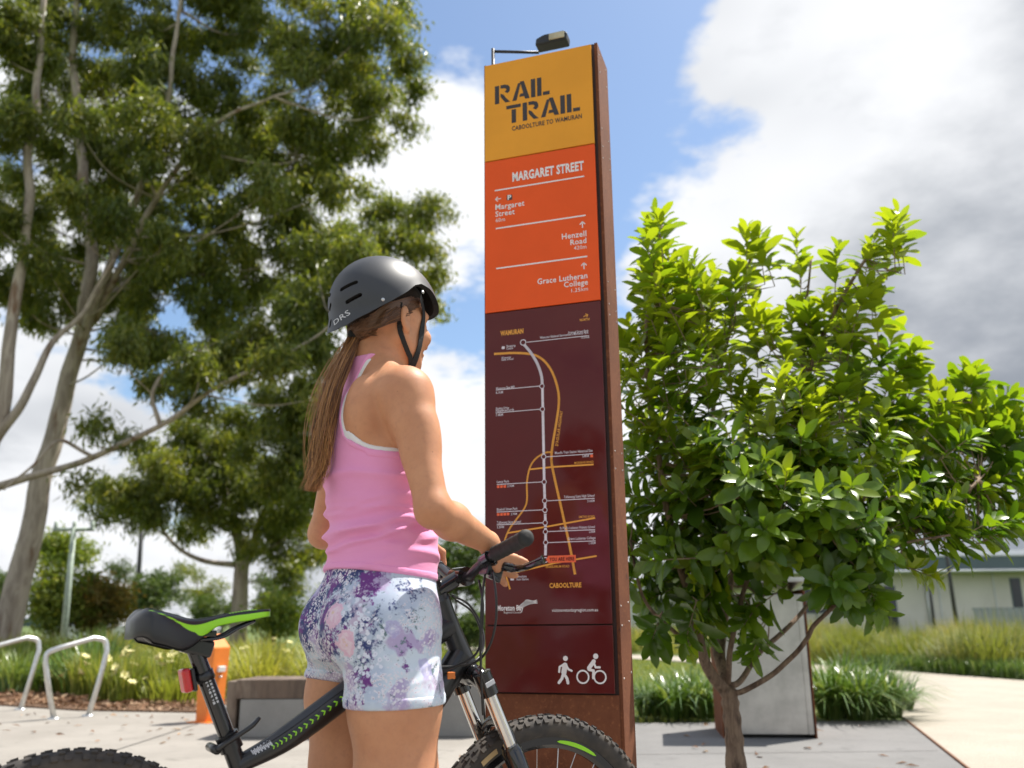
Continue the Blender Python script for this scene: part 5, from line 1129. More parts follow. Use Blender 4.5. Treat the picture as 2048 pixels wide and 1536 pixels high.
def cockpit():
    st0 = HT - hd * 0.008; 
    MB().tube([HT + hd * .001, HT - hd * .012], [.0265, .023], 20).build('headset', BLK, bike, True, auto=50)
    cl = Vector((0.800, 0, 0.978)); stm = MB().tube([st0 - hd * .012, st0 - hd * .018 + Vector((.02, 0, .006)), cl - Vector((.012, 0, .004)), cl + Vector((.012, 0, .004))], [.021, .0185, .0185, .021], 14)
    stm.tube([st0 + hd * .012, st0 - hd * .036], .0195, 18).tube([cl + Vector((0, -.028, 0)), cl + Vector((0, .028, 0))], .0225, 18); stm.build('stem', GBLK, bike, True, auto=45)
    for s in (-1, 1):
        for z in (-.013, .013): MB().lathe([(.0001, .004), (.004, .004), (.004, -.01)], 8, Matrix.Translation(cl + Vector((.021, s * .018, z))) @ Matrix.Rotation(PI / 2, 4, 'Y')).build('stem_bolt', ALLOY, bike, True)
    vs = [st0 + Vector((.012 + .007 * i, -.0195, .0 + .002 * i + .006 * (i % 2))) for i in range(6)]
    ge = B(1052, 1076, 0.305); gx = ge.x; gz = ge.z
    def barpts(s): # s=+1: right (towards camera, y negative)
        y = lambda r: -s * r
        return [cl + Vector((0, y(0), 0)), cl + Vector((0, y(.035), 0)), cl + Vector((-.002, y(.060), .006)), Vector((cl.x - .001, y(.105), cl.z + .026)), Vector((cl.x - .001, y(.150), cl.z + .040)), Vector((gx + .012, y(.21), gz - .012)), Vector((gx, y(.302), gz))]
    bp = list(reversed(bez(barpts(-1), 6)))[:-1] + bez(barpts(1), 6)
    MB().tube(bp, .0112, 14).build('handlebar', BLK, bike, True, auto=50)
    for s in (1, -1):
        q = bez(barpts(s), 10); g = q[int(len(q) * .70):]; g[-1] = g[-1] + (g[-1] - g[-2]).normalized() * .004
        m = len(g); MB().tube(g, [.0165 + .0008 * math.sin(i * 2.2) for i in range(m)], 20).build('grip', RUB, bike, True, auto=50)
        t = (g[-1] - g[-2]).normalized(); MB().lathe([(.0001, .006), (.010, .005), (.0175, .002), (.0182, -.006), (.0165, -.010)], 20, Matrix.Translation(g[-1]) @ t.to_track_quat('Z', 'Y').to_matrix().to_4x4()).build('grip_end', RUB, bike, True)
        # brake lever: clamp, body and blade
        c = q[int(len(q) * .62)]; br = MB(); tt = (q[int(len(q) * .62) + 1] - c).normalized()
        br.tube([c - tt * .011, c + tt * .011], .0165, 14).tube([c + Vector((.010, 0, -.006)), c + Vector((.030, s * .012, -.016)), c + Vector((.040, -s * .004, -.020))], [.012, .011, .009], 10)
        lvp = bez([c + Vector((.036, 0, -.018)), c + Vector((.056, -s * .030, -.024)), c + Vector((.056, -s * .070, -.022)), c + Vector((.058, -s * .105, -.016)), c + Vector((.066, -s * .122, -.010))], 5)
        b_ = br.build('brake_lever', GBLK, bike, True, auto=50); MB().tube(lvp, [.007] * 4 + [.0055] * (len(lvp) - 5) + [.008], 8, True, 1.5).build('lever_blade', GBLK, b_, True)
        c2 = q[int(len(q) * .55)]; sh = MB().tube([c2 - tt * .010, c2 + tt * .010], .0155, 14).box(c2 + Vector((.018, s * .004, -.024)), (.042, .040, .026), M=Matrix.Rotation(R(18), 3, 'Y')); sb_ = sh.build('shifter', BLK, bike, bevel=.004)
        MB().box(c2 + Vector((.012, -s * .022, -.040)), (.030, .010, .010), M=Matrix.Rotation(R(25), 3, 'Y')).build('shift_paddle', BLK, sb_, bevel=.003)
    # cables
    cab = plain('cable_sleeve', (0.014, 0.014, 0.015), 0.4)
    def cable(lst): MB().tube(bez([B(x, y, n) for x, y, n in lst], 8), .0027, 8).build('cable', cab, bike, True)
    cable([(985, 1140, .14), (992, 1190, .16), (992, 1240, .15), (980, 1290, .12), (955, 1322, .08), (915, 1332, .05), (876, 1334, .035)])
    cable([(958, 1160, .10), (966, 1210, .12), (962, 1270, .11), (950, 1310, .09), (900, 1336, .045), (868, 1338, .03)])
    cable([(905, 1192, .02), (935, 1207, -.03), (958, 1240, -.04), (968, 1278, -.02), (960, 1312, .0), (936, 1330, .03)])
    cable([(912, 1200, -.03), (945, 1225, -.08), (963, 1270, -.08), (962, 1330, -.07), (966, 1400, -.075), (972, 1460, -.08)])
    cable([(970, 1150, .12), (964, 1200, .13), (961, 1280, .115), (962, 1350, .1), (966, 1430, .09)])
cockpit()
def fork():
    o = Vector((0, 1, 0))
    MB().tube([HB + hd * .001, HB + hd * .014], [.0275, .026], 20).build('lower_headset', BLK, bike, True, auto=50)
    cr = MB(); c0 = HB + hd * .030
    for s in (-1, 1):
        cr.tube(bez([c0, c0 + o * s * .035 + hd * -.002, c0 + o * s * .062 + hd * .018], 5), [.024] * 4 + [.022] * 4 + [.021] * 3, 14)
        cr.tube([c0 + o * s * .064 - hd * .008, c0 + o * s * .064 + hd * .044], .0215, 16)
    cr.build('fork_crown', GBLK, bike, True, auto=45)
    MB().box(c0 + o * -.0868 + hd * .016, (.024, .002, .011), M=Matrix.Rotation(math.atan2(-hd.x, -hd.z) + PI, 3, 'Y')).build('crown_badge', WLOGO, bike, bevel=.001)
    for s in (-1, 1):
        a = c0 + o * s * .064; b = a + hd * .165
        MB().tube([a + hd * .04, b + hd * .06], .0150, 18).build('stanchion', CHROME, bike, True, auto=50)
        e = AX + o * s * .064; fw_ = Vector((hd.z * -1, 0, hd.x))
        MB().tube([b, b + hd * .010, b + hd * .012, b.lerp(e, .6), e + fw_ * .002], [.0205, .0215, .0235, .0215, .0165], 18).build('fork_leg', GBLK, bike, True, auto=50)
        MB().tube([e + o * s * -.012, e + o * s * .012], .014, 14).build('dropout', GBLK, bike, True, auto=50)
    b = c0 + hd * .185; back = Vector((-hd.z, 0, hd.x)) * -1
    MB().tube(bez([b + o * .064, b + o * .055 - hd * .035 + back * -.012, b + o * .024 - hd * .058 + back * -.020, b - o * .024 - hd * .058 + back * -.020, b - o * .055 - hd * .035 + back * -.012, b - o * .064], 5), .0125, 12).build('fork_brace', GBLK, bike, True, auto=50)
    MB().box(B(891, 1350, .0) + Vector((0, -.028, 0)), (.02, .006, .016)).build('front_reflector', ORANGE, bike, bevel=.002)
fork()
def drive():
    M4 = Matrix.Translation(BB) @ Matrix.Rotation(PI / 2, 4, 'X')
    ch = MB().lathe([(.045, -.0015), (.085, -.0015), (.085, .0015), (.045, .0015)], 40, M4 @ Matrix.Translation((0, 0, .048)), True).build('chainring', GBLK, bike)
    for s, a in ((-1, R(-20)), (1, R(160))):
        d = Vector((math.cos(a), 0, math.sin(a))) * .17; e = BB + d + Vector((0, s * .075, 0))
        cr = MB().tube([BB + Vector((0, s * .058, 0)), e], [.015, .011], 10).build('crank', BLK, bike, True)
        MB().box(e + Vector((0, s * .055, 0)), (.09, .085, .018)).build('pedal', BLK, cr, bevel=.004)
    MB().lathe([(.012, -.018), (.05, -.018), (.05, -.012), (.028, .014), (.012, .014)], 32, Matrix.Translation((0, -.040, WR)) @ Matrix.Rotation(PI / 2, 4, 'X')).build('cassette', ALLOY, bike, True, auto=40)
    for z0, z1 in ((.085, .049), (-.085, -.049)): MB().tube([BB + Vector((0, -.048, z0)), Vector((0, -.042, WR + z1))], .0032, 6).build('chain_run', DARKM, bike, True)
    MB().tube([Vector((0.01, -.062, WR - .05)), Vector((.03, -.058, WR - .12))], .012, 8).build('derailleur', BLK, bike, True)
drive()
# ------------------------------------------------------------------ the cyclist: one continuous body surface grown from a distance field
PO = Vector((-0.343, 2.012, 0)); FA = R(33)
FX = Vector((math.cos(FA), math.sin(FA), 0)); FY = Vector((-math.sin(FA), math.cos(FA), 0))      # forward, left
def PL(p): d = Vector(p) - PO; return np.array((d.dot(FX), d.dot(FY), d.z))                       # world -> person
def PW(p): return PO + FX * float(p[0]) + FY * float(p[1]) + Vector((0, 0, float(p[2])))
def Q(px, py, y):
    r = ray(px, py); o = Vector((0, 0, CAM_H)); t = (y - (o - PO).dot(FY)) / r.dot(FY); return PL(o + r * t)
person = empty('person', PO, FA, 'person in pink tank top and floral shorts straddling the bike, reading the sign', 'person')
class Grid:
    def __init__(s, lo, hi, h):
        s.lo = np.array(lo, float); s.h = h; s.n = np.ceil((np.array(hi) - s.lo) / h).astype(int) + 1; s.S = np.full(s.n, 0.05, np.float32)
    def block(s, lo, hi):
        a = np.clip(np.floor((np.array(lo) - s.lo) / s.h).astype(int), 0, s.n); b = np.clip(np.ceil((np.array(hi) - s.lo) / s.h).astype(int) + 1, 0, s.n)
        ax = [(s.lo[i] + s.h * np.arange(a[i], b[i])).astype(np.float32) for i in range(3)]
        return (slice(a[0], b[0]), slice(a[1], b[1]), slice(a[2], b[2])), ax[0][:, None, None], ax[1][None, :, None], ax[2][None, None, :]
    def union(s, lo, hi, fn, k=0.02):
        pad = 0.03 + k; sl, X, Y, Z_ = s.block(np.array(lo) - pad, np.array(hi) + pad)
        d = fn(X, Y, Z_).astype(np.float32); a = s.S[sl]
        if k > 0:
            h = np.maximum(k - np.abs(a - d), 0) / k; s.S[sl] = np.minimum(a, d) - h * h * k * 0.25
        else: s.S[sl] = np.minimum(a, d)
    def cut(s, lo, hi, fn, k=0.01):
        sl, X, Y, Z_ = s.block(np.array(lo) - .02, np.array(hi) + .02); d = -fn(X, Y, Z_).astype(np.float32); a = s.S[sl]; h = np.maximum(k - np.abs(a - d), 0) / k; s.S[sl] = np.maximum(a, d) + h * h * k * 0.25
    def cone(s, a, b, ra, rb, k=0.02):
        a = np.array(a, float); b = np.array(b, float); ba = b - a; L2 = ba @ ba; m = max(ra, rb)
        def fn(X, Y, Z_):
            x, y, z = X - a[0], Y - a[1], Z_ - a[2]; t = np.clip((x * ba[0] + y * ba[1] + z * ba[2]) / L2, 0, 1)
            return np.sqrt((x - t * ba[0]) ** 2 + (y - t * ba[1]) ** 2 + (z - t * ba[2]) ** 2) - (ra + (rb - ra) * t)
        s.union(np.minimum(a, b) - m, np.maximum(a, b) + m, fn, k)
    def chain(s, pts, rads, k=0.02):
        for i in range(len(pts) - 1): s.cone(pts[i], pts[i + 1], rads[i], rads[i + 1], k)
    def ell(s, c, r, k=0.02, M=None, cut=False):
        c = np.array(c, float); r = np.array(r, float); M = np.eye(3) if M is None else np.array(M); m = r.max()
        def fn(X, Y, Z_):
            x, y, z = X - c[0], Y - c[1], Z_ - c[2]
            u = M[0, 0] * x + M[1, 0] * y + M[2, 0] * z; v = M[0, 1] * x + M[1, 1] * y + M[2, 1] * z; w = M[0, 2] * x + M[1, 2] * y + M[2, 2] * z
            k0 = np.sqrt((u / r[0]) ** 2 + (v / r[1]) ** 2 + (w / r[2]) ** 2); k1 = np.sqrt((u / r[0] ** 2) ** 2 + (v / r[1] ** 2) ** 2 + (w / r[2] ** 2) ** 2) + 1e-9
            return k0 * (k0 - 1) / k1
        (s.cut if cut else s.union)(c - m, c + m, fn, k)
    def sample(s, p):
        q = (np.atleast_2d(p) - s.lo) / s.h; i = np.clip(np.floor(q).astype(int), 0, s.n - 2); f = q - i; out = 0
        for dx in (0, 1):
            for dy in (0, 1):
                for dz in (0, 1):
                    w = (f[:, 0] if dx else 1 - f[:, 0]) * (f[:, 1] if dy else 1 - f[:, 1]) * (f[:, 2] if dz else 1 - f[:, 2]); out = out + w * s.S[i[:, 0] + dx, i[:, 1] + dy, i[:, 2] + dz]
        return out
    def normal(s, p):
        p = np.atleast_2d(p); e = s.h * 1.5; g = np.stack([s.sample(p + np.eye(3)[i] * e) - s.sample(p - np.eye(3)[i] * e) for i in range(3)], 1); return g / (np.linalg.norm(g, axis=1, keepdims=True) + 1e-9)
    def mesh(s, relax=1):
        return surface_nets(s.S, s.lo, s.h, relax)
def surface_nets(S, lo, h, relax=1):
    ins = S < 0; c = np.zeros(tuple(np.array(S.shape) - 1), np.int8)
    for dx in (0, 1):
        for dy in (0, 1):
            for dz in (0, 1): c += ins[dx:S.shape[0] - 1 + dx, dy:S.shape[1] - 1 + dy, dz:S.shape[2] - 1 + dz]
    act = np.argwhere((c > 0) & (c < 8)); idx = np.full(c.shape, -1, np.int32); idx[act[:, 0], act[:, 1], act[:, 2]] = np.arange(len(act))
    acc = np.zeros((len(act), 3)); cnt = np.zeros(len(act)); C = [np.array((i, j, k)) for i in (0, 1) for j in (0, 1) for k in (0, 1)]
    for a in C:
        for ax in range(3):
            if a[ax]: continue
            b = a.copy(); b[ax] = 1; pa = act + a; pb = act + b; va = S[pa[:, 0], pa[:, 1], pa[:, 2]]; vb = S[pb[:, 0], pb[:, 1], pb[:, 2]]; m = (va < 0) != (vb < 0)
            t = va[m] / (va[m] - vb[m]); acc[m] += a + (b - a)[None] * t[:, None]; cnt[m] += 1
    V = lo + h * (act + acc / cnt[:, None]); F = []
    for ax in range(3):
        o1, o2 = (ax + 1) % 3, (ax + 2) % 3; sh = list(S.shape); s0 = [slice(1, -1)] * 3; s1 = [slice(1, -1)] * 3; s0[ax] = slice(0, -1); s1[ax] = slice(1, None)
        A, B_ = ins[tuple(s0)], ins[tuple(s1)]; e = np.argwhere(A != B_)
        if not len(e): continue
        fl = A[e[:, 0], e[:, 1], e[:, 2]]; e = e + 1; e[:, ax] -= 1
        def cell(d1, d2):
            q = e.copy(); q[:, o1] -= d1; q[:, o2] -= d2; return idx[q[:, 0], q[:, 1], q[:, 2]]
        f = np.stack([cell(0, 0), cell(1, 0), cell(1, 1), cell(0, 1)], 1); f[~fl] = f[~fl][:, ::-1]; F.append(f)
    F = np.concatenate(F); F = F[(F >= 0).all(1)]
    for _ in range(relax):      # one gentle pass takes the grid terraces out
        sm_ = np.zeros_like(V); n = np.zeros(len(V))
        for i in range(4):
            a, b = F[:, i], F[:, (i + 1) % 4]; np.add.at(sm_, a, V[b]); np.add.at(n, a, 1); np.add.at(sm_, b, V[a]); np.add.at(n, b, 1)
        V = V * 0.5 + 0.5 * sm_ / np.maximum(n, 1)[:, None]
    return V, F
# ---- torso as a stack of ellipses: z, centre x, half depth, half width
LV = np.array([(0.770, .038, .060, .085), (0.800, .038, .100, .125), (0.840, .039, .122, .152), (0.880, .042, .126, .160), (0.930, .046, .120, .158), (0.985, .050, .111, .143), (1.040, .051, .104, .130), (1.085, .046, .102, .126), (1.140, .037, .104, .130),
               (1.200, .031, .106, .136), (1.260, .030, .107, .143), (1.320, .029, .100, .146), (1.370, .029, .086, .138), (1.410, .029, .066, .112), (1.445, .030, .050, .075), (1.470, .032, .040, .050)])
def torso_fn(X, Y, Z_):
    z = np.clip(Z_, LV[0, 0], LV[-1, 0]); cx = np.interp(z, LV[:, 0], LV[:, 1]); a = np.interp(z, LV[:, 0], LV[:, 2]); b = np.interp(z, LV[:, 0], LV[:, 3])
    x = X - cx; k0 = np.sqrt((x / a) ** 2 + (Y / b) ** 2) + 1e-6; k1 = np.sqrt((x / a ** 2) ** 2 + (Y / b ** 2) ** 2) + 1e-6
    d = k0 * (k0 - 1) / k1; return np.maximum(d, np.abs(Z_ - (LV[0, 0] + LV[-1, 0]) / 2) - (LV[-1, 0] - LV[0, 0]) / 2)
HC = np.array((0.054, -0.007, 1.575)); HYAW = R(10); HP = R(3)
HM = np.array((Matrix.Rotation(HYAW, 3, 'Z') @ Matrix.Rotation(HP, 3, 'Y')))       # head frame -> person
hd_ = lambda x, y, z: HC + HM @ np.array((x, y, z))
bpt = lambda x, y, z: PL(BO + BF * x + BR * (-y) + Vector((0, 0, z)))               # bike -> person
def grip_frame(s):
    """point on the bar under the hand and its frame; s = 1 right hand"""
    ge = B(1052, 1076, 0.305); n = 0.190 if s > 0 else .235; c = bpt(ge.x + .010, -s * n, ge.z - .008); o = bpt(ge.x, -s * .302, ge.z)
    g = o - c; g /= np.linalg.norm(g); u = np.array((0, 0, 1.)); f = np.cross(u, g) if s < 0 else np.cross(g, u); f /= np.linalg.norm(f); f = f if f[0] > 0 else -f; u = np.cross(f, g); u = u if u[2] > 0 else -u
    return c, g, f, u
THR = 0.121
LEG = lambda s: ([(.040, s * .088, .865), (.036, s * THR, .715), (.042, s * .124, .56), (.062, s * .124, .475), (.035, s * .122, .335), (.022, s * .120, .20), (.028, s * .120, .085)], [.102, .0915, .080, .058, .053, .040, .033])
def add_torso(g):
    g.union((-.12, -.2, .77), (.22, .2, 1.47), torso_fn, 0.0)
    for s in (-1, 1):
        g.ell((-.003, s * .074, .868), (.094, .086, .086), .035)                    # seat
        g.ell((.098, s * .060, 1.225), (.050, .054, .056), .03)                     # bust
        g.ell((-.040, s * .085, 1.335), (.038, .05, .075), .03)                     # shoulder blades
def add_legs(g, upto=7):
    for s in (-1, 1):
        p, r = LEG(s); g.chain(p[:upto], r[:upto], .03)
        if upto > 4: g.ell((.0, s * .122, .345), (.047, .047, .085), .03)
G1 = Grid((-.30, -.44, .0), (.46, .44, 1.72), .004)
add_torso(G1); add_legs(G1)
for s in (-1, 1):
    # trapezius, collar, shoulder, arm
    G1.cone((.012, s * .040, 1.452), (.022, s * .145, 1.383), .026, .034, .04)
    G1.cone((.055, s * .05, 1.40), (.05, s * .14, 1.375), .030, .036, .04)
    G1.ell((.020, s * .112, 1.372), (.044, .070, .036), .04)
    sh = np.array((.030, s * .160, 1.362)); el = np.array((.050, -.250, 1.098)) if s < 0 else np.array((.014, .262, 1.092))
    c, g, f, u = grip_frame(-s); wr = c - f * .040 + u * .047
    h_ = lambda px, py, n: bpt(*B(px, py, n))
    if s < 0: wr = h_(976, 1085, .122)
    ax = el - sh
    G1.ell(sh + ax * .10, (.049, .045, .062), .035); G1.cone(sh, sh + ax * .28, .0455, .0435, .035); G1.cone(sh + ax * .28, el, .0435, .0345, .02)
    G1.ell(sh + ax * .45 + np.array((.008, 0, 0)), (.0415, .040, .075), .02)
    fa = wr - el; G1.cone(el, el + fa * .32, .0350, .0375, .02); G1.cone(el + fa * .32, wr, .0375, .0250, .02)
    if s < 0:
        # right hand: reaches behind the bar, four fingers laid along the underside of the lever, thumb back round the bar
        for px, py in ((1004, 1108), (1001, 1119), (996, 1129), (990, 1137)): G1.cone(wr, h_(px, py, .128), .0190, .0118, .012)
        for pts, r in (([(1004, 1108, .128), (1029, 1116, .126), (1042, 1121, .130), (1052, 1124, .138)], .0092), ([(1001, 1119, .126), (1026, 1131, .122), (1039, 1136, .126), (1048, 1136, .134)], .0094),
                       ([(996, 1129, .126), (1014, 1144, .122), (1024, 1150, .126), (1032, 1151, .134)], .0090), ([(990, 1137, .126), (1001, 1155, .121), (1007, 1164, .124), (1011, 1170, .130)], .0080)):
            G1.chain([h_(*q) for q in pts], [r * 1.12, r, r * .93, r * .80], .005)
        G1.chain([wr + np.array((.004, .004, -.006)), h_(976, 1104, .095), h_(972, 1122, .092), h_(980, 1136, .102)], [.0150, .0122, .0102, .0085], .008)
        continue
    # left hand: palm over the grip, four fingers over the front, thumb round the inside
    for t in np.linspace(-1, 1, 4):
        k = c + g * t * .027; G1.cone(wr + g * t * .012, k + f * .022 + u * .034, .0165, .0130, .012)
    for i, t in enumerate((-.033, -.0115, .010, .031)):
        ln = (.92, 1.0, .97, .82)[i]; k = c + g * t
        tips = [k + f * .022 + u * .034, k + f * (.020 + .032 * ln) + u * .020, k + f * (.028 + .030 * ln) + u * (.002 - .014 * ln), k + f * .034 + u * (-.030 * ln - .008)]
        G1.chain(tips, [.0102, .0092, .0085, .0074], .005)
    th = c - g * .038; G1.chain([wr - g * .014 + f * .010, th + u * .024 - f * .002, th - g * .006 + f * .016 + u * .004, th - g * .002 + f * .026 - u * .016], [.0145, .0118, .0098, .0082], .008)
# neck and head
G1.cone((.026, 0, 1.42), HC + np.array((-.018, 0, -.06)), .056, .051, .03)
G1.cone((.010, 0, 1.44), HC + np.array((-.052, 0, -.04)), .035, .034, .03)
G1.ell(hd_(-.010, 0, .028), (.099, .0765, .093), .01, HM); G1.ell(hd_(.034, 0, -.040), (.060, .060, .078), .025, HM)
G1.cone(hd_(.0, -.052, -.05), hd_(.062, -.020, -.096), .020, .018, .025); G1.cone(hd_(.0, .052, -.05), hd_(.062, .020, -.096), .020, .018, .025)
G1.ell(hd_(.070, 0, -.100), (.020, .022, .017), .018, HM)
G1.cone(hd_(.086, 0, .008), hd_(.107, 0, -.034), .0075, .0105, .010); G1.ell(hd_(.098, -.011, -.037), (.011, .0075, .008), .006, HM); G1.ell(hd_(.098, .011, -.037), (.011, .0075, .008), .006, HM)
for s in (-1, 1):
    G1.ell(hd_(.076, s * .031, -.028), (.024, .022, .020), .02, HM)                  # cheeks
    G1.cone(hd_(.088, s * .010, .022), hd_(.074, s * .045, .024), .009, .008, .012)   # brow
    G1.ell(hd_(.094, s * .031, .000), (.016, .016, .011), .008, HM, cut=True)
    G1.ell(hd_(.074, s * .031, .000), (.0125, .0125, .0125), .002, HM)                # eyes, lids half down
    E_ = np.array(Matrix.Rotation(R(-14), 3, 'Y')); 
    G1.ell(hd_(-.010, s * .0795, -.012), (.0185, .0075, .0315), .004, HM @ np.array(Matrix.Rotation(s * R(-22), 3, 'Z')) @ E_)
    G1.ell(hd_(-.005, s * .0865, -.014), (.0085, .0065, .017), .004, HM @ E_, cut=True)
    G1.ell(hd_(-.002, s * .077, -.037), (.0085, .006, .010), .005, HM)
G1.ell(hd_(.092, 0, -.0635), (.0095, .0215, .0055), .005, HM); G1.ell(hd_(.0905, 0, -.0735), (.0095, .0185, .0062), .005, HM)
def skin_mat():
    m, nt, b = nodes_mat('skin'); T = NT(nt); v = T.coord('Object')
    c = T.mix(T.ramp(T.noise(v, 7, 6, 0.6), 0.3, 0.7), (0.62, 0.305, 0.165), (0.50, 0.225, 0.118)); c = T.mix(T.math('MULTIPLY', T.ramp(T.noise(v, 90, 4, 0.7), 0.45, 0.8), 0.5), c, (0.44, 0.20, 0.12))
    c = T.mix(T.math('MULTIPLY', T.ramp(T.voro(v, 26), 0.055, 0.03), 0.6), c, (0.22, 0.10, 0.06))
    T.set(b.inputs['Base Color'], c); T.set(b.inputs['Roughness'], T.math('ADD', 0.46, T.math('MULTIPLY', T.noise(v, 35, 4), 0.18))); b.inputs['Specular IOR Level'].default_value = 0.32
    b.inputs['Subsurface Weight'].default_value = 0.12; b.inputs['Subsurface Radius'].default_value = (1.0, 0.35, 0.18); b.inputs['Subsurface Scale'].default_value = 0.012
    n1 = T.bump(T.noise(v, 420, 4, 0.7), 0.12, 0.0008); T.set(b.inputs['Normal'], T.bump(T.noise(v, 22, 4, 0.55), 0.10, 0.004, n1)); return m
SKIN = skin_mat()
V, F = G1.mesh(2); np_mesh('body', V, F, SKIN, person, True)
def march(px, py, grid=None, off=0.0, tmin=1.2):
    """first point of the body surface seen at a picture point (person coordinates), lifted by off along the surface normal"""
    grid = grid or G1; r = ray(px, py).normalized(); o = Vector((0, 0, CAM_H)); t = tmin
    for _ in range(220):
        p = PL(o + r * t); inb = (p > grid.lo).all() and (p < grid.lo + grid.h * (grid.n - 2)).all(); d = float(grid.sample(p)[0]) if inb else 0.02
        if d < 0.0006: break
        t += max(0.0008, min(0.02, d * 0.8))
        if t > 3.2: return None
    return p + grid.normal(p)[0] * off

# ---- clothes: shells round the torso, cut by hem, neckline and armholes
def fab(name, col, col2, rough=0.8, weave=900):
    m, nt, b = nodes_mat(name); T = NT(nt); v = T.coord('Object')
    T.set(b.inputs['Base Color'], T.mix(T.ramp(T.noise(v, 5, 5), 0.3, 0.7), col, col2)); b.inputs['Roughness'].default_value = rough; b.inputs['Specular IOR Level'].default_value = 0.25
    b.inputs['Sheen Weight'].default_value = 0.15; n1 = T.bump(T.noise(v, weave, 2, 0.6), 0.15, 0.0006); T.set(b.inputs['Normal'], T.bump(T.noise(T.coord('Object', (6, 6, 26)), 2.2, 5, 0.6, 0.4), 0.22, 0.006, n1)); return m
PINK = fab('pink_jersey', (0.85, 0.35, 0.595), (0.81, 0.31, 0.55)); WBRA = fab('white_jersey', (0.80, 0.79, 0.79), (0.74, 0.73, 0.73))
zA = 1.236                       # lowest point of the armholes
def armhole(X, Y, Z_, grow=0.0):
    """negative inside the opening: an oval seen from the side, leaving a narrow racer back and two front straps"""
    e = (np.abs((X - .020) / (.122 - grow)) ** 3 + np.abs((Z_ - (zA + .185)) / (.186 - grow)) ** 3) ** (1 / 3.) - 1
    strap = np.where(X < .02, np.interp(Z_, [1.23, 1.25, 1.275, 1.31, 1.36, 1.42, 1.48], [.120, .088, .066, .052, .042, .040, .065]), .055 + .02 * np.clip((1.33 - Z_) / .1, 0, 1)) + grow * .7
    return np.maximum(e * .11, strap - np.abs(Y))
G2 = Grid((-.17, -.24, .90), (.25, .24, 1.52), .003)
add_torso(G2)
for s in (-1, 1): G2.cone((.012, s * .040, 1.452), (.022, s * .145, 1.383), .026, .034, .04)
G2.cone((.026, 0, 1.42), HC + np.array((-.018, 0, -.06)), .056, .051, .03); G2.cone((.010, 0, 1.44), HC + np.array((-.052, 0, -.04)), .035, .034, .03)
T0 = G2.S.copy(); X, Y, Z_ = [(G2.lo[i] + G2.h * np.arange(G2.n[i])).astype(np.float32).reshape([-1 if j == i else 1 for j in range(3)]) for i in range(3)]
def fold(amp, z0, w, slope, ph, sgn=1.0, xs=1.0): # a crease running round the body, dying out along it
    zz = z0 + slope * (X - .05) * xs + .010 * np.sin(X * 22 + ph) + .006 * np.sin(Y * 25 + ph * 2); q = (Z_ - zz) / w
    env = .35 + .65 * np.clip(np.sin(X * 11 + Y * 7 + ph * 1.7), 0, 1); return sgn * 1.45 * amp * np.exp(-q * q) * env
wr_ = sum(fold(*a) for a in ((.0075, 1.128, .010, .12, .3), (.0085, 1.092, .010, .18, 1.1), (.0095, 1.060, .012, .02, 2.0), (.0070, 1.030, .010, -.10, 2.9), (.0060, 1.158, .012, .25, 3.6), (.004, 1.20, .012, .1, 4.4), (.006, 1.075, .007, .30, 5.2), (.005, 1.005, .010, .05, 6.0), (.0045, 1.110, .006, -.12, .8), (.0045, 1.045, .006, .22, 3.1), (.0035, 1.145, .006, .35, 2.4), (.004, 1.175, .008, -.2, 5.5)))
puff = .004 + .012 * np.exp(-((Z_ - 1.045) / .05) ** 2) * np.clip((X - .02) / .12, 0, 1) + .003 * np.exp(-((Z_ - 1.0) / .05) ** 2)
outer = T0 - puff - wr_
hem = (0.985 - .012 * np.sin((X + .1) * 9)) - .10 * np.clip(X - .02, -.2, .3) * .9 - Z_
neck = Z_ - np.where(X < .03, 1.474, 1.36 + .10 * np.clip(np.abs(Y) / .07, 0, 1) ** 2)
def smax(a, b, k=.006): h = np.maximum(k - np.abs(a - b), 0) / k; return np.maximum(a, b) + h * h * k * .25
ar = armhole(X, Y, Z_)
S = smax(smax(smax(outer, -ar), hem), neck); S = np.maximum(S, -(T0 + .010)); V, F = surface_nets(S.astype(np.float32), G2.lo, G2.h, 2); top = np_mesh('tank_top', V, F, PINK, person, True)
def band(cond_outer, lo_, hi_, name, mat, parent):
    S = np.maximum(smax(smax(cond_outer, lo_, .003), hi_, .003), -(T0 + .008)); V, F = surface_nets(S.astype(np.float32), G2.lo, G2.h, 2); return np_mesh(name, V, F, mat, parent, True)
band(outer - .0022, np.maximum(-ar, neck), np.maximum(ar - .010, -outer - .02), 'armhole_binding', PINK, top)
band(outer - .0020, hem, -(hem + .016), 'hem_band', PINK, top)
ar2 = armhole(X, Y, Z_, .009)
S = smax(smax(smax(T0 - .0035, -ar2), 1.15 - Z_), neck + .012); S = np.maximum(S, -(T0 + .008)); V, F = surface_nets(S.astype(np.float32), G2.lo, G2.h, 2); np_mesh('sports_bra', V, F, WBRA, person, True)
del T0, S, outer, wr_, ar, ar2, puff
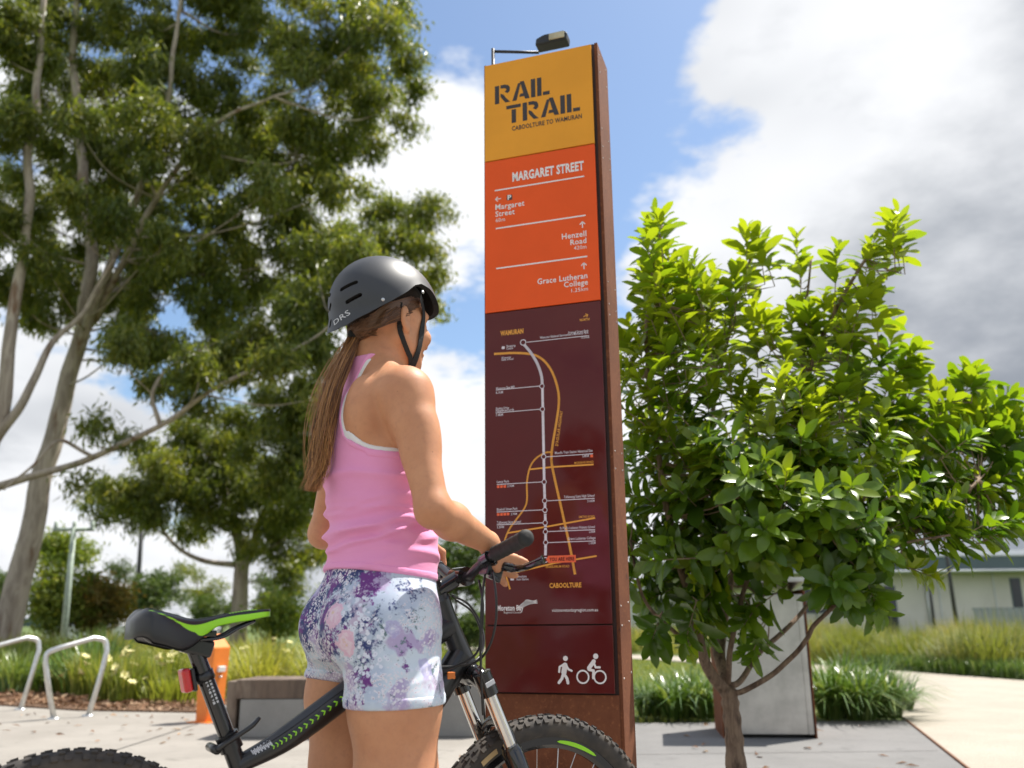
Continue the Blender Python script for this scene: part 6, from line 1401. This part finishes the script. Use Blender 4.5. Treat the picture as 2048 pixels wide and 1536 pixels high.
# ---- floral shorts
def shorts_mat():
    m, nt, b = nodes_mat('floral_print'); T = NT(nt); v = T.coord('Object'); w = T.new('ShaderNodeVectorMath'); w.operation = 'MULTIPLY_ADD'
    nt.links.new(T.noise(v, 14, 3, 0.6, 0, 1), w.inputs[0]); w.inputs[1].default_value = (.05, .05, .05); nt.links.new(v, w.inputs[2]); vw = w.outputs[0]
    c = T.mix(T.ramp(T.noise(v, 9, 4, 0.55), 0.40, 0.60), (0.45, 0.52, 0.65), (0.60, 0.67, 0.75)); c = T.mix(T.ramp(T.noise(vw, 13, 3, 0.5), 0.54, 0.62), c, (0.44, 0.36, 0.55))
    c = T.mix(T.math('MULTIPLY', T.ramp(T.noise(T.coord('Object', loc=(3, 1, 2)), 11, 4, 0.6), 0.55, 0.64), .8), c, (0.50, 0.38, 0.53))
    sx_ = T.new('ShaderNodeSeparateXYZ'); nt.links.new(v, sx_.inputs[0]); bias = T.math('ADD', T.math('MULTIPLY', T.math('SUBTRACT', 0.035, sx_.outputs[0]), 0.75), T.math('MULTIPLY', T.math('SUBTRACT', sx_.outputs[2], 0.88), 0.35))
    c = T.mix(T.ramp(T.math('ADD', bias, T.noise(T.coord('Object', loc=(7, 3, 5)), 12, 7, 0.78)), 0.555, 0.610), c, (0.040, 0.055, 0.17)); c = T.mix(T.ramp(T.math('ADD', T.math('MULTIPLY', bias, 0.7), T.noise(T.coord('Object', loc=(1, 9, 4)), 15, 7, 0.78)), 0.585, 0.630), c, (0.16, 0.045, 0.22))
    c = T.mix(T.ramp(T.noise(T.coord('Object', loc=(4, 4, 8)), 18, 7, 0.78), 0.585, 0.62), c, (0.13, 0.19, 0.21))
    # clustered small blossoms: pale petals with dark eyes
    mask = T.ramp(T.noise(T.coord('Object', loc=(2, 6, 1)), 10, 4, 0.6), 0.46, 0.53); d = T.voro(vw, 150); pet = T.math('MULTIPLY', T.ramp(d, 0.50, 0.40), mask); c = T.mix(pet, c, (0.72, 0.69, 0.75))
    c = T.mix(T.math('MULTIPLY', T.ramp(d, 0.17, 0.10), mask), c, (0.22, 0.07, 0.20)); d2 = T.math('ADD', T.voro(T.coord('Object', loc=(5, 5, 5)), 84), T.math('MULTIPLY', T.math('SUBTRACT', T.noise(v, 260, 2), 0.5), 0.35)); m2 = T.ramp(T.noise(T.coord('Object', loc=(8, 2, 7)), 8, 3), 0.52, 0.60)
    c = T.mix(T.math('MULTIPLY', T.ramp(d2, 0.42, 0.34), m2), c, (0.70, 0.72, 0.82)); c = T.mix(T.math('MULTIPLY', T.ramp(d2, 0.12, 0.07), m2), c, (0.20, 0.16, 0.40))
    # big pale roses where the photo shows them
    for (px, py, yl, r, seed) in ((668, 1232, -.12, .026, 1.), (690, 1286, -.16, .024, 2.), (785, 1265, -.20, .018, 3.), (848, 1340, -.20, .022, 4.), (640, 1180, -.05, .02, 5.)):
        p = march(px, py); 
        if p is None: p = Q(px, py, yl)
        df = T.new('ShaderNodeVectorMath'); df.operation = 'DISTANCE'; nt.links.new(vw, df.inputs[0]); df.inputs[1].default_value = tuple(p + np.array((.025, .025, .025))); dd = T.math('ADD', T.math('DIVIDE', df.outputs['Value'], r), T.math('MULTIPLY', T.math('SUBTRACT', T.noise(v, 75, 3, 0.6), 0.5), 1.5))
        ring = T.math('ADD', T.math('MULTIPLY', T.math('SINE', T.math('MULTIPLY', dd, 10.0)), .35), .5); pc = T.mix(ring, (0.80, 0.66, 0.72), (0.72, 0.42, 0.56)) if seed < 3 else T.mix(ring, (0.55, 0.52, 0.72), (0.36, 0.32, 0.58)) ; pc = T.mix(T.ramp(dd, 0.35, 0.1), pc, (0.74, 0.58, 0.28) if seed < 3 else (.7, .68, .78))
        c = T.mix(T.math('MULTIPLY', T.ramp(dd, 1.08, 0.92), .95 if seed < 3 else .7), c, pc)
    T.set(b.inputs['Base Color'], c); b.inputs['Roughness'].default_value = 0.7; b.inputs['Specular IOR Level'].default_value = 0.25; n1 = T.bump(T.noise(v, 1100, 2), 0.12, 0.0005); T.set(b.inputs['Normal'], T.bump(T.noise(v, 16, 4, 0.55), 0.20, 0.006, n1)); return m
G3 = Grid((-.17, -.27, .62), (.25, .27, 1.06), .0035)
add_torso(G3); add_legs(G3, 4); T3 = G3.S; X, Y, Z_ = [(G3.lo[i] + G3.h * np.arange(G3.n[i])).astype(np.float32).reshape([-1 if j == i else 1 for j in range(3)]) for i in range(3)]
crease = lambda z0, w, a, ph: a * np.exp(-((Z_ - z0 - .25 * (X - .05) + .004 * np.sin(X * 30 + ph)) / w) ** 2)
o3 = T3 - .004 - crease(.79, .006, .0018, 0) - crease(.83, .007, .0015, 2) - crease(.76, .005, .0012, 4)
hemz = np.where(Y < 0, .712 + .03 * (X - .05), .738 - .18 * (X - .05)); S = smax(smax(o3, hemz - Z_, .003), Z_ - 1.03, .004); S = np.maximum(S, -(T3 + .010))
SH = shorts_mat(); V, F = surface_nets(S.astype(np.float32), G3.lo, G3.h, 2); sho = np_mesh('shorts', V, F, SH, person, True)
S = np.maximum(smax(smax(o3 - .0018, hemz - Z_, .003), Z_ - hemz - .022, .003), -(T3 + .008)); V, F = surface_nets(S.astype(np.float32), G3.lo, G3.h, 2); np_mesh('hem_band', V, F, SH, sho, True)
del S, o3
# ---- shoes and socks on the ground
SHOE = plain('grey_shoe_mesh', (0.30, 0.30, 0.32), 0.7, bump=.3, bscale=300); SOLE = plain('white_sole', (0.7, 0.7, 0.68), 0.6)
for s in (-1, 1):
    g = Grid((-.10, s * .12 - .07, -.005), (.24, s * .12 + .07, .16), .004); fx = .028
    g.chain([(fx - .045, s * .12, .045), (fx + .06, s * .122, .042), (fx + .135, s * .126, .034)], [.036, .038, .034], .03); g.cone((fx, s * .12, .06), (fx - .002, s * .12, .115), .04, .038, .03); g.ell((fx + .13, s * .127, .03), (.055, .044, .03), .02)
    g.S = np.maximum(g.S, (.014 - (g.lo[2] + g.h * np.arange(g.n[2])))[None, None, :]).astype(np.float32); V, F = g.mesh(1); so = np_mesh('shoe', V, F, SHOE, person, True)
    g2 = Grid((-.10, s * .12 - .07, -.008), (.24, s * .12 + .07, .04), .004); g2.chain([(fx - .05, s * .12, .016), (fx + .05, s * .122, .016), (fx + .135, s * .126, .016)], [.042, .042, .044], .02); zz = (g2.lo[2] + g2.h * np.arange(g2.n[2]))[None, None, :]
    g2.S = np.maximum(np.maximum(g2.S, .001 - zz), zz - .022).astype(np.float32); V, F = g2.mesh(1); np_mesh('sole', V, F, SOLE, so, True)
# ------------------------------------------------------------------ hair and helmet
def hair_mat():
    m, nt, b = nodes_mat('brown_hair'); T = NT(nt); t = T.attr('tone'); c = T.mix(T.ramp(t, 0.0, 0.45, False), (0.045, 0.018, 0.008), (0.17, 0.070, 0.025)); c = T.mix(T.ramp(t, 0.45, 1.0, False), c, (0.60, 0.31, 0.105))
    T.set(b.inputs['Base Color'], c); b.inputs['Roughness'].default_value = 0.38; b.inputs['Specular IOR Level'].default_value = 0.6; b.inputs['Anisotropic'].default_value = 0.6; return m
HAIR = hair_mat()
def strands(name, curves, r, tone, parent, mat=HAIR, sides=4):
    """curves: list of (k,3) arrays; thin tapering tubes in one mesh"""
    V = []; F = []; A = []
    for ci, c in enumerate(curves):
        k = len(c); t = np.gradient(c, axis=0); t /= np.linalg.norm(t, axis=1, keepdims=True) + 1e-9; ref = np.array((0.3, 1.0, 0.2)); s = np.cross(t, ref); s /= np.linalg.norm(s, axis=1, keepdims=True) + 1e-9; u = np.cross(s, t); b = len(V) and sum(len(v) for v in V) or 0
        rr = (r[ci] if hasattr(r, '__len__') else r) * np.clip(np.minimum(np.linspace(.6, 4, k), np.linspace(3.2, .25, k)), 0, 1)
        ring = np.stack([c + (s * math.cos(2 * PI * j / sides) + u * math.sin(2 * PI * j / sides)) * rr[:, None] for j in range(sides)], 1).reshape(-1, 3); V.append(ring); A.append(np.repeat(np.clip(tone[ci] if np.ndim(tone[ci]) else np.full(k, tone[ci]), 0, 1), sides))
        i = np.arange(k - 1)[:, None] * sides; j = np.arange(sides)[None]; F.append(np.stack([b + i + j, b + i + (j + 1) % sides, b + i + sides + (j + 1) % sides, b + i + sides + j], -1).reshape(-1, 4))
    return np_mesh(name, np.concatenate(V), np.concatenate(F), mat, parent, True, {'tone': np.concatenate(A)})
def catm(pts, n): return np.array([tuple(v) for v in bez([Vector(p) for p in pts], n)])
def hair():
    rs = np.random.RandomState(8)
    # scalp shell under the helmet down to the hairline
    g = Grid(HC + np.array((-.15, -.12, -.10)), HC + np.array((.14, .12, .15)), .003)
    g.ell(hd_(-.012, 0, .026), (.104, .0815, .097), .0, HM); g.ell(hd_(-.066, 0, -.036), (.034, .050, .040), .02, HM); X, Y, Z_ = [(g.lo[i] + g.h * np.arange(g.n[i])).reshape([-1 if j == i else 1 for j in range(3)]) for i in range(3)]
    Hx = HM[0, 0] * (X - HC[0]) + HM[1, 0] * (Y - HC[1]) + HM[2, 0] * (Z_ - HC[2]); Hz = HM[0, 2] * (X - HC[0]) + HM[1, 2] * (Y - HC[1]) + HM[2, 2] * (Z_ - HC[2])
    line = np.where(Hx > -.015, .018 + .55 * np.clip(Hx + .015, 0, .2), -.070 + .088 * np.clip((Hx + .085) / .07, 0, 1)); g.S = np.maximum(g.S, line - Hz).astype(np.float32)
    V, F = g.mesh(2); hroot = np_mesh('hair', V, F, fab('hair_base', (.022, .012, .008), (.03, .016, .010), .95), person, True); hroot['label'] = 'long brown hair tied in a low ponytail'
    tie = Q(715, 668, -.012)
    # combed strands from the side of the head back to the tie
    cv = []; tn = []
    for i in range(1000):
        s = -1 if i % 4 else 1; q = rs.rand(); a = hd_(-.012 + .045 * (1 - q) - .03 * rs.rand(), s * (.0815 + .002 * rs.rand()), .030 - .046 * q + .02 * rs.rand()); mid = hd_(-.062 - .012 * q, s * (.060 + .004 * rs.rand()), .0 - .052 * q + .01 * rs.rand())
        end = tie + rs.normal(size=3) * .006 + np.array((.004, 0, .004)); cv.append(catm([a, a * .45 + mid * .55 + (a - HC) * .05, mid, end], 5)); tn.append(.12 + .40 * rs.rand() ** 2)
    for i in range(160):
        s = rs.uniform(-1, 1); a = hd_(-.088 + .02 * abs(s), s * .055, -.030 - .036 * rs.rand()); end = tie + rs.normal(size=3) * .006; cv.append(catm([a, (a + end) / 2 + np.array((-.006, 0, .0)), end], 5)); tn.append(.2 + .25 * rs.rand())
    al_ = np.concatenate(cv); nn_ = g.normal(al_); dd_ = g.sample(al_); far = np.linalg.norm(al_ - tie, axis=1) > .012
    al_ = al_ + nn_ * (np.clip(.0016 - dd_, 0, .03) * far)[:, None]; cut_ = np.cumsum([len(c) for c in cv])[:-1]; cv = np.split(al_, cut_)
    strands('combed_strands', cv, .0012, tn, hroot)
    # pony tail
    path = [Q(715, 668, -.012), Q(703, 690, -.012), Q(688, 722, -.014), Q(668, 775, -.018), Q(654, 835, -.02), Q(643, 890, -.02), Q(633, 940, -.018), Q(624, 978, -.016)]
    base = catm(path, 6); k = len(base); tt_ = np.linspace(0, 1, k); base = base + np.stack([.006 * tt_ * np.sin(9 * tt_), .008 * tt_ * np.sin(7 * tt_ + 1), 0 * tt_], 1); w = np.interp(np.linspace(0, 1, k), [0, .1, .25, .5, .75, 1], [.012, .017, .020, .019, .015, .007])
    cv = []; tn = []; rad = []
    for i in range(2600):
        a = rs.rand() * 2 * PI; q = math.sqrt(rs.rand()); L_ = k if rs.rand() > .75 else rs.randint(int(k * .55), k); ph = rs.rand() * 6; amp = .004 + .016 * rs.rand() ** 2
        t = np.linspace(0, 1, k); off = np.stack([np.cos(a) * q * w * .85 + amp * t * np.sin((5 + 8 * (i % 7) / 7) * t + ph), np.sin(a) * q * w * 1.05 + amp * t * np.cos(6 * t + ph), .004 * np.sin(3 * t + ph)], 1)
        cv.append((base + off)[:L_]); tn.append(np.clip(.24 + .50 * t ** .9 + rs.normal() * .22 + (.25 if q > .85 else 0) * rs.rand(), 0, 1)[:L_]); rad.append(.0004 + .0005 * rs.rand())
    for i in range(150):   # fly-away hairs
        t = np.linspace(0, 1, k); st = rs.randint(0, k // 3); d = rs.normal(size=3); d[2] *= .3; d[0] -= .8; off = d[None] * (.012 + .020 * rs.rand()) * (t[:, None] ** .8) * np.sin(2.6 * t[:, None] + rs.rand()); cv.append((base + off + rs.normal(size=3) * .008)[st:st + int(k * (.35 + .4 * rs.rand()))]); tn.append(.7); rad.append(.0005)
    cv, tn, rad = zip(*[(c, (t_ if np.ndim(t_) == 0 or len(t_) == len(c) else t_[:len(c)]), r_) for c, t_, r_ in zip(cv, tn, rad) if len(c) > 4])
    strands('ponytail', cv, rad, tn, hroot)
    tb = MB(); M = (Vector(base[3]) - Vector(base[0])).to_track_quat('Z', 'Y').to_matrix().to_4x4(); tb.lathe([(.0145, -.012), (.019, -.009), (.021, 0), (.0195, .010), (.0150, .014)], 26, Matrix.Translation(Vector(base[1])) @ M); tb.build('hair_tie', fab('black_hair_tie', (.012, .012, .013), (.02, .02, .02)), hroot, True)
    # lashes, brow
    for s in (-1, 1):
        strands('eyebrow', [catm([hd_(.094 - .012 * q, s * (.014 + .032 * q), .022 + .004 * math.sin(q * 3)), hd_(.092 - .013 * q, s * (.020 + .032 * q), .026)], 3) for q in np.linspace(0, 1, 26)], .0009, [.2] * 26, person)
hair()
# ---- helmet
helmet = empty('cycling_helmet', PW(HC), FA, 'matte charcoal skate style helmet worn by the person', 'helmet')
HCEN = np.array((-.018, 0, .026)); RX, RY, RZ = .1395, .115, .131
def hm_point(al, e, k=1.0):
    ce = max(math.cos(e), .955) if e < 0 else math.cos(e); p = np.array((RX * ce * math.cos(al), RY * ce * math.sin(al), RZ * math.sin(e))) * k; return Vector(HM @ (HCEN + p))
RIMA = np.radians([0, 22, 42, 52, 62, 78, 88, 97, 112, 135, 160, 180]); RIMZ = np.array([.016, .018, .026, .038, .046, .046, .034, .010, -.020, -.055, -.084, -.090])
def helm():
    n = 120; m = 22; out = []; inn = []
    for i in range(n):
        al = 2 * PI * i / n; a_ = min(al, 2 * PI - al); e0 = math.asin(np.interp(a_, RIMA, RIMZ) / RZ)
        for j in range(m):
            e = e0 + (PI / 2 - e0) * (j / m) ** 1.0; lip = 1 + .012 * math.exp(-j / 1.2) * (1 if a_ > .5 else 1.6); out.append(hm_point(al, e, lip)); inn.append(hm_point(al, e, .915))
    vs = out + [hm_point(0, PI / 2)] + inn + [hm_point(0, PI / 2, .915)]; no = n * m; f1 = []; f2 = []
    for i in range(n):
        k = (i + 1) % n
        for j in range(m - 1):
            f1.append((i * m + j, k * m + j, k * m + j + 1, i * m + j + 1)); f2.append((no + 1 + i * m + j, no + 1 + i * m + j + 1, no + 1 + k * m + j + 1, no + 1 + k * m + j))
        f1.append((i * m + m - 1, k * m + m - 1, no)); f2.append((no + 1 + i * m + m - 1, 2 * no + 1, no + 1 + k * m + m - 1)); f2.append((i * m, no + 1 + i * m, no + 1 + k * m, k * m))
    m_, nt, b = nodes_mat('matte_charcoal'); T = NT(nt); v = T.coord('Object'); T.set(b.inputs['Base Color'], T.mix(T.ramp(T.noise(v, 60, 6, .7), .62, .72), (.030, .032, .037), (.05, .052, .056)))
    T.set(b.inputs['Roughness'], T.math('ADD', .43, T.math('MULTIPLY', T.noise(v, 25, 5, .6), .12))); b.inputs['Specular IOR Level'].default_value = .6; T.set(b.inputs['Normal'], T.bump(T.noise(v, 900, 2), .06, .0004))
    foam = plain('black_foam', (.012, .012, .012), .95, bump=.4, bscale=300)
    sh = mesh_obj('shell', vs, f1 + f2, m_, helmet, True); sh.data.materials.append(foam)
    for p in sh.data.polygons[len(f1):]: p.material_index = 1
    # vent slots cut right through the side
    cutters = []
    def surf_px(px, py):
        # ray against the outer ellipsoid in head coordinates
        r = ray(px, py); d = HM.T @ np.array((r.dot(FX), r.dot(FY), r.z)); o = HM.T @ (PL(Vector((0, 0, CAM_H))) - HC) - HCEN; q = np.array((RX, RY, RZ)); a, b_, c_ = ((d / q) ** 2).sum(), 2 * (o * d / q ** 2).sum(), ((o / q) ** 2).sum() - 1; disc = b_ * b_ - 4 * a * c_
        t = (-b_ - math.sqrt(max(disc, 0))) / (2 * a); return o + d * t
    def nrm(p): v = p / np.array((RX, RY, RZ)) ** 2; return v / np.linalg.norm(v)
    loc = lambda p: Vector(HM @ (HCEN + p))
    def slot(a, b_, w, mirs=(1, -1)):
        for mir in mirs:
            p, q = a.copy(), b_.copy(); p[1] *= mir; q[1] *= mir; c = (p + q) / 2; n_ = nrm(c); ax = (q - p) / np.linalg.norm(q - p); sd_ = np.cross(n_, ax); L_ = np.linalg.norm(q - p); poly = []
            for k in range(7): t = -PI / 2 + PI * k / 6; poly.append((L_ / 2 - w / 2 + math.cos(t) * w / 2, math.sin(t) * w / 2))
            for k in range(7): t = PI / 2 + PI * k / 6; poly.append((-L_ / 2 + w / 2 + math.cos(t) * w / 2, math.sin(t) * w / 2))
            M = Matrix([list(HM @ ax) + [0], list(HM @ sd_) + [0], list(HM @ n_) + [0], [0, 0, 0, 1]]).transposed(); M = Matrix.Translation(loc(c)) @ M.to_3x3().to_4x4()
            o = MB().prism(poly, -.03, .03, M).build('cutter', foam); bm = bmesh.new(); bm.from_mesh(o.data); bmesh.ops.recalc_face_normals(bm, faces=bm.faces); bm.to_mesh(o.data); bm.free(); o.parent = helmet; cutters.append(o)
    slot(surf_px(680, 581), surf_px(716, 563), .0095); slot(surf_px(691, 606), surf_px(724, 588), .0095); slot(surf_px(662, 606), surf_px(659, 622), .010, (1,)); slot(surf_px(667, 637), surf_px(672, 652), .009, (1,))
    bm = bmesh.new(); bm.from_mesh(sh.data); bmesh.ops.recalc_face_normals(bm, faces=bm.faces); bm.to_mesh(sh.data); bm.free()
    bpy.context.view_layer.update()
    for c in cutters:
        md = sh.modifiers.new('vent', 'BOOLEAN'); md.operation = 'DIFFERENCE'; md.object = c; md.solver = 'EXACT'; md.material_mode = 'TRANSFER'
    bpy.context.view_layer.update(); me = bpy.data.meshes.new_from_object(sh.evaluated_get(bpy.context.evaluated_depsgraph_get())); sh.modifiers.clear(); sh.data = me; me.name = 'shell'
    for c in cutters: bpy.data.objects.remove(c)
    sharp_edges(me, 38)
    # rivets
    for px, py in ((766, 599), (846, 584)):
        for mir in (1, -1):
            p = surf_px(px, py); p[1] *= mir; M = Matrix.Translation(loc(p)) @ Vector(HM @ nrm(p)).to_track_quat('Z', 'Y').to_matrix().to_4x4(); MB().lathe([(.0001, .0022), (.0032, .0018), (.0046, -.0004)], 14, M).build('rivet', ALLOY, helmet, True)
    # lettering wrapped on the shell
    def wrap_text(s, A, B_, hgt, name, mat):
        cu = bpy.data.curves.new('t', 'FONT'); cu.body = s; cu.resolution_u = 2; ob = bpy.data.objects.new('t', cu); COL.objects.link(ob); bpy.context.view_layer.update(); me = bpy.data.meshes.new_from_object(ob.evaluated_get(bpy.context.evaluated_depsgraph_get())); bpy.data.objects.remove(ob)
        a, b_ = surf_px(*A), surf_px(*B_); ax = (b_ - a); L_ = np.linalg.norm(ax); ax /= L_; n_ = nrm((a + b_) / 2); up = np.cross(n_, ax); x0 = min(v.co.x for v in me.vertices); x1 = max(v.co.x for v in me.vertices)
        for v in me.vertices:
            p = a + ax * (v.co.x - x0) / (x1 - x0) * L_ + up * v.co.y / .72 * hgt; k = np.sqrt(((p / np.array((RX, RY, RZ))) ** 2).sum()); p = p / k; v.co = hm_point(math.atan2(p[1] / RY, p[0] / RX), math.asin(max(-1, min(1, p[2] / RZ))), 1.0085)
        me.materials.clear(); me.materials.append(mat); o = bpy.data.objects.new(name, me); link(o, helmet)
    wrap_text('DRS', (684, 655), (706, 630), .0165, 'lettering', WLOGO)
    # straps: on the skin from temple and nape to the chin
    strap = plain('black_webbing', (.012, .012, .013), .8, bump=.4, bscale=600, bdist=.0006)
    def webbing(pts, w, name):
        P = [p - HC for p in pts]; P = catm(P, 5); vs = []; nn = G1.normal(P + HC)
        for i in range(len(P)):
            t = P[min(i + 1, len(P) - 1)] - P[max(i - 1, 0)]; t /= np.linalg.norm(t); s = np.cross(nn[i], t); s /= np.linalg.norm(s); 
            for a, h in ((-1, 0), (1, 0), (1, .0016), (-1, .0016)): vs.append(Vector(P[i] + s * a * w / 2 + nn[i] * h))
        fs = [(4 * i + j, 4 * i + (j + 1) % 4, 4 * i + 4 + (j + 1) % 4, 4 * i + 4 + j) for i in range(len(P) - 1) for j in range(4)]; mesh_obj(name, vs, fs, strap, helmet, False)
    hp = lambda px, py, off=.0025: march(px, py, G1, off)
    up1 = HC + HM @ (HCEN + surf_px(846, 590) * .93); chin = hd_(.048, -.030, -.118)
    front = [up1] + [p for p in (hp(845, 628), hp(842, 660), hp(837, 692), hp(829, 718)) if p is not None and np.linalg.norm(p - HC) < .14] + [chin]
    webbing(front, .0165, 'strap')
    ok_ = lambda p: p is not None and np.linalg.norm(p - HC) < .135
    up2 = hd_(-.030, -.082, .020); rear = [up2] + [p for p in (hp(799, 655, .003), hp(806, 680), hp(814, 702)) if ok_(p)] + [hd_(.030, -.054, -.098), chin]; webbing(rear, .0115, 'strap')
    mir = lambda p: HC + HM @ ((HM.T @ (p - HC)) * np.array((1, -1, 1)))
    webbing([mir(p) for p in front], .0165, 'strap'); webbing([mir(p) for p in rear], .0115, 'strap')
    MB().box(Vector(chin - HC), (.016, .03, .012)).build('buckle', strap, helmet, bevel=.002)
helm()
